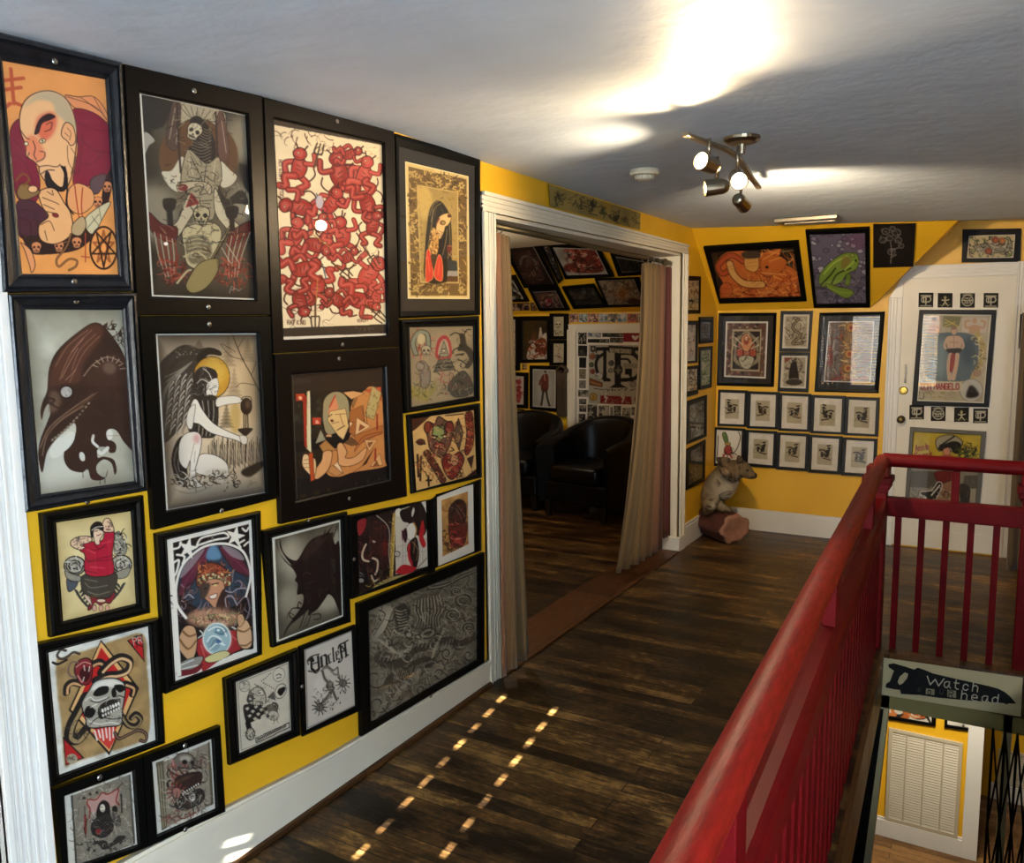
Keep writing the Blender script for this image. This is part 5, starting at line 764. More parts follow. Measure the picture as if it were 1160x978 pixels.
def art_nightscene(q):
    A = Art(q, CB, '171412', 1.6); A.dots((520, 400, 700, 470), 16, 8, 20, ['3a3632', '55504a', '2a2622'], 4, .9); A.curls((520, 400, 740, 530), 50, 34, 5, ['2f2b27', '46403a', '4a4a34'], 5); return A
def art_reddancer(q):
    A = Art(q, CF, '100c0a', 1.6); W = 'b8ae9c'
    A.o([(225, 280), (250, 240), (270, 290), (250, 340), (225, 330)], '3a2018'); A.p([(290, 220), (300, 215), (310, 280), (280, 300)], W); A.o([(195, 465), (215, 360), (260, 320), (300, 290), (342, 270), (342, 465)], W); A.o([(255, 330), (310, 300), (340, 330), (340, 420), (300, 440), (260, 400)], '5d1f16'); A.curls((200, 320, 342, 465), 46, 40, 8, ['7d2a1c', '3a1410', W, '9c4a30'], 4); return A
def art_skullcard(q, seed):
    A = Art(q, None, 'b5ab8c', 1.8); h = 100. * A.h / A.w
    if seed == 1: skull(A, (50, h * .4), 30, 'c8bfa0'); A.curls((15, h * .65, 85, h * .95), 20, 24, 5, ['3a3426', '8d8468'], 3)
    else: A.e((48, h * .3), 14, 12, 'c8a080'); A.o([(30, h * .9), (34, h * .45), (66, h * .45), (70, h * .9)], 'a89e8c'); A.e((58, h * .7), 14, 10, '8d4a3c'); A.curls((10, 10, 90, h * .9), 16, 26, 5, ['7d7a72', '4a4a46'], 6); A.inset(.06, 'b0aca0')
    return A
def art_suit(q):
    A = Art(q, CF, '8d8c84', 1.6); A.e((330, 700), 60, 150, 'a8a79e', a=.8, soft=14); D = '1a1614'
    A.e((333, 565), 10, 16, '3a2420'); A.o([(310, 600), (350, 590), (358, 650), (350, 720), (305, 720), (302, 650)], '5d1f1c', ol=D, ow=2); A.L('5d1f1c', 13, (312, 610, 292, 650, 290, 672), (350, 605, 345, 650)); A.L(D, 15, (318, 715, 310, 780, 302, 830), (340, 715, 350, 780, 366, 840)); A.L('b89a7c', 5, (325, 590, 330, 640)); A.curls((300, 590, 356, 720), 20, 26, 3, [D, '8d3a34'], 3); A.inset(.075, 'b3aea0'); return A
def art_redfig(q, seed):
    A = Art(q, None, 'b5a898', 1.6); h = 100. * A.h / A.w; A.e((55, h * .22), 24, h * .1, '8d4448'); A.o([(35, h * .4), (75, h * .35), (80, h * .7), (60, h * .95), (35, h * .8)], '3a1f1c' if seed % 2 else '8d2a30'); A.curls((15, h * .15, 88, h * .9), 24, 34, 7, ['8d2a2c', '2a1614', 'c8a898'], seed); return A
def art_bigsticker(q):
    """monogram panel of the white door, crowded with small stickers"""
    A = Art(q, CS, 'aaa490', 1.7); D = '141210'
    A.p([(225, 285), (570, 285), (570, 335), (545, 312), (245, 312), (230, 335)], D)
    A.l([(300, 330), (245, 370), (232, 430), (260, 500), (330, 530)], 22, D); A.p([(285, 310), (310, 310), (310, 525), (340, 540), (285, 540)], D); A.p([(370, 290), (415, 290), (415, 560), (460, 585), (330, 585), (370, 560)], D)
    A.l([(415, 330), (500, 335), (555, 390), (560, 440), (520, 515), (415, 530)], 28, D); A.l([(415, 375), (470, 380), (490, 430)], 14, D); A.p([(445, 445), (495, 445), (495, 530), (470, 490), (445, 490)], D)
    A.p([(325, 272), (520, 285), (520, 338), (325, 325)], '1f1d1a'); A.t('WAYNESBORO', (335, 322), 28, 'b0a890', 6, 4, .72); A.p([(430, 405), (550, 410), (550, 445), (430, 440)], '8a8472'); A.e((395, 455), 34, 38, '2c2a27'); A.p([(395, 425), (405, 450), (425, 455), (405, 468), (395, 490), (386, 468), (365, 455), (386, 450)], '6d675a')
    A.p([(190, 275), (230, 275), (230, 315), (210, 328), (190, 315)], '26241f', ol='8d8878', ow=3); A.e((210, 297), 10, 12, '8d8878')
    for x, y, r, c in ((205, 355, 22, '9a5a34'), (242, 356, 16, '26201c'), (198, 418, 17, '3f4a34'), (206, 467, 18, '8d3a2c'), (256, 500, 26, 'b8b4a8'), (502, 560, 22, '8d887c'), (560, 552, 28, '34322e'), (212, 650, 27, 'b0883a'), (545, 670, 32, 'a8763c'), (575, 370, 22, '8d7f5c'), (580, 470, 18, 'b0aca0'), (345, 405, 20, '4a4640'), (340, 460, 16, '7d7868')): A.e((x, y), r, r, c, ol=D, ow=3); A.curls((x - r * .6, y - r * .6, x + r * .3, y + r * .4), 4, r, 3, [D, 'c8c0a8'], int(x))
    A.p([(185, 515), (280, 550), (278, 580), (185, 565)], '7d4a24', ol=D, ow=3); A.L('c8a060', 5, (195, 545, 265, 565)); A.L(D, 4, (215, 590, 290, 600)); A.dots((295, 590, 580, 608), 30, 3, 5, [D], 3, 1); A.p([(265, 640), (490, 650), (495, 710), (262, 695)], '7d2024'); A.curls((275, 670, 480, 700), 22, 18, 4, ['b0a088'], 6)
    for x in (305, 430): A.l([(x, 625), (x - 8, 655), (x + 10, 655), (x - 4, 685)], 11, 'c8c0ac', sm=False)
    return A
def art_sticker(q, bg, fg, seed, txt=None):
    A = Art(q, None, bg, 2.2); h = 100. * A.h / A.w
    if txt == 'heart': A.o([(50, h * .8), (37, h * .5), (38, h * .25), (50, h * .36), (62, h * .25), (63, h * .5)], fg)
    elif txt: s = h * .6; A.t(txt, (8, h * .8), min(s, 84 / (.78 * len(txt))) if s * .78 * len(txt) > 84 else s, fg, None, 0, max(1, 84 / (s * .78 * len(txt))))
    else: A.curls((8, 6, 80, h * .9), 12, 34, 9, [fg], seed); A.frame(.04, .05, fg)
    return A
import bpy, bmesh, random
from mathutils import Vector, Matrix
SC = bpy.context.scene
COL = SC.collection
R = math.radians

# ------------------------------------------------------------------ camera (the frame is 1160 x 978)
CX, CY, CZ, PITCH, YAW, ROLL, FPX = 1.885439, -2.962815, 1.568555, -0.124824, -0.530883, -0.011655, 942.088
cp_, sp_, cy_, sy_, cr_, sr_ = math.cos(PITCH), math.sin(PITCH), math.cos(YAW), math.sin(YAW), math.cos(ROLL), math.sin(ROLL)
FW = Vector((sy_ * cp_, cy_ * cp_, sp_)); R0 = Vector((cy_, -sy_, 0)); U0 = R0.cross(FW)
RT = R0 * cr_ + U0 * sr_; UP = -R0 * sr_ + U0 * cr_
EYE = Vector((CX, CY, CZ))
cam = bpy.data.objects.new('camera', bpy.data.cameras.new('camera')); COL.objects.link(cam)
cam.data.sensor_width = 36; cam.data.sensor_fit = 'HORIZONTAL'; cam.data.lens = FPX / 1160 * 36; cam.data.clip_start = .02
cam.matrix_world = Matrix(((RT.x, UP.x, -FW.x, CX), (RT.y, UP.y, -FW.y, CY), (RT.z, UP.z, -FW.z, CZ), (0, 0, 0, 1)))
SC.camera = cam
def sight(q): return RT * ((q[0] - 580) / FPX) - UP * ((q[1] - 489) / FPX) + FW
class Plane:
    """a surface of the room the measured outlines are laid onto; n points into the room"""
    def __init__(s, p, n): s.p = Vector(p); s.n = Vector(n).normalized()
    def at(s, q, h=0.0):
        d = sight(q); return EYE + d * (((s.p + s.n * h) - EYE).dot(s.n) / d.dot(s.n))
HC, YC, YR = 2.218, 3.375, 3.90                    # ceiling height, back wall, back wall of the side room
ZK, SD = 1.676, .638                               # knee-wall height and run of the attic slope
WL = Plane((0, 0, 0), (1, 0, 0)); WB = Plane((0, YC, 0), (0, -1, 0)); WR = Plane((0, YR, 0), (0, -1, 0)); FL = Plane((0, 0, 0), (0, 0, 1))
SL = Plane((0, YC, ZK), (0, -(HC - ZK), -SD)); SLR = Plane((0, YR, 1.69), (0, -(HC - ZK), -SD))

# ------------------------------------------------------------------ materials
def lin(c):
    c = hx(c) if isinstance(c, str) else np.array(c, float)
    return tuple(np.where(c <= .04045, c / 12.92, ((c + .055) / 1.055) ** 2.4)) + (1,)
def mat(name, col, rough=.5, metal=0., bump=0, bscale=40., var=0., vscale=6., emit=None, estr=0., spec=.5, coat=0., stretch=None):
    m = bpy.data.materials.new(name); m.use_nodes = True; nt = m.node_tree; b = nt.nodes['Principled BSDF']
    b.inputs['Base Color'].default_value = lin(col); b.inputs['Roughness'].default_value = rough; b.inputs['Metallic'].default_value = metal; b.inputs['Specular IOR Level'].default_value = spec; b.inputs['Coat Weight'].default_value = coat
    if emit: b.inputs['Emission Color'].default_value = lin(emit); b.inputs['Emission Strength'].default_value = estr
    if bump or var:
        tc = nt.nodes.new('ShaderNodeTexCoord'); src = tc.outputs['Object']
        if stretch:
            mp = nt.nodes.new('ShaderNodeMapping'); mp.inputs['Scale'].default_value = stretch; nt.links.new(src, mp.inputs[0]); src = mp.outputs[0]
    if var:
        n = nt.nodes.new('ShaderNodeTexNoise'); n.inputs['Scale'].default_value = vscale; n.inputs['Detail'].default_value = 5; nt.links.new(src, n.inputs[0])
        r = nt.nodes.new('ShaderNodeMapRange'); r.inputs[1].default_value = .3; r.inputs[2].default_value = .7; r.inputs[3].default_value = 1 - var; r.inputs[4].default_value = 1 + var; nt.links.new(n.outputs[0], r.inputs[0])
        x = nt.nodes.new('ShaderNodeMix'); x.data_type = 'RGBA'; x.blend_type = 'MULTIPLY'; x.inputs[0].default_value = 1; x.inputs[6].default_value = lin(col); nt.links.new(r.outputs[0], x.inputs[7]); nt.links.new(x.outputs[2], b.inputs['Base Color'])
    if bump:
        n = nt.nodes.new('ShaderNodeTexNoise'); n.inputs['Scale'].default_value = bscale; n.inputs['Detail'].default_value = 6; nt.links.new(src, n.inputs[0])
        u = nt.nodes.new('ShaderNodeBump'); u.inputs['Strength'].default_value = bump; u.inputs['Distance'].default_value = .01; nt.links.new(n.outputs[0], u.inputs['Height']); nt.links.new(u.outputs[0], b.inputs['Normal'])
    return m
M = {}
M['yellow'] = mat('yellow wall paint', 'dba81e', .45, bump=.12, bscale=60, var=.06, vscale=3)
M['ceil'] = mat('textured ceiling plaster', 'c3cfdd', .55, bump=.5, bscale=14, var=.05, vscale=5)
M['white'] = mat('white trim paint', 'd6d4ce', .35, bump=.05, bscale=30, var=.04, vscale=4)
M['cream'] = mat('aged cream trim paint', 'd3ccb9', .4, bump=.05, bscale=30, var=.05, vscale=4)
M['door'] = mat('off white door paint', 'd6d0c0', .4, bump=.04, bscale=20, var=.04, vscale=4)
M['black'] = mat('black frame lacquer', '080807', .36, bump=.06, bscale=80, spec=.09)
M['worn'] = mat('worn black frame lacquer', '15161a', .3, bump=.2, bscale=50, var=.4, vscale=30, spec=.5)
M['brownblack'] = mat('brown black stained frame', '0e0a08', .33, bump=.05, bscale=40, spec=.12)
M['mat_black'] = mat('black mount board', '15120f', .8)
M['mat_cream'] = mat('cream mount board', 'd6cfbd', .8)
M['steel'] = mat('screw steel', '8d8a84', .35, 1.)
M['nickel'] = mat('brushed nickel', 'a59a86', .3, 1.)
M['brass'] = mat('brass', 'b5964a', .3, 1.)
M['oldbrass'] = mat('aged brass', '5d5236', .4, 1.)
M['red'] = mat('dark red gloss paint', '5a050a', .5, bump=.12, bscale=30, var=.12, vscale=12, spec=.11)
M['rail'] = mat('worn red handrail paint', '76130d', .5, bump=.15, bscale=40, var=.25, vscale=18, spec=.22, stretch=(6, 1, 6))
M['leather'] = mat('black leather', '060505', .36, spec=.22, bump=.15, bscale=70)
M['legwood'] = mat('dark chair leg wood', '120d0a', .4)
M['plastic'] = mat('ivory plastic', 'cfc8b0', .5)
M['dark'] = mat('dark recess', '0c0b0a', .9)
M['iron'] = mat('black painted iron', '0c0c0c', .4, .3)
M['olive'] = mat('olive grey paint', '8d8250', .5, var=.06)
M['sage'] = mat('pale sage board paint', 'c2b68c', .5, var=.05)
M['maroon'] = mat('maroon curtain cloth', '5d1c14', .8, bump=.2, bscale=90)
M['rodmat'] = mat('antique brass rod', '6d6248', .4, .8)
M['grille'] = mat('beige painted grille', 'b5aa92', .5)
M['plaque'] = mat('carved dark wood', '3a2a18', .6, bump=.4, bscale=30, var=.2)
M['blind'] = mat('white vinyl slats', 'e8e8e4', .5)
M['wall_grey'] = mat('grey front room paint', 'a8a49c', .6)
M['charcoal'] = mat('charcoal paint', '1c1c1f', .7)

def node_mat(name):
    m = bpy.data.materials.new(name); m.use_nodes = True; nt = m.node_tree
    return m, nt, nt.nodes['Principled BSDF'], (lambda t, **k: nt.nodes.new('ShaderNode' + t)), nt.links.new
# printed paper: the ink is stored in the sheet itself, one colour per point
m, nt, b, N, K = node_mat('printed paper'); a = N('Attribute'); a.attribute_name = 'ink'; K(a.outputs['Color'], b.inputs['Base Color']); b.inputs['Roughness'].default_value = .7; b.inputs['Specular IOR Level'].default_value = .2; M['ink'] = m
m, nt, b, N, K = node_mat('furred skin'); a = N('Attribute'); a.attribute_name = 'ink'; K(a.outputs['Color'], b.inputs['Base Color']); b.inputs['Roughness'].default_value = .9; b.inputs['Specular IOR Level'].default_value = .15
t = N('TexCoord'); n = N('TexNoise'); n.inputs['Scale'].default_value = 160; K(t.outputs['Object'], n.inputs[0]); u = N('Bump'); u.inputs['Strength'].default_value = .6; u.inputs['Distance'].default_value = .01; K(n.outputs[0], u.inputs['Height']); K(u.outputs[0], b.inputs['Normal']); M['fur'] = m
# picture glass: a thin clear pane with its mirror sheen
m = bpy.data.materials.new('picture glass'); m.use_nodes = True; nt = m.node_tree; nt.nodes.remove(nt.nodes['Principled BSDF'])
tr = nt.nodes.new('ShaderNodeBsdfTransparent'); gl = nt.nodes.new('ShaderNodeBsdfGlossy'); gl.inputs['Roughness'].default_value = .004; lw = nt.nodes.new('ShaderNodeLayerWeight'); lw.inputs[0].default_value = .5; pw = nt.nodes.new('ShaderNodeMath'); pw.operation = 'POWER'; pw.inputs[1].default_value = 5; nt.links.new(lw.outputs['Facing'], pw.inputs[0]); fr = nt.nodes.new('ShaderNodeMath'); fr.operation = 'MULTIPLY_ADD'; fr.inputs[1].default_value = .94; fr.inputs[2].default_value = .055; nt.links.new(pw.outputs[0], fr.inputs[0]); mx = nt.nodes.new('ShaderNodeMixShader')
for s_, d_ in ((fr.outputs[0], mx.inputs[0]), (tr.outputs[0], mx.inputs[1]), (gl.outputs[0], mx.inputs[2]), (mx.outputs[0], nt.nodes['Material Output'].inputs[0])): nt.links.new(s_, d_)
M['glass'] = m
# translucent blind slats
m = bpy.data.materials.new('translucent slats'); m.use_nodes = True; nt = m.node_tree; b = nt.nodes['Principled BSDF']; b.inputs['Base Color'].default_value = lin('dfe4e8'); b.inputs['Roughness'].default_value = .5
tl = nt.nodes.new('ShaderNodeBsdfTranslucent'); tl.inputs[0].default_value = lin('dfe8f0'); mx = nt.nodes.new('ShaderNodeMixShader'); mx.inputs[0].default_value = .35
nt.links.new(b.outputs[0], mx.inputs[1]); nt.links.new(tl.outputs[0], mx.inputs[2]); nt.links.new(mx.outputs[0], nt.nodes['Material Output'].inputs[0]); M['slat'] = m
def emitter(name, col, s):
    m = bpy.data.materials.new(name); m.use_nodes = True; nt = m.node_tree; nt.nodes.remove(nt.nodes['Principled BSDF']); e = nt.nodes.new('ShaderNodeEmission'); e.inputs[0].default_value = lin(col); e.inputs[1].default_value = s; nt.links.new(e.outputs[0], nt.nodes['Material Output'].inputs[0]); return m
M['bulb'] = emitter('lit halogen bulb', 'ffdca0', 60)
# worn plank floor: boards run across the room along x
def planks(name, c0, c1, cw, row=.062, gap='0a0705', rough=.32, along='x', wear=.55):
    m, nt, b, N, K = node_mat(name)
    t = N('TexCoord'); mp = N('Mapping'); K(t.outputs['Object'], mp.inputs[0])
    if along == 'y': mp.inputs['Rotation'].default_value = (0, 0, R(90))
    br = N('TexBrick'); br.offset = .37; br.inputs['Color1'].default_value = (0, 0, 0, 1); br.inputs['Color2'].default_value = (1, 1, 1, 1); br.inputs['Mortar'].default_value = (.5, .5, .5, 1)
    br.inputs['Scale'].default_value = 1; br.inputs['Mortar Size'].default_value = .0020; br.inputs['Mortar Smooth'].default_value = .2; br.inputs['Brick Width'].default_value = 1.35; br.inputs['Row Height'].default_value = row; K(mp.outputs[0], br.inputs[0])
    st = N('Mapping'); st.inputs['Scale'].default_value = (5.5, 46, 1); K(mp.outputs[0], st.inputs[0]); g = N('TexNoise'); g.inputs['Scale'].default_value = 1.6; g.inputs['Detail'].default_value = 8; g.inputs['Distortion'].default_value = .6; K(st.outputs[0], g.inputs[0])
    w = N('TexNoise'); w.inputs['Scale'].default_value = 3.0; w.inputs['Detail'].default_value = 7; w.inputs['Roughness'].default_value = .68
    sw = N('Mapping'); sw.inputs['Scale'].default_value = (1, 1.7, 1); K(mp.outputs[0], sw.inputs[0]); K(sw.outputs[0], w.inputs[0])
    def math_(op, a, b_): 
        x = N('Math'); x.operation = op
        for i, v in enumerate((a, b_)):
            if hasattr(v, 'is_linked') or hasattr(v, 'node'): K(v, x.inputs[i])
            else: x.inputs[i].default_value = v
        return x.outputs[0]
    sep = N('SeparateColor'); K(br.outputs['Color'], sep.inputs[0])
    f = math_('ADD', math_('MULTIPLY', sep.outputs[0], .32), math_('MULTIPLY', g.outputs[0], .55))
    f = math_('ADD', f, math_('MULTIPLY', math_('SUBTRACT', w.outputs[0], .5), 1.35 * wear)); w2 = N('TexNoise'); w2.inputs['Scale'].default_value = 26; w2.inputs['Detail'].default_value = 6; w2.inputs['Roughness'].default_value = .75; K(sw.outputs[0], w2.inputs[0]); f = math_('ADD', f, math_('MULTIPLY', math_('SUBTRACT', w2.outputs[0], .5), .75 * wear))
    cr = N('ValToRGB'); e = cr.color_ramp.elements; e[0].position = .25; e[0].color = lin(c0); e[1].position = .54; e[1].color = lin(c1); x = e.new(.82); x.color = lin(cw); K(f, cr.inputs[0])
    mx = N('Mix'); mx.data_type = 'RGBA'; K(br.outputs['Fac'], mx.inputs[0]); K(cr.outputs[0], mx.inputs[6]); mx.inputs[7].default_value = lin(gap); K(mx.outputs[2], b.inputs['Base Color'])
    rr = N('MapRange'); rr.inputs[3].default_value = rough - .1; rr.inputs[4].default_value = rough + .28; K(w.outputs[0], rr.inputs[0]); K(rr.outputs[0], b.inputs['Roughness']); b.inputs['Specular IOR Level'].default_value = .28
    bu = N('Bump'); bu.inputs['Strength'].default_value = .35; bu.inputs['Distance'].default_value = .004; h = math_('SUBTRACT', math_('MULTIPLY', g.outputs[0], .6), br.outputs['Fac']); K(h, bu.inputs['Height']); K(bu.outputs[0], b.inputs['Normal'])
    return m
M['floor'] = planks('worn dark plank floor', '170f07', '51391d', '96743f', wear=1.0)
M['oak'] = planks('oak threshold board', '3f2411', '6a4020', '8a5a30', row=.6, along='y', wear=.3)
M['nosing'] = planks('brown stained edge board', '34200f', '5a3a1c', '70502c', row=.3, along='y', wear=.3)
M['lowfloor'] = planks('lower plank floor', '4a3018', '7d5a34', '9a7446', row=.07)

# ------------------------------------------------------------------ mesh helpers
ORG = {}
class MB:
    def __init__(s): s.v = []; s.f = []
    def add(s, vs, fs): o = len(s.v); s.v += [tuple(p) for p in vs]; s.f += [tuple(i + o for i in f) for f in fs]; return s
    def box(s, a, b):
        (x0, y0, z0), (x1, y1, z1) = a, b
        return s.add([(x0, y0, z0), (x1, y0, z0), (x1, y1, z0), (x0, y1, z0), (x0, y0, z1), (x1, y0, z1), (x1, y1, z1), (x0, y1, z1)], [(0, 3, 2, 1), (4, 5, 6, 7), (0, 1, 5, 4), (1, 2, 6, 5), (2, 3, 7, 6), (3, 0, 4, 7)])
    def hexa(s, lo, hi):                                   # two quads, same winding
        return s.add(list(lo) + list(hi), [(3, 2, 1, 0), (4, 5, 6, 7), (0, 1, 5, 4), (1, 2, 6, 5), (2, 3, 7, 6), (3, 0, 4, 7)])
    def prism(s, pts, ext):
        n = len(pts); e = Vector(ext); P = [Vector(p) for p in pts]
        return s.add(P + [p + e for p in P], [tuple(range(n - 1, -1, -1)), tuple(range(n, 2 * n))] + [(i, (i + 1) % n, n + (i + 1) % n, n + i) for i in range(n)])
    def bar(s, a, b, w, t, up=(0, 0, 1)):                   # rectangular bar from a to b
        a, b = Vector(a), Vector(b); d = (b - a).normalized(); x = d.cross(Vector(up))
        if x.length < 1e-5: x = d.cross(Vector((0, 1, 0)))
        x.normalize(); y = x.cross(d).normalized(); q = [(-w / 2, -t / 2), (w / 2, -t / 2), (w / 2, t / 2), (-w / 2, t / 2)]
        return s.hexa([a + x * i + y * j for i, j in q], [b + x * i + y * j for i, j in q])
    def tube(s, path, r, n=10, cap=True):
        P = [Vector(p) for p in path]; o = len(s.v); k = len(P)
        rr = r if isinstance(r, (list, tuple)) else [r] * k
        up = Vector((0, 0, 1)); d0 = (P[1] - P[0]).normalized()
        if abs(d0.dot(up)) > .95: up = Vector((0, 1, 0))
        for i, p in enumerate(P):
            d = (P[min(i + 1, k - 1)] - P[max(i - 1, 0)]).normalized(); x = d.cross(up).normalized(); y = x.cross(d)
            for j in range(n): t = 2 * math.pi * j / n; s.v.append(tuple(p + x * rr[i] * math.cos(t) + y * rr[i] * math.sin(t)))
        for i in range(k - 1):
            for j in range(n): s.f.append((o + i * n + j, o + i * n + (j + 1) % n, o + (i + 1) * n + (j + 1) % n, o + (i + 1) * n + j))
        if cap: s.f.append(tuple(o + j for j in range(n - 1, -1, -1))); s.f.append(tuple(o + (k - 1) * n + j for j in range(n)))
        return s
    def lathe(s, c, axis, prof, n=20):                      # prof: (distance along axis, radius)
        c = Vector(c); a = Vector(axis).normalized(); return s.tube2([c + a * t for t, r in prof], [max(r, 1e-4) for t, r in prof], a, n)
    def tube2(s, P, rr, a, n):
        o = len(s.v); x = a.orthogonal().normalized(); y = a.cross(x)
        for p, r in zip(P, rr):
            for j in range(n): t = 2 * math.pi * j / n; s.v.append(tuple(p + x * r * math.cos(t) + y * r * math.sin(t)))
        for i in range(len(P) - 1):
            for j in range(n): s.f.append((o + i * n + j, o + i * n + (j + 1) % n, o + (i + 1) * n + (j + 1) % n, o + (i + 1) * n + j))
        s.f.append(tuple(o + j for j in range(n - 1, -1, -1))); s.f.append(tuple(o + (len(P) - 1) * n + j for j in range(n))); return s
    def grid(s, fn, nu, nv):
        o = len(s.v)
        for j in range(nv + 1):
            for i in range(nu + 1): s.v.append(tuple(fn(i / nu, j / nv)))
        for j in range(nv):
            for i in range(nu): a = o + j * (nu + 1) + i; s.f.append((a, a + 1, a + nu + 2, a + nu + 1))
        return s
    def ring(s, a, b):                                      # quads between two loops of equal length
        n = len(a); return s.add(list(a) + list(b), [(i, (i + 1) % n, n + (i + 1) % n, n + i) for i in range(n)])
    def build(s, name, m, parent=None, bevel=0, smooth=False, fix=True, solid=0):
        me = bpy.data.meshes.new(name); org = ORG.get(parent.name, Vector()) if parent else Vector()
        me.from_pydata([tuple(Vector(p) - org) for p in s.v], [], s.f); 
        if fix:
            b = bmesh.new(); b.from_mesh(me); bmesh.ops.recalc_face_normals(b, faces=b.faces); b.to_mesh(me); b.free()
        me.materials.append(M[m] if isinstance(m, str) else m)
        if smooth: me.polygons.foreach_set('use_smooth', [True] * len(me.polygons))
        o = bpy.data.objects.new(name, me); COL.objects.link(o)
        if parent: o.parent = parent; ORG[o.name] = org
        if solid: md = o.modifiers.new('solid', 'SOLIDIFY'); md.thickness = solid; md.offset = 0
        if bevel: md = o.modifiers.new('bevel', 'BEVEL'); md.width = bevel; md.segments = 2; md.limit_method = 'ANGLE'
        return o
def tag(o, label, cat, group=None):
    o['label'] = label; o['category'] = cat
    if group: o['group'] = group
    return o
def thing(name, label, cat, loc, group=None):
    o = bpy.data.objects.new(name, None); COL.objects.link(o); o.location = loc; o.empty_display_size = .05; ORG[o.name] = Vector(loc); return tag(o, label, cat, group)
def struct(o): o['kind'] = 'structure'; return o
def ink(me, rgb):
    a = me.color_attributes.new('ink', 'FLOAT_COLOR', 'POINT'); c = np.clip(rgb.reshape(-1, 3), 0, 1)
    l = np.where(c <= .04045, c / 12.92, ((c + .055) / 1.055) ** 2.4); a.data.foreach_set('color', np.hstack([l, np.ones((len(l), 1))]).astype(np.float32).ravel())
GAIN = .93
def sheet(name, corners, art, parent=None):
    """a flat printed sheet between four corners TL,TR,BR,BL carrying the drawn inks"""
    w, h = art.w, art.h; tl, tr, br, bl = [np.array(c) for c in corners]
    u = ((np.arange(w)) / (w - 1))[None, :, None]; v = (np.arange(h) / (h - 1))[:, None, None]
    P = (tl * (1 - u) + tr * u) * (1 - v) + (bl * (1 - u) + br * u) * v
    org = np.array(ORG.get(parent.name, Vector()) if parent else Vector()); P = (P - org).astype(np.float32).reshape(-1, 3)
    i = (np.arange(h - 1)[:, None] * w + np.arange(w - 1)[None]).ravel(); F = np.stack([i, i + w, i + w + 1, i + 1], 1).astype(np.int32)
    me = bpy.data.meshes.new(name); me.vertices.add(len(P)); me.vertices.foreach_set('co', P.ravel()); me.loops.add(F.size); me.loops.foreach_set('vertex_index', F.ravel())
    me.polygons.add(len(F)); me.polygons.foreach_set('loop_start', np.arange(0, F.size, 4, dtype=np.int32)); me.polygons.foreach_set('loop_total', np.full(len(F), 4, np.int32)); me.update(calc_edges=True)
    ink(me, art.b * GAIN); me.materials.append(M['ink']); o = bpy.data.objects.new(name, me); COL.objects.link(o)
    if parent: o.parent = parent; ORG[o.name] = Vector(org)
    return o
PROF = {'flat': [(0, .018), (.06, .021), (.9, .021), (1, .017)], 'worn': [(0, .020), (.06, .027), (.2, .029), (.26, .023), (.34, .027), (.6, .019), (.78, .012), (.86, .015), (1, .011)],
        'cove': [(0, .015), (.1, .023), (.34, .025), (.62, .017), (.82, .017), (.9, .013), (1, .011)], 'thin': [(0, .010), (.3, .014), (1, .011)]}
def mix2(a, b, t): return [(p[0] + (q[0] - p[0]) * t, p[1] + (q[1] - p[1]) * t) for p, q in zip(a, b)]
def picture(label, group, pl, outer, window, art, style='flat', m='black', printq=None, matm='mat_black', screws=(), glass=True, extra=(), lift=.002):
    """a framed picture on plane pl; outlines in photograph pixels, TL,TR,BR,BL"""
    prof = PROF[style]; c = sum((pl.at(q, lift) for q in outer), Vector()) / 4; loc = c + Vector((0, 0, min(pl.at(outer[2]).z, pl.at(outer[3]).z) - c.z))
    t = thing('framed_picture', label, 'picture', loc, group); f = MB()
    prof = [(k, h + lift - .002) for k, h in prof]; rings = [[pl.at(q, prof[0][1]) - pl.n * (prof[0][1] - lift) for q in outer]] + [[pl.at(q, h) for q in mix2(outer, window, k)] for k, h in prof] + [[pl.at(q, prof[-1][1]) - pl.n * (prof[-1][1] - .003 - lift) for q in window]]
    for a, b in zip(rings, rings[1:]): f.ring(a, b)
    fo = f.build('frame', m, t, fix=False)
    me = fo.data
    if me.polygons[len(me.polygons) // 2].normal.dot(pl.n) < 0: me.flip_normals()
    pq = printq or window
    sheet('print', [pl.at(q, .0042 + lift) for q in pq], art, t)
    if printq:
        g = MB().ring([pl.at(q, .0052 + lift) for q in window], [pl.at(q, .0052 + lift) for q in printq]).build('mount', matm, t, fix=False)
    for i, (q, a2) in enumerate(extra): sheet('print', [pl.at(p, .0042 + lift) for p in q], a2, t)
    if glass:
        go = MB().add([pl.at(q, .0070 + lift) for q in window], [(0, 1, 2, 3)]).build('glass', 'glass', t, fix=False)
        if go.data.polygons[0].normal.dot(pl.n) < 0: go.data.flip_normals()
    for q in screws: MB().lathe(pl.at(q, .0185 + lift), pl.n, [(0, .007), (.0015, .007), (.003, .005), (.0032, .0028), (.0015, .0026)], 12).build('screw', 'steel', t, smooth=False)
    return t
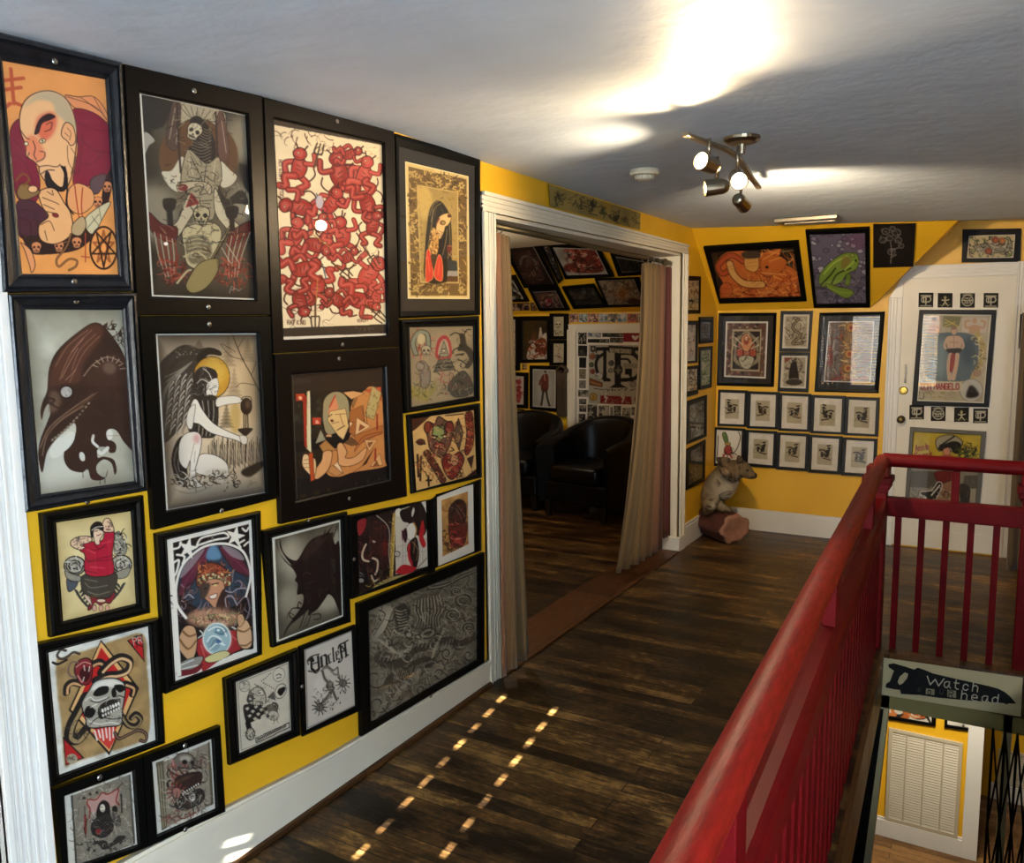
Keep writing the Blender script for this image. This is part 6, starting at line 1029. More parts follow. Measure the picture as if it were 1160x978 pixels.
# ------------------------------------------------------------------ the room shell
YE = -1.94                                          # near end of the picture wall
Y0, Y1 = .10, 2.51                                  # clear opening to the side room
ZLP = sorted([(WL.at(q).y, WL.at(q).z) for q in [(-60, 25), (0, 40), (143, 75), (300, 113), (445, 150), (545, 184), (779, 258)]])
def zl(y): return float(np.interp(y, [a for a, b in ZLP], [b for a, b in ZLP])) + .004
def zc(x, y): x = max(x, 0); return zl(min(y, 2.64)) - KT * min(x, 2.5) * min(max(y / 2.7, 0), 1) + .06 * max(0, (y - 2.737) / .64)
YT = YC - SD
C0 = SL.at((1085, 250)); KT = 0.; KT = (zc(C0.x, C0.y) - C0.z - .004) / (C0.x * min(C0.y / 2.7, 1))
def rect_holes(mb, ax, val, thick, u0, u1, v0, v1, holes):
    """wall sheet (ax: 0 or 1 constant) with rectangular holes, cut into boxes"""
    us = sorted({u0, u1, *[h[0] for h in holes], *[h[1] for h in holes]}); vs = sorted({v0, v1, *[h[2] for h in holes], *[h[3] for h in holes]})
    for a, b in zip(us, us[1:]):
        for c, d in zip(vs, vs[1:]):
            if any(h[0] <= a and b <= h[1] and h[2] <= c and d <= h[3] for h in holes): continue
            lo = (val, a, c) if ax == 0 else (a, val, c); hi = (val + thick, b, d) if ax == 0 else (b, val + thick, d)
            mb.box([min(p, q) for p, q in zip(lo, hi)], [max(p, q) for p, q in zip(lo, hi)])
    return mb
SX = lambda y: 1.427 + (1.3 - y) * .047             # rail line
EX = lambda y: SX(y) + .028                         # edge of the stairwell
f = MB(); SY0, SY1 = -2.35, 1.235
for a in ([(-3.2, -5.1), (3.3, -5.1), (3.3, SY0), (-3.2, SY0)], [(-3.2, SY0), (EX(SY0), SY0), (EX(SY1), SY1), (-3.2, SY1)], [(2.09, SY0), (3.3, SY0), (3.3, SY1), (2.09, SY1)], [(-3.2, SY1), (3.3, SY1), (3.3, 4.2), (-3.2, 4.2)]):
    f.prism([(x, y, -.20) for x, y in a], (0, 0, .2))
struct(f.build('floor', 'floor'))
# picture wall with the wide opening to the side room
w = MB()
for a, b, z0 in ((YE, Y0, 0), (Y0, Y1, 2.045), (Y1, YC + .02, 0)):
    n = 12
    for k in range(n):
        p, q = a + (b - a) * k / n, a + (b - a) * (k + 1) / n
        w.hexa([(-.2, p, z0), (0, p, z0), (0, q, z0), (-.2, q, z0)], [(-.2, p, zl(p) + .02), (0, p, zl(p) + .02), (0, q, zl(q) + .02), (-.2, q, zl(q) + .02)])
w.box((-.2, YC, 0), (-.05, YR + .1, 2.25)); struct(w.build('wall_left', 'yellow'))
XA = WB.at((986, 350)).x; XCs = 1.62
wb = MB(); wb.box((-.04, YC, 0), (3.3, YC + .12, 2.45)); struct(wb.build('wall_back', 'yellow'))
XCs = C0.x; A0, C1_ = Vector((XA, YC, ZK)), Vector((XCs - .005, YC, zc(XCs, YC)))
s = MB(); L0, L1 = Vector((-.001, YC, ZK)), Vector((-.001, YT - .02, ZK + (HC - ZK) * (SD + .02) / SD))
s.add([L0, A0, C0, L1, C1_], [(0, 1, 2, 3), (1, 4, 2)]); struct(s.build('wall_slope', 'yellow', fix=False))
s = MB(); zr = 1.69; yt = YR - SD
s.add([(-3.1, YR, zr), (-.19, YR, zr), (-.19, yt - .06, zr + (HC - ZK) * (SD + .06) / SD), (-3.1, yt - .06, zr + (HC - ZK) * (SD + .06) / SD)], [(0, 1, 2, 3)]); struct(s.build('wall_slope_side_room', 'yellow', fix=False))
s = MB(); s.box((-3.2, YR, 0), (-.1, YR + .12, 1.72)); struct(s.build('wall_back_side_room', 'yellow'))
s = MB(); s.box((-3.2, -.6, 0), (-3.1, YR, 2.3)); s.box((-3.1, -.6, 0), (-.2, -.5, 2.3)); struct(s.build('wall_far_side_room', 'yellow'))
s = MB(); s.box((-3.2, -.6, 2.235), (-.2, yt + .02, 2.3)); struct(s.build('ceiling_side_room', 'cream'))
# ceiling: old plaster, a little out of level
s = MB(); s.grid(lambda u, v: (-.001 + 3.3 * u, -5.1 + (5.1 + YT) * v, zc(3.3 * u, -5.1 + (5.1 + YT) * v)), 24, 60); s.grid(lambda u, v: (XCs - .02 + (3.3 - XCs) * u, YT + (YC + .02 - YT) * v, zc(XCs + (3.3 - XCs) * u, YT + (YC - YT) * v)), 10, 6); s.grid(lambda u, v: (-1.5 + 1.5 * u, -5.1 + (5.1 + YE - .1) * v, zl(YE)), 2, 2)
struct(s.build('ceiling', 'ceil', fix=False, smooth=True))
s = MB(); s.box((-1.5, -5.2, 2.55), (3.4, YC, 2.6)); struct(s.build('ceiling_attic_boards', 'dark'))
# front room around the camera: windows with louvred blinds
WIN = [(-.15, 1.065, .6, 1.70), (-1.0, -.42, .6, 1.70)]
s = MB(); rect_holes(s, 1, -4.4, -.12, -1.4, 3.3, 0, 2.45, [(a, b, c, d) for a, b, c, d in WIN]); struct(s.build('wall_front', 'wall_grey'))
s = MB(); rect_holes(s, 0, 3.2, .1, -5.1, YC, 0, 2.45, [(-4.3, -2.9, .7, 1.9)]); struct(s.build('wall_right', 'yellow'))
s = MB(); s.box((-1.5, -5.1, 0), (-1.4, -.6, 2.45)); struct(s.build('wall_left_front_room', 'charcoal'))
s = MB(); s.box((-1.4, -2.06, 0), (-.25, -1.99, 2.3)); struct(s.build('wall_partition', 'charcoal'))
HOLES = [.476, .788, 1.034]
for i, (x0, x1, z0, z1) in enumerate(WIN):
    o = MB()
    for a, b in (((x0 - .08, z0 - .08), (x0, z1 + .08)), ((x1, z0 - .08), (x1 + .08, z1 + .08)), ((x0, z0 - .08), (x1, z0)), ((x0, z1), (x1, z1 + .08))): o.box((a[0], -4.399, a[1]), (b[0], -4.37, b[1]))
    wn = struct(o.build('window_%d' % (i + 1), 'white')); p = .046; dpt = .052; ang = R(49); sl = MB()
    for k in range(int((z1 - z0) / p)):
        z = z1 - .02 - p * k; dy, dz = dpt / 2 * math.cos(ang), dpt / 2 * math.sin(ang)
        cuts = [x0 + .005] + [c for h in HOLES if x0 < h < x1 for c in (h - (.011 if h > .6 else .005), h + (.011 if h > .6 else .005)) if (1.07 < z < 1.47 if h > .6 else 1.0 < z < 1.12)] + [x1 - .005]
        for j in range(0, len(cuts), 2): sl.add([(cuts[j], -4.43 - dy, z - dz), (cuts[j + 1], -4.43 - dy, z - dz), (cuts[j + 1], -4.43 + dy, z + dz), (cuts[j], -4.43 + dy, z + dz)], [(0, 1, 2, 3)])
        for j in range(1, len(cuts) - 1, 2):
            for t0, t1 in ((-1, -.42), (.42, 1)): sl.add([(cuts[j], -4.43 + dy * t0, z + dz * t0), (cuts[j + 1], -4.43 + dy * t0, z + dz * t0), (cuts[j + 1], -4.43 + dy * t1, z + dz * t1), (cuts[j], -4.43 + dy * t1, z + dz * t1)], [(0, 1, 2, 3)])
    sl.build('blind_slat', 'slat', wn, fix=False)
o = MB(); o.box((3.17, -4.38, .62), (3.199, -4.3, 1.98)); o.box((3.17, -2.9, .62), (3.199, -2.82, 1.98)); o.box((3.17, -4.3, .62), (3.199, -2.9, .7)); o.box((3.17, -4.3, 1.9), (3.199, -2.9, 1.98)); o.box((3.2, -3.62, .7), (3.23, -3.58, 1.9)); struct(o.build('window_3', 'white'))  # unseen extra window, added so fill light can enter from the side

# trim: casings, header, baseboards
def casing(mb, y0, y1, z0, z1, horiz=False):
    for a, b, h in ((0, 1, .014), (0, .16, .024), (.24, .30, .019), (.46, .54, .019), (.70, .76, .019), (.86, 1, .022)):
        if horiz: mb.box((.0005, y0, z0 + (z1 - z0) * a), (h, y1, z0 + (z1 - z0) * b))
        else: mb.box((.0005, y0 + (y1 - y0) * a, z0), (h, y0 + (y1 - y0) * b, z1))
t = MB(); casing(t, .005, Y0, 0, 2.045); casing(t, Y1, 2.612, 0, 2.045); struct(t.build('trim_1', 'cream', bevel=.002))
t = MB()
for k in range(8):
    a, b = .005 + 2.607 * k / 8, .005 + 2.607 * (k + 1) / 8; za, zb = 2.125 - .017 * k / 8, 2.125 - .017 * (k + 1) / 8
    for p, q, h in ((0, 1, .014), (0, .2, .019), (.3, .4, .019), (.55, .62, .019), (.8, 1, .026)):
        f0, f1 = lambda z: 2.046 - .012 * k / 8 + (z - (2.046 - .012 * k / 8)), None
        lo = [2.046 + (zz - 2.046) * p for zz in (za, zb)]; hi = [2.046 + (zz - 2.046) * q for zz in (za, zb)]
        t.hexa([(.0005, a, lo[0]), (h, a, lo[0]), (h, b, lo[1]), (.0005, b, lo[1])], [(.0005, a, hi[0]), (h, a, hi[0]), (h, b, hi[1]), (.0005, b, hi[1])])
struct(t.build('trim_2', 'cream'))
t = MB(); t.box((-.2, Y0 - .001, 0), (-.0005, Y0 + .014, 2.046)); t.box((-.2, Y1 - .014, 0), (-.0005, Y1 + .001, 2.046)); t.box((-.2, Y0, 2.028), (-.0005, Y1, 2.046)); struct(t.build('trim_3', 'cream'))
t = MB(); t.box((-.2, Y1 - .03, 0), (.026, Y1 + .1, .1)); struct(t.build('trim_4', 'white', bevel=.003))
t = MB()
for a, b, h in ((0, 1, .014), (0, .14, .024), (.22, .3, .02), (.4, .48, .02), (.58, .66, .02), (.8, 1, .024)): t.box((.0005, YE - .10 + .1 * a, 0), (h, YE - .10 + .1 * b, zl(YE)))
t.box((-.2, YE - .012, 0), (.0004, YE - .0005, 2.2)); struct(t.build('trim_5', 'white', bevel=.002))
t = MB(); n = 16; BP = sorted([(WL.at(q, .02).y, WL.at(q, .02).z) for q in [(138, 978), (256, 917), (369, 860), (550, 752)]])
bz = lambda y: float(np.interp(y, [a for a, b in BP], [b for a, b in BP]))
for k in range(n):
    a, b = YE + (.004 - YE) * k / n, YE + (.004 - YE) * (k + 1) / n
    for h, lo, hi in ((.018, 0, 1), (.024, .80, .95), (.014, .95, 1.0)): t.hexa([(.0005, a, bz(a) * lo), (h, a, bz(a) * lo), (h, b, bz(b) * lo), (.0005, b, bz(b) * lo)], [(.0005, a, bz(a) * hi), (h, a, bz(a) * hi), (h, b, bz(b) * hi), (.0005, b, bz(b) * hi)])
struct(t.build('baseboard_left', 'cream', fix=True))
t = MB(); t.tube([(.02, YE, .006), (.02, .0, .006)], .014, 8); struct(t.build('trim_6', 'nosing'))
t = MB(); t.box((.0005, 2.614, 0), (.018, YC, .14)); t.box((.0005, 2.614, .14), (.012, YC, .16)); struct(t.build('baseboard_left_corner', 'white'))
t = MB(); t.box((.0, YC - .018, 0), (1.185, YC - .0005, .14)); t.box((0, YC - .012, .14), (1.185, YC - .0005, .162)); struct(t.build('baseboard_back', 'white'))
t = MB(); t.box((-.235, Y0 + .0, .0005), (.03, Y1 - .031, .010)); struct(t.build('trim_7', 'oak', bevel=.003))

# ------------------------------------------------------------------ the white door in the back wall
DX0, DX1 = WB.at((1024, 316)).x, WB.at((1152, 314)).x; DZ = 1.865
t = MB()
def wcasing(mb, x0, x1, z0, z1, horiz):
    for a, b, h in ((0, 1, .014), (0, .16, .024), (.3, .38, .019), (.55, .62, .019), (.84, 1, .02)):
        if horiz: mb.box((x0, YC - h, z0 + (z1 - z0) * a), (x1, YC - .0005, z0 + (z1 - z0) * b))
        else: mb.box((x0 + (x1 - x0) * a, YC - h, z0), (x0 + (x1 - x0) * b, YC - .0005, z1))
# the slope cuts the casing's upper corner: left jamb stops under it
wcasing(t, DX0 - .085, DX0, 0, 1.74, False); wcasing(t, DX1, DX1 + .085, 0, DZ + .085, False); wcasing(t, DX0 + .05, DX1, DZ, DZ + .085, True)
t.prism([(DX0 - .085, YC - .016, 1.74), (DX0, YC - .016, 1.74), (DX0, YC - .016, DZ), (DX0 + .05, YC - .016, DZ), (DX0 + .05, YC - .016, DZ + .085), (DX0 + .03, YC - .016, DZ + .085)], (0, .0155, 0))
struct(t.build('trim_8', 'white', bevel=.002))
d = MB(); d.box((DX0, YC - .010, .012), (DX1, YC - .0005, DZ)); dr = struct(d.build('door_1', 'door'))
pn = MB(); xm = (DX0 + DX1) / 2
for z0, z1 in ((.12, .92), (1.02, 1.76)):
    o_ = [(DX0 + .09, z0), (DX1 - .09, z0), (DX1 - .09, z1), (DX0 + .09, z1)]; i_ = [(DX0 + .115, z0 + .025), (DX1 - .115, z0 + .025), (DX1 - .115, z1 - .025), (DX0 + .115, z1 - .025)]; m_ = [((a[0] + b[0]) / 2, (a[1] + b[1]) / 2) for a, b in zip(o_, i_)]
    V = lambda q, h: [(x, YC - h, z) for x, z in q]
    pn.ring(V(o_, .0105), V(o_, .0115)); pn.ring(V(o_, .0115), V(m_, .012)); pn.ring(V(m_, .012), V(i_, .0106))
pn.build('panel_moulding', 'door', dr)
h = MB(); a, b = WB.at((1026, 414), .03), WB.at((1025, 433), .03); h.tube([a + Vector((0, .018, 0)), a, (a + b) / 2 - Vector((0, .008, 0)), b, b + Vector((0, .018, 0))], .006, 8); h.build('pull_handle', 'white', dr, smooth=True)
c = WB.at((1023.6, 442.6), .012); MB().lathe(c, (0, -1, 0), [(-.001, .028), (.006, .028), (.012, .022), (.013, .012), (.02, .011)], 20).build('deadbolt', 'brass', dr, smooth=False)
c = WB.at((1021, 475), .012); MB().lathe(c, (0, -1, 0), [(-.001, .026), (.006, .024), (.02, .010), (.034, .014), (.045, .024), (.055, .025), (.064, .016)], 20).build('door_knob', 'oldbrass', dr, smooth=True)
LOGO = [(297, 155, 0), (403, 157, 1), (527, 158, 2), (657, 157, 0)]; LOGB = [(246, 777, 0), (365, 786, 2), (494, 791, 1), (599, 797, 0)]
for x, y, k in LOGO + LOGB:
    q = px(CP, [(x, y), (x + 82, y), (x + 80, y + 80), (x - 2, y + 80)]); sheet('sticker', [WB.at(p, .0128) for p in q], art_logo(q, k), dr)
picture('strongman show poster in dark brown frame high on the white door', None, WB, px(CP, [(300, 250), (728, 250), (685, 790), (258, 780)]), px(CP, [(322, 272), (700, 277), (658, 768), (287, 755)]), art_strongman(px(CP, [(322, 272), (700, 277), (658, 768), (287, 755)])), 'flat', 'brownblack', lift=.011)
q = px((1000, 480, 5.43), [(190, 50), (605, 72), (566, 520), (160, 480)]); picture('yellow topped cowgirl poster in grey frame low on the white door, behind the railing', None, WB, [(1031, 484), (1117.3, 489.2), (1108.8, 584), (1024.5, 575)], q, art_cowgirl(q), 'flat', mat('grey brown frame', '4a4438', .45), lift=.011)

# ------------------------------------------------------------------ the low white door of the side room
KX0, KX1, KZ = WR.at((653, 375)).x, WR.at((653, 375)).x + .74, WR.at((653, 375)).z
t = MB()
for a, b, h in ((0, 1, .014), (0, .2, .022), (.45, .55, .018), (.85, 1, .02)):
    t.box((KX0 - .085 + .085 * a, YR - h, 0), (KX0 - .085 + .085 * b, YR - .0005, KZ)); t.box((KX1 + .085 * a, YR - h, 0), (KX1 + .085 * b, YR - .0005, KZ)); t.box((KX0 - .085, YR - h, KZ + .06 * a), (KX1 + .085, YR - .0005, KZ + .06 * b))
struct(t.build('trim_9', 'cream')); d = MB(); d.box((KX0, YR - .010, .012), (KX1, YR - .0005, KZ)); dk = struct(d.build('door_2', 'door'))
pn = MB(); z1 = WR.at((690, 484)).z; pn.box((KX0 + .11, YR - .014, .15), (KX1 - .11, YR - .0105, z1)); pn.build('panel_moulding', 'door', dk, bevel=.003)
q = px(CS, [(175, 265), (605, 270), (585, 710), (175, 700)]); sheet('sticker', [WR.at(p, .012) for p in q], art_bigsticker(q), dk)
STK = [(97, 175, 65, 87, '1c1a16', 'a8a290', 0), (168, 175, 102, 35, '4a5a7d', 'b8b4a4', 0), (168, 222, 162, 28, 'a8a290', '1c1a16', 0), (275, 178, 155, 30, 'a09a88', '2a2824', 0), (332, 212, 98, 38, '6d675a', '3a3630', 0), (430, 178, 180, 66, '7d1a24', 'c8beb0', 'heart'), (97, 270, 68, 80, '1a1917', '4a463e', 0), (105, 358, 53, 77, '12110f', '1f1d1a', 0), (105, 445, 50, 70, '8d8064', '4a3a2a', 0), (105, 528, 50, 57, '8d887a', '4f4a40', 0), (97, 600, 78, 48, 'b0aa98', '3a342c', 0), (105, 665, 53, 40, '2a2622', '8d8878', 0), (105, 712, 55, 48, '1c1a16', 'b0aa98', 0), (100, 775, 52, 60, '141310', 'a8a290', 0), (165, 705, 75, 110, '3a352e', 'b8b2a0', 0), (160, 820, 85, 30, '9c4a4a', 'd0c8b8', 0), (248, 715, 77, 110, 'b0aa98', '24201c', 0), (335, 725, 20, 70, '8d8878', '1c1a16', 0), (360, 715, 55, 72, '4a463e', 'b0aa98', 0), (425, 730, 60, 70, 'b0aa98', '3a352e', 0), (490, 725, 58, 60, '5d584c', 'a8a290', 0), (552, 730, 30, 80, '2a2622', '8d8878', 0)]
for i, (x, y, w_, h_, bg, fg, k) in enumerate(STK):
    q = px(CS, [(x, y), (x + w_, y + 1), (x + w_ - 2, y + h_ + 2), (x, y + h_)]); sheet('sticker', [WR.at(p, .0125) for p in q], art_sticker(q, bg, fg, i + 3, k or None), dk)
# ------------------------------------------------------------------ the picture wall
GW = 'framed pictures crowding the yellow wall'
S_ = lambda *p: p
picture('tall orange picture of a bald scowling monk in maroon robe, worn black frame', GW, WL, [(-15, 33), (138.5, 71), (152, 330.6), (2, 332)], Q1, art_monk(Q1), 'worn', 'worn', screws=[(62, 69.5), (84, 319)])
picture('tall sepia hooded skeleton on a throne before a brown disc, wide black frame', GW, WL, [(140.5, 72.5), (297.3, 109.2), (306.8, 357.2), (155.5, 357.4)], Q2, art_throne(Q2), 'flat', 'brownblack', screws=[(220, 103), (236, 348)])
picture('brown crow headed monster on grey paper in a heavy worn black frame', GW, WL, [(8.6, 332.8), (154.8, 331.2), (168, 556), (28, 581.5)], Q3, art_crow(Q3), 'worn', 'worn', screws=[(86, 341), (99, 568)])
picture('kneeling winged woman with golden halo pouring a vessel, wide black frame', GW, WL, [(157, 358), (307, 357.8), (313.5, 565), (174.5, 600.5)], Q4, art_angel(Q4), 'flat', 'black', screws=[(237, 367.5), (251, 579)])
picture('tall cream sheet crowded with red devils and pitchforks, wide dark frame', GW, WL, [(298.8, 110), (446.4, 149), (452.6, 393), (309, 400.6)], Q5, art_devils(Q5), 'flat', 'brownblack', screws=[(382, 137.5), (388, 390.5)])
picture('golden bordered skull faced nun in a black mount and black frame beside the doorway', GW, WL, [(447.2, 151), (544.2, 179), (544.2, 357), (452, 361)], px((290, 110, 3.371), [(545, 187), (838, 265), (838, 815), (555, 818)]), art_nun(Q6), 'thin', 'black', printq=Q6)
picture('tan flash sheet with a goat, a red arched pyramid and a skull', GW, WL, [(454.6, 362.2), (543, 358.2), (544, 454.5), (458.5, 468.5)], Q7, art_flash(Q7), 'cove', 'black')
picture('orange angular cubist figure holding a blade on black, in a deep black frame', GW, WL, [(311.2, 401.4), (452.8, 393.6), (461.3, 562.5), (318.3, 594)], Q8, art_cubist(Q8), 'flat', 'brownblack', screws=[(384, 406.5), (395.5, 565)])
picture('amber flash sheet with a roaring bear head and a red heart', GW, WL, [(461.5, 470.3), (544, 457), (546.3, 541), (466.5, 559.5)], Q9, art_bears(Q9), 'thin', 'black')
picture('dark two part picture, black bull and red cloaked rider split by gold post', GW, WL, [(394.8, 584), (489, 565.8), (493.2, 647), (398.4, 679)], Q10, art_diptych(Q10), 'thin', 'black', screws=[(401, 634)])
picture('small amber picture of a dark turbaned head in a cream mount and black frame', GW, WL, [(489.6, 565.6), (545.4, 543), (545.6, 624), (494, 643.5)], Q11m, art_amberhead(Q11), 'thin', 'black', printq=Q11, matm='mat_cream')
picture('large grey drawing of coiling dragons, in a black frame just above the baseboard', GW, WL, [(406, 684), (549.2, 626), (549, 751), (410, 834.5)], Q12, art_dragons(Q12), 'flat', 'black', screws=[(488, 789)])
picture('tattooed woman in red top and dark skirt among roses on yellowed paper', GW, WL, [(46.5, 582), (162.5, 561.5), (170.5, 694.5), (57.5, 722.5)], Q13, art_pinup(Q13), 'cove', 'black')
picture('fortune teller with snake turban and glowing crystal ball inside white star border', GW, WL, [(177, 605), (295.6, 579.2), (297.2, 741.5), (188, 786.5)], Q14, art_medusa(Q14), 'cove', 'black')
picture('dark horned bull demon in profile on smoky grey paper, narrow black frame', GW, WL, [(297.4, 601.6), (393.6, 580), (397.6, 705), (309, 734)], Q15, art_bull(Q15), 'cove', 'black', screws=[(350, 590)])
picture('skull and snake over a red diamond on tan paper with white margins, black frame', GW, WL, [(40, 729.7), (180, 700.5), (187.6, 842), (54.8, 893.5)], Q16, art_diamond(Q16), 'cove', 'black')
picture('small grey print of a dark haired lady under a red banner, white mount', GW, WL, [(61, 895), (161.3, 857.5), (167.5, 960), (71, 998)], Q17, art_lady(Q17), 'flat', 'black', screws=[(113, 881)])
picture('small grey print of a skull with a spiked sun, white mount, above baseboard', GW, WL, [(161.8, 857.3), (249.6, 822.5), (255.6, 920), (168, 959.8)], Q18, art_sunskull(Q18), 'flat', 'black', screws=[(209.5, 845), (210, 940)])
picture('cream ink drawing of a grumpy cartoon man in checked clothes, black frame', GW, WL, [(254.8, 769), (337.8, 734.6), (340.6, 833.2), (260.7, 867.4)], Q19, art_grump(Q19), 'cove', 'black')
picture('cream sheet lettered in blackletter over two crossed spiked flails, narrow black frame', GW, WL, [(339.2, 733), (402.4, 707.8), (406.6, 806.2), (343, 834.8)], Q20, art_blackletter(Q20), 'thin', 'black', screws=[(342, 778)])

# painted strip above the wide doorway
q = [(621.5, 208.5), (725.5, 241.5), (725.2, 260.5), (623.5, 234)]
t = thing('painted_strip', 'long faded ochre strip with small painted figures above the wide doorway', 'banner', WL.at(q[3])); b = MB().hexa([WL.at(p, .002) for p in q], [WL.at(p, .012) for p in q]).build('board', 'plaque', t); sheet('print', [WL.at(p, .0125) for p in q], art_banner(q), t)

# narrow wall between the doorway and the corner
GC = 'small frames on the narrow wall beside the corner'
DK = ['241a14', '8d8068', '5a3a2a', 'b8ac90', '3f3a2c']
C7_, C76 = (770, 240, 4.64), (760, 420, 4.462)
def small(label, grp, pl, cr, o, w, art, style='thin', m='black', **k): return picture(label, grp, pl, px(cr, o), px(cr, w), art(px(cr, w)) if callable(art) else art, style, m, **k)
B = lambda bg, cols, seed, **k: (lambda q: art_busy(q, bg, cols, seed, **k))
small('small framed sheet of brown figures, topmost beside the corner', GC, WL, C7_, [(36, 336), (113, 340), (110, 536), (34, 536)], [(42, 362), (104, 362), (102, 516), (41, 516)], B('b5a47c', DK, 3, n=60, ln=26, wd=8))
small('small framed pale sketch sheet under the topmost sheet, next to the door casing', GC, WL, C7_, [(34, 572), (98, 573), (95, 793), (33, 797)], [(38, 596), (87, 595), (84, 783), (37, 786)], B('b8b0a0', ['4a443c', '8d8678', '6d6456'], 4, n=50, ln=30, wd=6))
small('tiny black framed dark picture tight in the corner', GC, WL, C7_, [(104, 552), (179, 552), (177, 688), (104, 694)], [(116, 580), (163, 580), (161, 662), (116, 666)], B('4a4640', ['8d8678', '1c1a18'], 5, n=24, ln=30, wd=8))
small('narrow framed sheet with green plants in the corner', GC, WL, C7_, [(104, 712), (174, 706), (169, 922), (104, 936)], [(114, 730), (164, 726), (160, 905), (114, 915)], B('b0b08c', ['4d7a3a', '7d9a5a', '3a4a2c'], 6, n=50, ln=40, wd=9))
small('small framed brown and white collage beside the door casing', GC, WL, C7_, [(34, 814), (101, 806), (98, 958), (34, 976)], [(40, 830), (96, 824), (93, 935), (40, 945)], B('c5b89c', ['6d4a2c', '3a2a1e', 'd8d0bc'], 7, n=60, ln=26, wd=8))
small('framed grey clipping sheet below the collage by the corner', GC, WL, C76, [(76, 157), (184, 122), (182, 333), (77, 376)], [(92, 178), (172, 148), (170, 320), (92, 354)], B('5d5c56', ['8d8c84', '2a2a28', 'a8a69c'], 8, n=40, ln=30, wd=6))
small('lowest black framed picture beside the corner, above the stuffed animal', GC, WL, C76, [(76, 400), (177, 348), (174, 558), (76, 606)], [(92, 412), (164, 374), (162, 540), (92, 580)], B('4d4a3c', ['8d8c7c', '2a2824', '6d6a58'], 9, n=24, ln=30, wd=6))

# pictures on the attic slope and the back wall
q = px(CR, [(160, 213), (597, 190), (638, 450), (213, 460)]); picture('orange dragon picture in a black frame tilted on the sloping wall', None, SL, px(CR, [(124, 188), (625, 156), (667, 471), (208, 484)]), q, art_dragon(q), 'flat', 'black')
q = px(CR, [(682, 122), (973, 113), (978, 485), (720, 490)]); picture('green frog on purple stones in a black frame on the sloping wall', None, SL, px(CR, [(660, 101), (998, 86), (1000, 504), (704, 506)]), q, art_frog(q), 'flat', 'black')
q = px((980, 240, 3.26), [(30, 45), (187, 42), (178, 203), (30, 207)])
t = thing('flower_painting', 'unframed black square panel with a pale line drawn flower on the sloping wall', 'picture', SL.at(q[3])); MB().hexa([SL.at(p, .002) for p in q], [SL.at(p, .018) for p in q]).build('board', 'black', t); sheet('print', [SL.at(p, .0185) for p in q], art_flowerdark(q), t)
q = px(CR, [(243, 577), (465, 577), (452, 877), (233, 868)]); picture('many armed deity in an ornate border with a wide black mount, beside the corner', None, WB, px(CR, [(204, 532), (509, 531), (494, 921), (194, 914)]), px(CR, [(218, 548), (493, 546), (479, 905), (207, 899)]), art_mandala(q), 'thin', 'black', printq=q)
qa = px(CR, [(545, 540), (683, 540), (673, 720), (537, 717)]); qb = px(CR, [(535, 757), (672, 757), (662, 930), (527, 925)])
f_ = mat('dark grey frame lacquer', '0c0c0d', .4, spec=.28)
picture('upper small woodcut print of a coiling figure, between the two wide mounted prints', None, WB, px(CR, [(530, 522), (700, 520), (684, 737), (522, 736)]), qa, art_woodcut(qa, 3, (545, 540, 683, 720)), 'flat', f_)
picture('lower small woodcut print of a dark robed figure above the sepia cards', None, WB, px(CR, [(522, 738.5), (684, 739.5), (676, 950), (514, 944)]), qb, art_woodcut(qb, 4, (535, 757, 672, 930)), 'flat', f_)
q = px(CR, [(783, 577), (1023, 575), (1003, 900), (757, 893)]); picture('tall patterned print in a wide black mount under the frog picture', None, WB, px(CR, [(735, 531), (1079, 524), (1044, 954), (708, 946)]), px(CR, [(752, 548), (1055, 542), (1022, 934), (727, 928)]), art_carpet(q), 'thin', 'black', printq=q)
U = [[(250, 110), (373, 115), (368, 273), (245, 268)], [(403, 118), (530, 123), (526, 286), (398, 280)], [(562, 126), (693, 132), (688, 298), (557, 292)], [(726, 137), (866, 143), (858, 312), (720, 304)], [(900, 146), (1038, 152), (1030, 322), (892, 315)]]
LW = [[(230, 298), (358, 306), (354, 475), (224, 468)], [(393, 312), (520, 320), (513, 480), (388, 468)], [(553, 325), (683, 333), (675, 495), (546, 485)], [(715, 337), (850, 345), (840, 510), (708, 500)], [(887, 350), (1027, 358), (1018, 524), (877, 515)]]
GS = 'sepia sketch cards in black frames'
WHERE = ['first card of the upper row, beside the corner', 'second card of the upper row', 'middle card of the upper row', 'fourth card of the upper row', 'last of the upper row, next to the door casing', '', 'lower row card beside the coloured creature sheet', 'middle card of the lower row', 'fourth card of the lower row', 'last of the lower row, above the railing post']
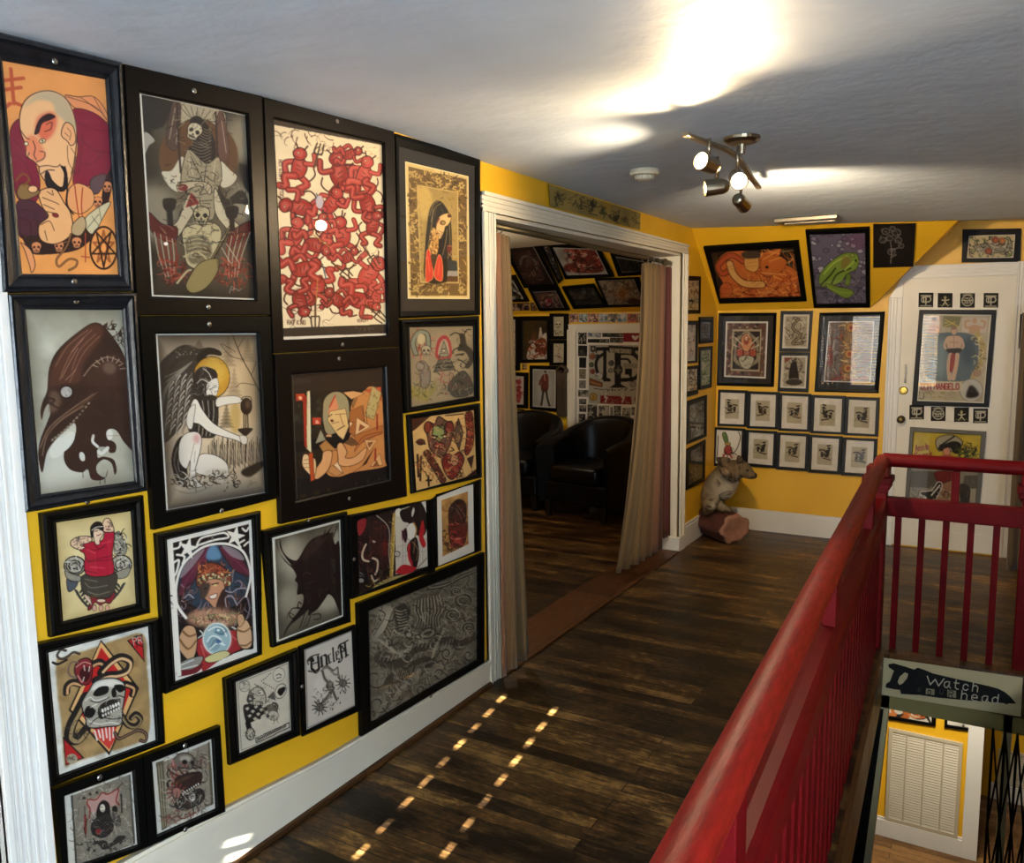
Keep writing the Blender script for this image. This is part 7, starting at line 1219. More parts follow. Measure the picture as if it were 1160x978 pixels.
for r, row in enumerate((U, LW)):
    for k, q in enumerate(row):
        xl = (lambda i: (row[k - 1][1][0] + q[0][0]) / 2) if k else (lambda i: q[0][0] - (12 if r else 9)); 
        def edge(a, b, i): return ((a[i][0] + b[i][0]) / 2, (a[i][1] + b[i][1]) / 2)
        L = ((row[k - 1][1][0] + q[0][0]) / 2 + .6, (row[k - 1][2][0] + q[3][0]) / 2 + .6) if k else (q[0][0] - 11, q[3][0] - 11)
        Rr = ((row[k + 1][0][0] + q[1][0]) / 2 - .6, (row[k + 1][3][0] + q[2][0]) / 2 - .6) if k < 4 else (q[1][0] + 17, q[2][0] + 17)
        tp = 14 if r == 0 else 12.4; bt = 12 if r == 0 else 15
        o = [(L[0], q[0][1] - tp), (Rr[0], q[1][1] - tp), (Rr[1], q[2][1] + bt), (L[1], q[3][1] + bt)]
        w = px(C76, q); a = art_sprite(w) if (r, k) == (1, 0) else art_card(w, 10 + r * 5 + k)
        lb = 'coloured creature drawing in a black frame behind the stuffed animal' if (r, k) == (1, 0) else 'sepia sketch card in cream mount, ' + WHERE[r * 5 + k]
        picture(lb, None if (r, k) == (1, 0) else GS, WB, px(C76, o), w, a, 'flat', f_)
q = px((980, 240, 3.26), [(383, 88), (555, 83), (548, 170), (375, 172)]); picture('wide flower garland picture in a black frame above the white door', None, WB, px((980, 240, 3.26), [(361, 65), (577, 61), (573, 186), (356, 187)]), q, art_rosepanel(q), 'flat', 'black')
q = [(1160, 362), (1176, 362), (1175, 388), (1159, 388)]; picture('dark framed picture at the edge of the view above the brown curtain', None, WB, [(1156, 356), (1180, 357), (1179, 396), (1154, 395)], q, art_busy(q, '6d6254', DK, 3), 'flat', 'black', lift=.024)

# ------------------------------------------------------------------ pictures of the side room
GR = 'pictures on the sloping wall of the side room'
sm = lambda lb, o, w, a, **k: small(lb, GR, SLR, CB, o, w, a, 'flat', 'black', **k)
sm('dark red horned skull portrait with a white edge on the side room slope', [(40, 102), (290, 88), (438, 395), (205, 406)], [(80, 132), (268, 115), (412, 383), (220, 390)], art_goatskull)
sm('narrow black frame with a column of small prints beside the horned skull', [(307, 106), (379, 104), (474, 350), (444, 378)], [(330, 120), (378, 118), (470, 345), (440, 360)], B('2a2420', ['8d8468', '3a302a', '6d5a7a', 'a8a090'], 4, n=26, ln=30, wd=9))
sm('red swarm of figures on white paper, black frame on the side room slope', [(386, 106), (716, 112), (830, 330), (490, 346)], [(395, 125), (700, 135), (788, 315), (500, 325)], art_redcluster)
sm('dark eel picture with pale edge, tucked under the curtain rod', [(800, 168), (1090, 214), (1120, 308), (856, 326)], [(830, 185), (1090, 232), (1105, 292), (880, 305)], art_eel)
sm('pink rose and skull picture with a pale edge low on the side room slope', [(232, 414), (440, 401), (522, 560), (310, 566)], [(262, 432), (425, 425), (485, 548), (322, 552)], art_roseheart)
sm('black night scene picture between the rose and flower pictures', [(466, 402), (688, 382), (780, 541), (548, 552)], [(495, 415), (680, 400), (752, 525), (560, 532)], art_nightscene)
sm('pale flower study with an orange bloom, low on the side room slope', [(693, 346), (1000, 338), (1060, 532), (782, 541)], [(710, 355), (965, 345), (1035, 525), (785, 528)], art_bouquet)
sm('white sheet with a black creature, partly hidden by the tan curtain', [(60, 328), (145, 322), (240, 500), (60, 506)], [(72, 350), (130, 353), (206, 487), (72, 493)], B('b0aca0', ['1c1a18', '3a3632'], 6, n=26, ln=40, wd=12))
GF = 'pictures on the upright wall of the side room'
fm = lambda lb, o, w, a, **k: small(lb, GF, WR, CF, o, w, a, 'flat', 'black', **k)
fm('tall pale sheet with a red haired figure, partly behind the tan curtain', [(0, 130), (129, 130), (129, 558), (0, 566)], [(15, 155), (95, 155), (97, 520), (15, 526)], lambda q: art_redfig(q, 3))
fm('red and white dancer on black beside the small skull prints', [(131, 129), (364, 126), (364, 494), (131, 499)], [(150, 165), (345, 162), (345, 468), (150, 472)], art_reddancer)
qa, qb = px(CF, [(395, 132), (478, 132), (478, 285), (397, 285)]), px(CF, [(395, 345), (480, 345), (478, 495), (395, 495)])
fm('upper small skull print in a black frame beside the low white door', [(366, 106), (515, 106), (515, 313), (366, 313)], [(395, 132), (478, 132), (478, 285), (397, 285)], lambda q: art_skullcard(q, 1))
fm('lower small grey portrait print in a black frame beside the low white door', [(366, 315), (515, 315), (515, 518), (366, 518)], [(395, 345), (480, 345), (478, 495), (395, 495)], lambda q: art_skullcard(q, 2))
fm('pale sheet with a red hatted figure above the armchair', [(50, 570), (196, 576), (194, 860), (50, 856)], [(72, 598), (163, 605), (160, 830), (72, 824)], lambda q: art_redfig(q, 4))
fm('standing man in a dark red jacket on grey paper, black frame', [(208, 517), (430, 522), (428, 889), (208, 862)], [(230, 545), (418, 552), (415, 858), (230, 845)], art_suit)
fm('tiny white print in a black frame low behind the armchair', [(50, 864), (167, 869), (165, 985), (50, 985)], [(87, 872), (148, 876), (148, 958), (88, 952)], lambda q: art_skullcard(q, 2))
q = px(CF, [(150, 502), (190, 502), (190, 553), (150, 553)]); o = sheet('paper_print', [WR.at(p, .003) for p in q], art_busy(q, 'b09a60', ['7d3a34', '3a2a20'], 5, n=14, ln=40, wd=14)); tag(o, 'tiny loose paper print above the man in the red jacket', 'print')
a, b = WR.at((570 + 441 / 6.99, 340 + 575 / 6.99)), WR.at((570 + 516 / 6.99, 340 + 925 / 6.99))
t = thing('carved_plaque', 'tall dark brown carved plaque with a rounded crest beside the low white door', 'plaque', ((a.x + b.x) / 2, YR, b.z)); MB().box((a.x, YR - .05, b.z), (b.x, YR - .001, a.z)).build('board', 'plaque', t, bevel=.008)
cr = MB(); xm = (a.x + b.x) / 2
for k in range(5): cr.lathe((a.x + (b.x - a.x) * (.2 + .15 * k), YR - .02, a.z + .045 - .012 * abs(k - 2)), (0, -1, 0), [(-.018, .035), (.02, .034), (.03, .02)], 12)
cr.build('crest', 'plaque', t, smooth=True)
fl = MB()
for k in range(4): xx = a.x + (b.x - a.x) * (.14 + .24 * k); fl.box((xx - .008, YR - .056, b.z + .02), (xx + .008, YR - .0505, a.z - .05))
fl.build('flute_moulding', 'plaque', t)
PC = [('8d6a60', ['c8a890', '4a3430']), ('7d9098', ['d0d0c0', '3a4a4a']), ('9a6a5c', ['d8b8a0', '5a3a3a']), ('a8b0b0', ['5a6a7a', 'd8d0c0']), ('8d8478', ['4a4a4a', 'd0c8b8']), ('b0bcc0', ['5d7a8a', 'e0dcd0']), ('9d8474', ['c86a5c', '5a4a40']), ('7d8a84', ['2a6a7a', 'd0c8b8'])]
XS = [(32, 100), (105, 165), (170, 246), (250, 315), (318, 386), (390, 456), (462, 542), (546, 618)]; WHR = ['first postcard of the row, over the carved plaque side', 'second postcard, blue grey', 'third postcard, rosy brown', 'fourth postcard, pale grey', 'fifth postcard, dull brown', 'sixth postcard, pale blue', 'seventh postcard, tan with a red spot', 'last postcard, beside the hanging curtain']
for i, ((x0, x1), (bg, cols)) in enumerate(zip(XS, PC)):
    q = px(CS, [(x0, 36), (x1, 34), (x1, 98), (x0, 101)]); o = sheet('postcard', [WR.at(p, .003) for p in q], art_busy(q, bg, cols, 20 + i, n=18, ln=40, wd=12)); tag(o, WHR[i] + ' above the low white door', 'postcard', 'postcards above the low white door')
for i, (c, lb) in enumerate(([[(88, 512), (240, 506), (245, 560), (88, 566)], 'strip of small brown photographs beside the tan curtain'], [[(244, 508), (272, 504), (302, 562), (252, 564)], 'small brown photograph beside the rose and skull picture'])):
    q = px(CB, c); o = sheet('paper_print', [SLR.at(p, .003) for p in q], art_busy(q, '6a4a34', ['b89a80', '2a1c16', '8d6a50'], 30 + i, n=20, ln=26, wd=10)); tag(o, lb, 'print')
# ------------------------------------------------------------------ railing round the stairwell
rl = thing('stair_railing', 'dark red painted stair railing with a rounded handrail, square posts and flat balusters', 'railing', (SX(1.3), 1.3, 0))
YN = -2.30
def sweep(mb, prof, ya, yb, n=8):                        # profile in (x, z) swept along the rail line
    o = []
    for k in range(n + 1):
        y = ya + (yb - ya) * k / n; o.append([(SX(y) + a, y, b) for a, b in prof])
    for a, b in zip(o, o[1:]): mb.ring(a, b)
    mb.add(o[0], [tuple(range(len(prof)))]); mb.add(o[-1], [tuple(range(len(prof)))[::-1]]); return mb
HP = [(.034 * math.cos(a) * (1 if abs(math.cos(a)) > .2 else 1), .918 + (.036 if math.sin(a) > 0 else .028) * math.sin(a)) for a in [k * math.pi / 9 for k in range(18)]]
sweep(MB(), HP, 1.265, YN, 10).build('handrail', 'rail', rl, smooth=True)
RP = [(-.034, .66), (-.034, .722), (-.027, .736), (-.012, .744), (.012, .744), (.027, .736), (.034, .722), (.034, .66)]
sweep(MB(), RP, 1.262, YN, 10).build('lower_rail', 'red', rl, bevel=.002)
for y in (.62, -.60, -1.80): MB().hexa([(SX(y) - .018, y - .03, .742), (SX(y) + .018, y - .03, .742), (SX(y) + .018, y + .03, .742), (SX(y) - .018, y + .03, .742)], [(SX(y) - .018, y - .03, .891), (SX(y) + .018, y - .03, .891), (SX(y) + .018, y + .03, .891), (SX(y) - .018, y + .03, .891)]).build('spacer_block', 'red', rl, bevel=.003)
y = 1.17
while y > YN + .05: x = SX(y); MB().box((x - .011, y - .021, .0005), (x + .011, y + .021, .663)).build('baluster', 'red', rl); y -= .103
def newel(x, y, nm='newel_post'):
    n = MB(); n.box((x - .042, y - .042, .0005), (x + .042, y + .042, .875)); o = n.build(nm, 'red', rl, bevel=.005)
    c = MB(); c.box((x - .058, y - .058, .79), (x + .058, y + .058, .815)); c.box((x - .050, y - .050, .775), (x + .050, y + .050, .79)); c.box((x - .066, y - .066, .815), (x + .066, y + .066, .845)); c.box((x - .050, y - .050, .845), (x + .050, y + .050, .895)); c.build('newel_cap', 'red', o, bevel=.005)
NX = 2.045
newel(SX(1.3) - .015, 1.30); newel(NX, 1.32); 
x0, x1 = SX(1.3) + .02, NX - .03
def cross(mb, z0, z1, w, xa, xb): return mb.box((xa, 1.31 - w, z0), (xb, 1.31 + w, z1))
b = MB(); P = [(1.31 + a, z) for a, z in HP]
b.prism([(x0 - .02, p, z) for p, z in P], (x1 - x0 + .14, 0, 0)); b.build('handrail', 'red', rl, bevel=.003)
cross(MB(), .655, .744, .032, x0, x1).build('lower_rail', 'red', rl, bevel=.006)
MB().box((1.722, 1.292, .742), (1.754, 1.328, .891)).build('spacer_block', 'red', rl, bevel=.003)
for k in range(5): xx = 1.506 + .1015 * k; MB().box((xx - .014, 1.297, .0005), (xx + .014, 1.323, .658)).build('baluster', 'red', rl)

# edge boards of the stairwell and the board with the warning sign
e = MB(); 
for k in range(10):
    ya, yb = SY1 - .001 + (SY0 - SY1) * k / 10, SY1 + (SY0 - SY1) * (k + 1) / 10
    e.hexa([(EX(ya) + .0005, ya, -.235), (EX(ya) + .02, ya, -.235), (EX(yb) + .02, yb, -.235), (EX(yb) + .0005, yb, -.235)], [(EX(ya) + .0005, ya, .004), (EX(ya) + .02, ya, .004), (EX(yb) + .02, yb, .004), (EX(yb) + .0005, yb, .004)])
struct(e.build('trim_10', 'nosing')); e = MB(); e.box((EX(SY1) + .02, SY1 - .022, -.03), (2.089, SY1 + .05, .006)); struct(e.build('trim_11', 'nosing', bevel=.004))
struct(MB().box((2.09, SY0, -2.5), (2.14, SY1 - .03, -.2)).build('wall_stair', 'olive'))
PS = Plane((0, 1.212, 0), (0, -1, 0)); CG = (970, 730, 6.105)
sg = thing('warning_sign', 'pale sage board with a black lettered knife shape over the stair opening', 'sign', (1.75, 1.22, -.225))
bd = MB(); q = px(CG, [(150, 88), (1152, 232), (1138, 502), (103, 338)]); bd.hexa([PS.at(p, .0) + Vector((0, .0225, 0)) for p in q], [PS.at(p, .0) for p in q]); bd.build('board', 'sage', sg)
# knife silhouette cut from thin sheet, with the open finger hole between its two halves
kl = [(340, 158), (310, 150), (262, 135), (222, 140), (225, 160), (262, 185), (255, 200), (232, 262), (208, 275), (205, 300), (260, 312), (303, 317), (298, 285), (285, 265), (300, 225), (335, 195)]
kr = [(340, 158), (360, 165), (400, 178), (425, 165), (470, 180), (530, 205), (700, 245), (860, 280), (915, 292), (980, 310), (1030, 335), (1070, 370), (1105, 412), (1050, 410), (1040, 418), (1020, 408), (720, 385), (560, 370), (440, 352), (310, 345), (303, 317), (298, 285), (320, 275), (350, 240), (360, 205), (335, 195)]
kb = MB()
for lp in (kl, kr): kb.prism([PS.at(p, .006) for p in px(CG, lp)], (0, .0054, 0))
ko = kb.build('knife_silhouette', 'dark', sg)
def letters(name, txt, at, size, rot, m, sx=1, w=3.2):
    mb = MB(); x = 0; r = R(rot); k = size / 6
    for ch in txt:
        for st in STROKES.get(ch) or STROKES.get(ch.upper()) or []:
            P = [(x + int(c[0]) * k * sx, -int(c[1]) * k) for c in st.split() if len(c) == 2]
            W = [PS.at(px(CG, [(at[0] + a * math.cos(r) - b * math.sin(r), at[1] + a * math.sin(r) + b * math.cos(r))])[0], .0082) for a, b in P]
            for a, b in zip(W, W[1:]): d = (b - a).normalized() * .0012; mb.bar(a - d, b + d, w / 1000, .003, (0, 1, 0))
        x += size * .95 * sx
    return mb.build(name, m, ko, fix=True)
M['letter'] = mat('pale sign lettering', 'c5bda6', .6); M['letter2'] = mat('dull sign lettering', '3a302c', .6); M['patch'] = mat('letter patch', '8d8468', .7)
letters('lettering', 'w', (482, 276), 84, 9, 'letter', 2.1, 4.6); letters('lettering', 'atch', (606, 298), 62, 8, 'letter', 1.12, 4.2)
letters('lettering', 'y', (425, 325), 40, 20, 'letter2', .8, 3); letters('lettering', 'u', (575, 345), 50, 8, 'letter2', .8, 2.6); letters('lettering', 'head', (725, 380), 62, 7, 'letter', 1.22, 4)
for q in ([(482, 305), (542, 312), (540, 352), (480, 346)], [(630, 315), (690, 322), (690, 372), (630, 365)]): MB().hexa([PS.at(p, .0062) for p in px(CG, q)], [PS.at(p, .0072) for p in px(CG, q)]).build('letter_patch', 'patch', ko)
letters('lettering', 'o', (494, 348), 44, 6, 'dark', .9, 3); letters('lettering', 'R', (638, 366), 44, 6, 'dark', 1, 3)

# folding gates under the sign
def gate(label, x0, x1, folds, lean, zt, zb, y):
    g = thing('folding_gate', label, 'gate', ((x0 + x1) / 2, y, zb))
    n = folds; X = lambda k, z: x0 + (x1 - x0) * k / n + lean * (z - zt)
    for k in range(n + 1): MB().bar((X(k, zt), y, zt), (X(k, zb), y, zb), .011, .008, (0, 1, 0)).build('upright_bar', 'iron', g)
    ls = MB(); H = (zt - zb); m = 5
    for k in range(n):
        for j in range(m):
            a, b = zt - H * j / m, zt - H * (j + 1) / m
            ls.bar((X(k, a), y - .008, a), (X(k + 1, b), y - .008, b), .008, .004, (0, 1, 0)); ls.bar((X(k + 1, a), y - .013, a), (X(k, b), y - .013, b), .008, .004, (0, 1, 0))
    ls.build('lattice', 'iron', g); return g
gate('black folding gate pushed tight to the pale post below the railing end', 1.425, 1.492, 6, .072, -.24, -2.49, 1.13)
gate('black folding gate with open diagonal lattice at the far side of the stair opening', 1.945, 2.085, 3, .0, -.24, -2.49, 1.16)
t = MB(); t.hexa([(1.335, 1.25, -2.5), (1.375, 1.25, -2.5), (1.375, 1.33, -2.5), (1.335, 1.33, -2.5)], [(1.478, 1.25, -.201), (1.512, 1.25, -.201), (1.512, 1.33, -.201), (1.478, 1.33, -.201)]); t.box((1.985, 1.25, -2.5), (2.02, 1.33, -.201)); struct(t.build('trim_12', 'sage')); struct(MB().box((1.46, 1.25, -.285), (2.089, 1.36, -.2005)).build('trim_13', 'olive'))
# steps going down
s = MB(); NS = 12
for k in range(NS): s.box((1.62, SY0 + .27 * k, -2.5), (2.085, SY0 + .27 * (k + 1), -.205 * (k + 1))) if -.205 * (k + 1) > -2.5 else None
struct(s.build('stairs', 'nosing'))

# lower storey seen through the stair opening
YLW = 3.87; ZL = -2.5; WLO = Plane((0, YLW, 0), (0, -1, 0)); WLF = Plane((0, 4.9, 0), (0, -1, 0))
struct(MB().box((-.5, -2.6, ZL - .1), (3.4, 5.2, ZL)).build('floor_lower', 'lowfloor'))
struct(MB().box((.2, YLW, ZL), (1.9, YLW + .12, -.2)).build('wall_lower', 'yellow')); struct(MB().box((.2, 4.9, ZL), (3.4, 5.0, -.2)).build('wall_lower_far', 'yellow'))
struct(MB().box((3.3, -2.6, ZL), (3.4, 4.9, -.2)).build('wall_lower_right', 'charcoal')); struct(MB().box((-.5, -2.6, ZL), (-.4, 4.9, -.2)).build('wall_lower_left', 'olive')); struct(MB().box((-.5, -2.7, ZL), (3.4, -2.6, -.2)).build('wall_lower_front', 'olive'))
t = MB(); t.box((1.20, YLW - .02, ZL), (1.84, YLW - .0005, ZL + .135)); t.box((1.20, YLW - .012, ZL + .135), (1.84, YLW - .0005, ZL + .155)); struct(t.build('baseboard_lower', 'white'))
t = MB(); t.box((1.825, YLW - .025, ZL), (1.93, YLW + .13, -.21)); t.box((1.15, YLW - .03, ZL), (1.222, YLW - .0005, -.21)); struct(t.build('trim_14', 'white', bevel=.003))
t = MB(); t.box((2.0, 4.88, ZL), (2.5, 4.8995, ZL + .14)); struct(t.build('baseboard_lower_far', 'white'))
CV = (920, 720, 3.79)
def vent(label, pl, q, cols):
    P = [pl.at(p, .012) for p in q]; xs0, xs1 = min(p.x for p in P), max(p.x for p in P); z0, z1 = min(P[2].z, P[3].z), max(P[0].z, P[1].z); y = P[0].y
    g = thing('return_air_grille', label, 'vent', ((xs0 + xs1) / 2, y, z0)); f = MB(); w = .026
    for a, b in (((xs0, z0), (xs0 + w, z1)), ((xs1 - w, z0), (xs1, z1)), ((xs0 + w, z0), (xs1 - w, z0 + w)), ((xs0 + w, z1 - w), (xs1 - w, z1))): f.box((a[0], y - .006, a[1]), (b[0], y + .011, b[1]))
    for k in range(1, cols): xx = xs0 + (xs1 - xs0) * k / cols; f.box((xx - .006, y - .004, z0 + w), (xx + .006, y + .0085, z1 - w))
    f.build('frame', 'grille', g); sl = MB(); n = int((z1 - z0 - 2 * w) / .021)
    for k in range(n): z = z0 + w + (z1 - z0 - 2 * w) * (k + .5) / n; sl.add([(xs0 + w, y - .003, z - .0085), (xs1 - w, y - .003, z - .0085), (xs1 - w, y + .008, z + .004), (xs0 + w, y + .008, z + .004)], [(0, 1, 2, 3)])
    sl.build('louvre_slat', 'grille', g, fix=False); MB().box((xs0 + .005, y + .0095, z0 + .005), (xs1 - .005, y + .0112, z1 - .005)).build('backing', M.setdefault('shade', mat('grille backing', '8d8268', .7)), g)
vent('tall beige return air grille on the yellow wall downstairs', WLO, px(CV, [(340, 412), (648, 464), (610, 856), (312, 790)]), 4)
vent('pale grille beyond the lattice gate downstairs', WLF, [(1135, 850), (1175, 858), (1165, 955), (1125, 945)], 2)
q = px(CV, [(325, 240), (518, 270), (512, 378), (318, 345)]); picture('picture with orange and black shapes, cut off under the stair sign', None, WLO, px(CV, [(315, 225), (538, 258), (530, 392), (306, 358)]), q, art_busy(q, 'd0cabc', ['b0602c', '1c1a18', 'c87a40'], 4, n=26, ln=30, wd=10, blobs=[(70, .75, 18, .16, 'b8602c')]), 'flat', 'black')
q = px(CV, [(585, 270), (695, 290), (688, 402), (580, 385)]); picture('small black framed print with a dark caption beside the downstairs casing', None, WLO, px(CV, [(574, 258), (708, 280), (700, 416), (567, 396)]), q, art_busy(q, 'd6d0c4', ['1c1a18', '4a463e'], 6, n=10, ln=20, wd=6), 'flat', 'black')

# ------------------------------------------------------------------ armchairs of the side room
def tub_chair(label, loc, rz):
    t = thing('tub_chair', label, 'armchair', loc); T = Matrix.Translation(Vector(loc)) @ Matrix.Rotation(rz, 4, 'Z'); W = lambda p: T @ Vector(p)
    def shell(u, v):                                       # u round the back from arm to arm, v round the section
        a = R(-112 + 224 * u); c = abs(2 * u - 1); top = .80 - .20 * c ** 1.6; zb = .13
        s = [(0, zb), (0, top - .05), (.012, top - .012), (.04, top), (.085, top), (.112, top - .015), (.12, top - .06), (.125, zb + .2), (.125, zb)]
        k = v * (len(s) - 1); i = min(int(k), len(s) - 2); f = k - i; dx = s[i][0] + (s[i + 1][0] - s[i][0]) * f; z = s[i][1] + (s[i + 1][1] - s[i][1]) * f
        flare = .04 * (z / .8) ** 2; rx, ry = .36 + flare - dx, .37 + flare - dx; ex = .78
        sg = lambda q: math.copysign(abs(q) ** ex, q)
        y = ry * sg(math.cos(a)); 
        return W((rx * sg(math.sin(a)), y if y > 0 else y * 1.9, z))
    MB().grid(shell, 40, 24).build('back_shell', 'leather', t, smooth=True, fix=True)
    for s in (-1, 1):                                      # closed arm fronts
        u = 0 if s < 0 else 1; loop = [shell(u, k / 24) for k in range(25)]; c = MB(); c.add(loop, [tuple(range(25))]); c.build('arm_front', M.setdefault('leather_front', mat('arm front leather', '060505', .6, spec=.08)), t)
    cu = MB().box((-.235, -.33, .30), (.235, .22, .45)).build('seat_cushion', 'leather', t); bv = cu.modifiers.new('b', 'BEVEL'); bv.width = .045; bv.segments = 4; cu.data.transform(Matrix.Translation(ORG[t.name])); cu.data.transform(T); cu.data.transform(Matrix.Translation(-ORG[t.name])); cu.data.polygons.foreach_set('use_smooth', [True] * len(cu.data.polygons))
    ba = MB().box((-.30, -.30, .13), (.30, .26, .305)).build('seat_base', 'leather', t, bevel=.02); ba.data.transform(Matrix.Translation(ORG[t.name])); ba.data.transform(T); ba.data.transform(Matrix.Translation(-ORG[t.name]))
    for x in (-.27, .27):
        for y in (-.27, .27): MB().hexa([W((x - .018, y - .018, .0005)), W((x + .018, y - .018, .0005)), W((x + .018, y + .018, .0005)), W((x - .018, y + .018, .0005))], [W((x - .026, y - .026, .135)), W((x + .026, y - .026, .135)), W((x + .026, y + .026, .135)), W((x - .026, y + .026, .135))]).build('leg', 'legwood', t)
    return t
tub_chair('black leather tub armchair in front of the low white door', (-1.0, 3.30, 0), R(-8))
tub_chair('black leather tub armchair half hidden by the tan curtain and its twin', (-1.80, 3.42, 0), R(6))

# ------------------------------------------------------------------ curtains and their rod
def striped(name, cols, sc):
    m, nt, b, N, K = node_mat(name); a = N('Attribute'); a.attribute_name = 'ink'; n = N('TexNoise'); n.inputs['Scale'].default_value = 120; t = N('TexCoord'); K(t.outputs['Object'], n.inputs[0]); r = N('MapRange'); r.inputs[3].default_value = .85; r.inputs[4].default_value = 1.12; K(n.outputs[0], r.inputs[0]); x = N('Mix'); x.data_type = 'RGBA'; x.blend_type = 'MULTIPLY'; x.inputs[0].default_value = 1; K(a.outputs[0], x.inputs[6]); K(r.outputs[0], x.inputs[7]); K(x.outputs[2], b.inputs['Base Color']); b.inputs['Roughness'].default_value = .75; b.inputs['Sheen Weight'].default_value = .2; return m
M['curtain'] = striped('striped curtain cloth', 0, 0)
def curtain(name, label, top, bot, folds, amp, cols, nu=90, nv=24, ease=1.0, axis='y', parent=None, seed=1, sag=0):
    """hanging cloth between a top line and a bottom line; the woven stripes run down the cloth"""
    (a0, a1, at), (b0, b1, bt) = top, bot; a0, a1, b0, b1 = map(Vector, (a0, a1, b0, b1)); rng = np.random.RandomState(seed); ph = rng.rand(folds + 2) * .6
    nrm = Vector((1, 0, 0)) if axis == 'y' else Vector((0, -1, 0))
    def fn(u, v):
        k = v ** ease; p = (a0 * (1 - k) + b0 * k) * (1 - u) + (a1 * (1 - k) + b1 * k) * u; z = at + (bt - at) * v; i = u * folds
        w = math.sin(2 * math.pi * i + ph[int(i)] * v) * amp * (.75 + .25 * v) + .25 * amp * math.sin(5.1 * i + 3 * v)
        return Vector((p.x, p.y, z - sag * math.sin(u * math.pi) * v)) + nrm * w
    o = MB().grid(fn, nu, nv).build(name, 'curtain', parent, smooth=True, fix=False, solid=.004); G = np.array([hx(c) for c in cols]); us = np.linspace(0, len(cols) - 1, nu + 1); C = np.tile(np.stack([np.interp(us, range(len(cols)), G[:, k]) for k in range(3)], 1) * (1 + .10 * np.sign(np.sin(us * 9.0)))[:, None], (nv + 1, 1)); ink(o.data, C); return tag(o, label, 'curtain')
TAN = ['6a4428', '76502c', '7a5c34', '70562f', '66502c', '5c4828']
curtain('curtain', 'long tan striped curtain tied narrow at the near side of the wide doorway', ((.012, .104, 0), (-.015, .27, 0), 1.965), ((.078, -.006, 0), (.055, .285, 0), .055), 3, .02, TAN, seed=2)
curtain('curtain', 'tan striped curtain swept aside at the far side of the wide doorway', ((-.06, 1.985, 0), (-.06, 2.34, 0), 1.955), ((-.10, 1.66, 0), (-.06, 2.33, 0), .05), 6, .03, ['66502c', '6d5630', '66502c', '70562f', '5f4828', '70502f', '6a4630', '4f3020'], ease=2.1, seed=5)
o = curtain('curtain', 'plain maroon curtain strip between the tan curtain and the door casing', ((-.05, 2.36, 0), (-.05, 2.47, 0), 1.95), ((-.05, 2.35, 0), (-.05, 2.475, 0), .12), 3, .018, ['46140d', '501811', '3d110b'], nu=36, seed=4)
rd = thing('curtain_rod', 'brass curtain rod across the top of the wide doorway with a round finial', 'curtain rod', (-.06, 1.3, 1.98)); MB().tube([(-.045, .118, 2.008), (-.06, 2.482, 1.982)], .014, 14).build('rod', 'rodmat', rd, smooth=True)
MB().lathe((-.06, 2.36, 1.983), (0, 1, 0), [(0, .018), (.01, .024), (.02, .02)], 16).build('finial', 'rodmat', rd, smooth=True)
for y in (.135, .17, .21, .25, 2.02, 2.12, 2.22, 2.31, 2.38, 2.45):
    z = 2.005 - (y - .12) * .0097; P = [(-.06 + .021 * math.cos(k * .449), y + .002 * (k % 2), z - .006 + .021 * math.sin(k * .449)) for k in range(15)]; MB().tube(P, .003, 6, cap=False).build('curtain_ring', 'nickel', rd, smooth=True)
o = curtain('curtain', 'brown curtain hanging at the edge of the view beside the white door', ((1.985, 2.95, 0), (2.42, 2.95, 0), 1.62), ((1.985, 2.95, 0), (2.42, 2.90, 0), .03), 5, .03, ['4a3a22', '54422a', '3f301c'], axis='x', seed=7)
# ------------------------------------------------------------------ ceiling fixtures
lf = thing('track_light', 'brushed metal track light with four swivel spot heads on the ceiling', 'ceiling light', (1.0, .2, 2.05))
zb_ = 2.165; CL = Plane((0, 0, zb_), (0, 0, -1)); pth = [CL.at(q) for q in [(776, 152), (788, 157), (802, 162), (820, 168), (834, 176), (842, 187), (850, 200), (859, 212)]]
b = MB()
for p, q in zip(pth, pth[1:]): b.bar(p, q + (q - p) * .08, .022, .012)
b.build('track_bar', 'nickel', lf, bevel=.002)
cz = zc(1.0, .25); cc = Vector((CL.at((840, 180)).x, CL.at((840, 180)).y, cz)); MB().lathe(cc, (0, 0, -1), [(0.001, .065), (.012, .064), (.022, .05), (.026, .015), (.06, .012)], 24).build('canopy', 'nickel', lf, smooth=False)
LP_ = []
def head(qh, ztop, zh, aim, r=.027, ln=.085):
    c = Plane((0, 0, zh), (0, 0, -1)).at(qh); aim = Vector(aim).normalized(); top = Vector((c.x, c.y, zb_))
    st = MB(); st.tube([top, c + Vector((0, 0, r))], .006, 8); st.build('swivel_stem', 'nickel', lf, smooth=True)
    h = MB().lathe(c - aim * ln * .5, aim, [(0, r * .55), (.006, r * .8), (.02, r), (ln, r * 1.12), (ln + .001, r * .98), (ln - .012, r * .9)], 20).build('spot_head', 'nickel', lf, smooth=False)
    MB().lathe(c + aim * (ln * .5 - .011), aim, [(0, r * .88), (.004, r * .8), (.007, r * .4)], 16).build('bulb', 'bulb', h, smooth=True)
    LP_.append((c + aim * (ln * .5 + .02), aim)); return c
head((803, 186), 0, 2.085, (-.30, -.85, .12)); head((812, 212), 0, 2.06, (-.85, -.45, -.1)); head((835, 202), 0, 2.06, (.35, -.75, -.35)); head((839, 229), 0, 2.07, (.15, .9, -.3))
dc = thing('smoke_detector', 'round ivory smoke detector on the ceiling above the wide doorway', 'smoke detector', (0, 0, 0)); p = Plane((0, 0, 2.205), (0, 0, -1)).at((730, 202)); zt = zc(p.x, p.y); dc.location = (p.x, p.y, zt - .045); ORG[dc.name] = Vector(dc.location)
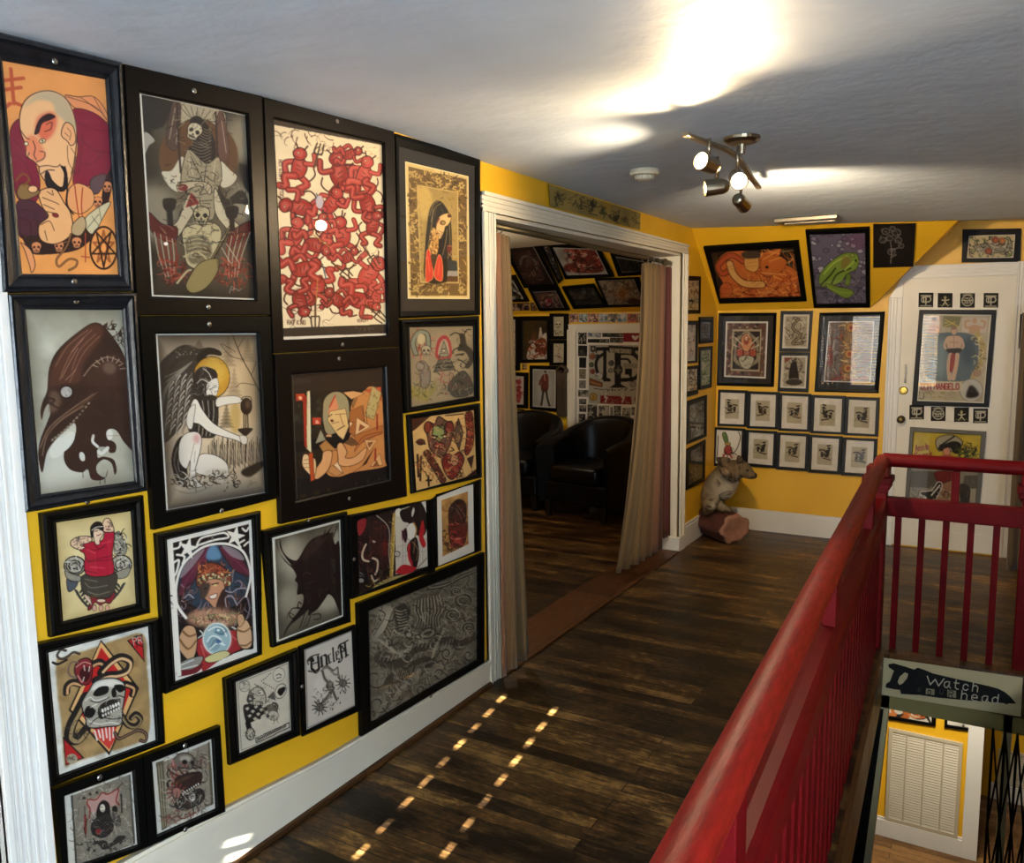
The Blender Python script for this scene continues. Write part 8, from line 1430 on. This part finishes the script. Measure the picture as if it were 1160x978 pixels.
MB().lathe((p.x, p.y, zt - .0005), (0, 0, -1), [(0, .062), (.012, .064), (.022, .06), (.024, .045)], 28).build('base', 'plastic', dc, smooth=False); MB().lathe((p.x, p.y, zt - .026), (0, 0, -1), [(0, .04), (.014, .037), (.02, .025)], 24).build('cap', 'plastic', dc)
sl = MB()
for k in range(16): a = k * .3927; sl.bar((p.x + .042 * math.cos(a), p.y + .042 * math.sin(a), zt - .024), (p.x + .04 * math.cos(a), p.y + .04 * math.sin(a), zt - .038), .009, .003)
sl.build('vent_rib', 'plastic', dc)
q = [(874.7, 247), (946, 243), (951, 248.4), (887.6, 253)]; pc = Plane((0, 0, 2.19), (0, 0, -1)); P = [pc.at(v) for v in q]; xa, xb = .66, 1.02; ya, yb = 2.28, 2.46; zv = min(zc(xa, yb), zc(xb, yb), zc(xb, ya)) - .001
cv = thing('ceiling_vent', 'long metal ceiling vent with fine louvres near the sloping wall', 'vent', ((xa + xb) / 2, (ya + yb) / 2, zv - .014)); f = MB()
for a, b_ in (((xa, ya), (xb, ya + .03)), ((xa, yb - .03), (xb, yb)), ((xa, ya + .03), (xa + .03, yb - .03)), ((xb - .03, ya + .03), (xb, yb - .03))): f.box((a[0], a[1], zv - .020), (b_[0], b_[1], zv + .004))
f.build('frame', 'nickel', cv, bevel=.004); sl = MB()
for k in range(18): x = xa + .04 + (xb - xa - .08) * k / 17; sl.bar((x, ya + .03, zv - .006), (x, yb - .03, zv - .006), .004, .012)
sl.build('louvre_slat', 'white', cv)

# ------------------------------------------------------------------ the stuffed animal on its log
PA = Plane((.2, 2.96, 0), (-.1, -1, 0)); CA = (775, 490, 6.985)
A_ = lambda x, y, h=0.: PA.at(px(CA, [(x, y)])[0], h)
lg = MB(); rng = random.Random(3); c0, c1 = FL.at((797, 600)), FL.at((838, 604)); a0 = Vector((.02, 3.09, .11)); a1 = Vector((.30, 2.90, .105)); ax = (a1 - a0).normalized()
prof = [(-.16, .02), (-.155, .085), (-.10, .105), (0, .115), (.12, .118), (.24, .122), (.33, .124), (.345, .118), (.349, .09), (.343, .08), (.340, .03)]
o = len(lg.v); n = 22; sd = ax.cross(Vector((0, 0, 1))).normalized(); nz = [1 + .10 * math.sin(2.1 * j + 1) + .03 * math.sin(5 * j) for j in range(n)]
for t_, r in prof:
    for j in range(n):
        a = 2 * math.pi * j / n; rr = .95 * r * nz[j] * (1 + .05 * math.sin(9 * t_ + j)); lg.v.append(tuple(a0 + ax * t_ + sd * rr * 1.12 * math.cos(a) + Vector((0, 0, 1)) * max(rr * math.sin(a) * (.92 if math.sin(a) > 0 else .86), -.1085)))
for i in range(len(prof) - 1):
    for j in range(n): lg.f.append((o + i * n + j, o + i * n + (j + 1) % n, o + (i + 1) * n + (j + 1) % n, o + (i + 1) * n + j))
lg.f.append(tuple(o + j for j in range(n))); lg.f.append(tuple(o + (len(prof) - 1) * n + j for j in range(n)))
lb = thing('mounting_log', 'thick reddish brown log with a pale sawn end under the stuffed animal', 'log', (a0.x, a0.y, 0)); lo_ = lg.build('log', mat('reddish bark', '4a2216', .85, bump=.5, bscale=18, var=.35, vscale=9), lb, smooth=True); lo_.data.materials.append(mat('sawn log end', '8a604a', .8, bump=.2, bscale=30, var=.2, vscale=14)); 
for pl_ in lo_.data.polygons:
    if (pl_.center + ORG[lb.name] - a0).dot(ax) > .325: pl_.material_index = 1
an = thing('stuffed_animal', 'taxidermy animal with spotted grey brown fur reared up on a log in the corner', 'taxidermy', (.12, 3.03, .2))
J = {}; ED = []
def chain(names, parent=None):
    for i, (nm, p, r) in enumerate(names):
        J[nm] = (p, r); 
        if i or parent: ED.append((names[i - 1][0] if i else parent, nm))
chain([('pelvis', A_(222, 525), .105), ('loin', A_(262, 440), .112), ('chest', A_(335, 345), .112), ('shoulder', A_(385, 295), .092), ('neck', A_(430, 285), .078), ('skull', A_(468, 290, .01), .066), ('brow', A_(508, 322, .015), .048), ('muzzle', A_(545, 346, .02), .030), ('nose', A_(578, 340, .022), .018)])
chain([('belly', A_(345, 455), .075), ('groin', A_(300, 530), .062)], 'chest')
chain([('hipN', A_(190, 565, .06), .082), ('kneeN', A_(195, 615, .10), .048), ('hockN', A_(165, 672, .08), .028), ('footN', A_(172, 712, .10), .028), ('toeN', A_(205, 722, .14), .022)], 'pelvis')
chain([('hipF', A_(262, 560, -.02), .055), ('kneeF', A_(295, 592, .02), .038), ('hockF', A_(335, 620, .03), .026), ('footF', A_(370, 638, .05), .024)], 'pelvis')
chain([('elbN', A_(345, 330, .12), .040), ('foreN', A_(305, 292, .14), .030), ('pawN', A_(375, 350, .15), .027)], 'shoulder')
chain([('elbF', A_(335, 245, .08), .036), ('foreF', A_(290, 222, .07), .026), ('pawF', A_(252, 205, .07), .014)], 'shoulder')
LOGTOP = .226
J['hipN'] = (J['hipN'][0] + Vector((0, 0, .012)), .076); J['hockN'] = (J['hockN'][0] + Vector((0, 0, .012)), .026)
for k in J:                                             # paws stand on the bark
    p, r = J[k]
    if k in ('footN', 'toeN', 'footF'): J[k] = (Vector((p.x, p.y, LOGTOP + r * .95)), r)
me = bpy.data.meshes.new('body'); ks = list(J); me.from_pydata([J[k][0] - ORG[an.name] for k in ks], [(ks.index(a), ks.index(b)) for a, b in ED], []); ob = bpy.data.objects.new('body', me); COL.objects.link(ob)
ob.modifiers.new('skin', 'SKIN'); ob.modifiers.new('sub', 'SUBSURF').levels = 2; sv = me.skin_vertices[0].data
for i, k in enumerate(ks): sv[i].radius = (J[k][1], J[k][1])
sv[0].use_root = True; bpy.context.view_layer.update(); dgp = bpy.context.evaluated_depsgraph_get(); m2 = bpy.data.meshes.new_from_object(ob.evaluated_get(dgp)); bpy.data.objects.remove(ob)
m2.name = 'body'; m2.materials.clear(); m2.materials.append(M['fur']); ob = bpy.data.objects.new('body', m2); COL.objects.link(ob); ob.parent = an; m2.polygons.foreach_set('use_smooth', [True] * len(m2.polygons))
co = np.empty(len(m2.vertices) * 3, np.float32); m2.vertices.foreach_get('co', co); co = co.reshape(-1, 3) + np.array(ORG[an.name]); rg = np.random.RandomState(2); cf = np.tile(hx('65533a'), (len(co), 1))
m2.vertices.foreach_get('normal', (nn := np.empty(len(co) * 3, np.float32))); nn = nn.reshape(-1, 3)
bel = np.array(A_(345, 470, .05)); d = np.linalg.norm(co - bel, axis=1); k = np.clip(1.25 - d / .15, 0, 1)[:, None]; cf = cf * (1 - k) + hx('a89c86') * k
tg = np.array(A_(235, 580, .1)); d = np.linalg.norm(co - tg, axis=1); k = np.clip(1.1 - d / .06, 0, 1)[:, None]; cf = cf * (1 - k) + hx('9a8e78') * k
sp = co[rg.choice(len(co), 150)]; d = np.min(np.linalg.norm(co[:, None] - sp[None], axis=2), axis=1); dark = np.clip(1.4 - d / .012, 0, 1)[:, None] * .8; cf = cf * (1 - dark) + hx('2a2018') * dark
ns = np.array(J['nose'][0]); d = np.linalg.norm(co - ns, axis=1); k = np.clip(1.6 - d / .016, 0, 1)[:, None]; cf = cf * (1 - k) + hx('2a1c18') * k; ear = np.array(A_(340, 310, .13)); d = np.linalg.norm(co - ear, axis=1); k = np.clip(1.0 - d / .07, 0, 1)[:, None] * .6; cf = cf * (1 - k) + hx('a8866c') * k
ink(m2, cf * (.9 + .2 * rg.rand(len(co), 1)))
for h_ in (.05, -.035):
    c = A_(445, 228, h_); e = MB().lathe(c - Vector((0, 0, .01)), (-.3, -.1 if h_ > 0 else .2, 1), [(0, .026), (.025, .022), (.045, .012), (.055, .002)], 12); eo = e.build('ear', M['fur'], an, smooth=True); ink(eo.data, np.tile(hx('4f3f2c'), (len(eo.data.vertices), 1)))
ey = MB().lathe(A_(500, 300, .060), -PA.n * -1, [(-.006, .004), (-.002, .0085), (.003, .006), (.005, .002)], 12).build('eye', 'iron', an, smooth=True)
for x, y, h_ in ((378, 352, .16),):
    cl = MB()
    for k in range(4): p = A_(x + 8 + k * 5, y + 3 + (k % 2) * 3, h_ + .012 - .01 * k); cl.tube([p, p + Vector((.012, -.012, -.004)), p + Vector((.018, -.016, -.012))], [.004, .003, .0008], 6)
    cl.build('claw_tooth', 'plaque', an, smooth=True)

# ------------------------------------------------------------------ light
def light(name, kind, loc, energy, col, **k):
    l = bpy.data.lights.new(name, kind); l.energy = energy; l.color = col; o = bpy.data.objects.new(name, l); COL.objects.link(o); o.location = loc
    aim = k.pop('aim', None)
    for a, v in k.items(): setattr(l, a, v)
    if aim is not None: o.rotation_euler = Vector(aim).to_track_quat('-Z', 'Y').to_euler()
    return o
WARM = (1.0, .76, .48)
for (p, a), e, cone, c in zip(LP_, (30, 46, 60, 130), (150, 112, 105, 125), ((1, .70, .38), WARM, WARM, WARM)): light('track_spot', 'SPOT', p, e, c, aim=a, spot_size=R(cone), spot_blend=.8, shadow_soft_size=.022)
light('side_window_fill', 'AREA', (3.16, -3.6, 1.25), 150, (.68, .84, 1.0), aim=(-1, .3, .1), shape='RECTANGLE', size=1.4, size_y=1.15)  # added cool fill for the room, set at the invented side window
el = math.atan(.33); light('sun', 'SUN', (0, -8, 4), 130, (1, .97, .9), aim=(-.15 * math.cos(el), .989 * math.cos(el), -math.sin(el)), angle=R(.16))
light('side_room_fill', 'POINT', (-1.7, 2.0, 2.0), 24, (1, .82, .6), shadow_soft_size=.06)  # added fill that brightens the side room, no fixture behind it
light('downstairs_lamp', 'AREA', (1.7, 2.9, -.3), 44, (1, .9, .72), aim=(-.05, .35, -1), shape='DISK', size=.5)
w = bpy.data.worlds.new('sky'); SC.world = w; w.use_nodes = True; bg = w.node_tree.nodes['Background']; sk = w.node_tree.nodes.new('ShaderNodeTexSky'); sk.sky_type = 'NISHITA'; sk.sun_disc = False; sk.sun_elevation = R(18); sk.sun_rotation = R(180); w.node_tree.links.new(sk.outputs[0], bg.inputs[0]); bg.inputs[1].default_value = .35
SC.view_settings.view_transform = 'Standard'; SC.view_settings.look = 'None'; SC.view_settings.exposure = 0; SC.view_settings.gamma = 1; SC.view_settings.use_curve_mapping = False
SC.cycles.use_denoising = True; SC.cycles.max_bounces = 8; SC.cycles.transparent_max_bounces = 16; SC.cycles.sample_clamp_indirect = 6
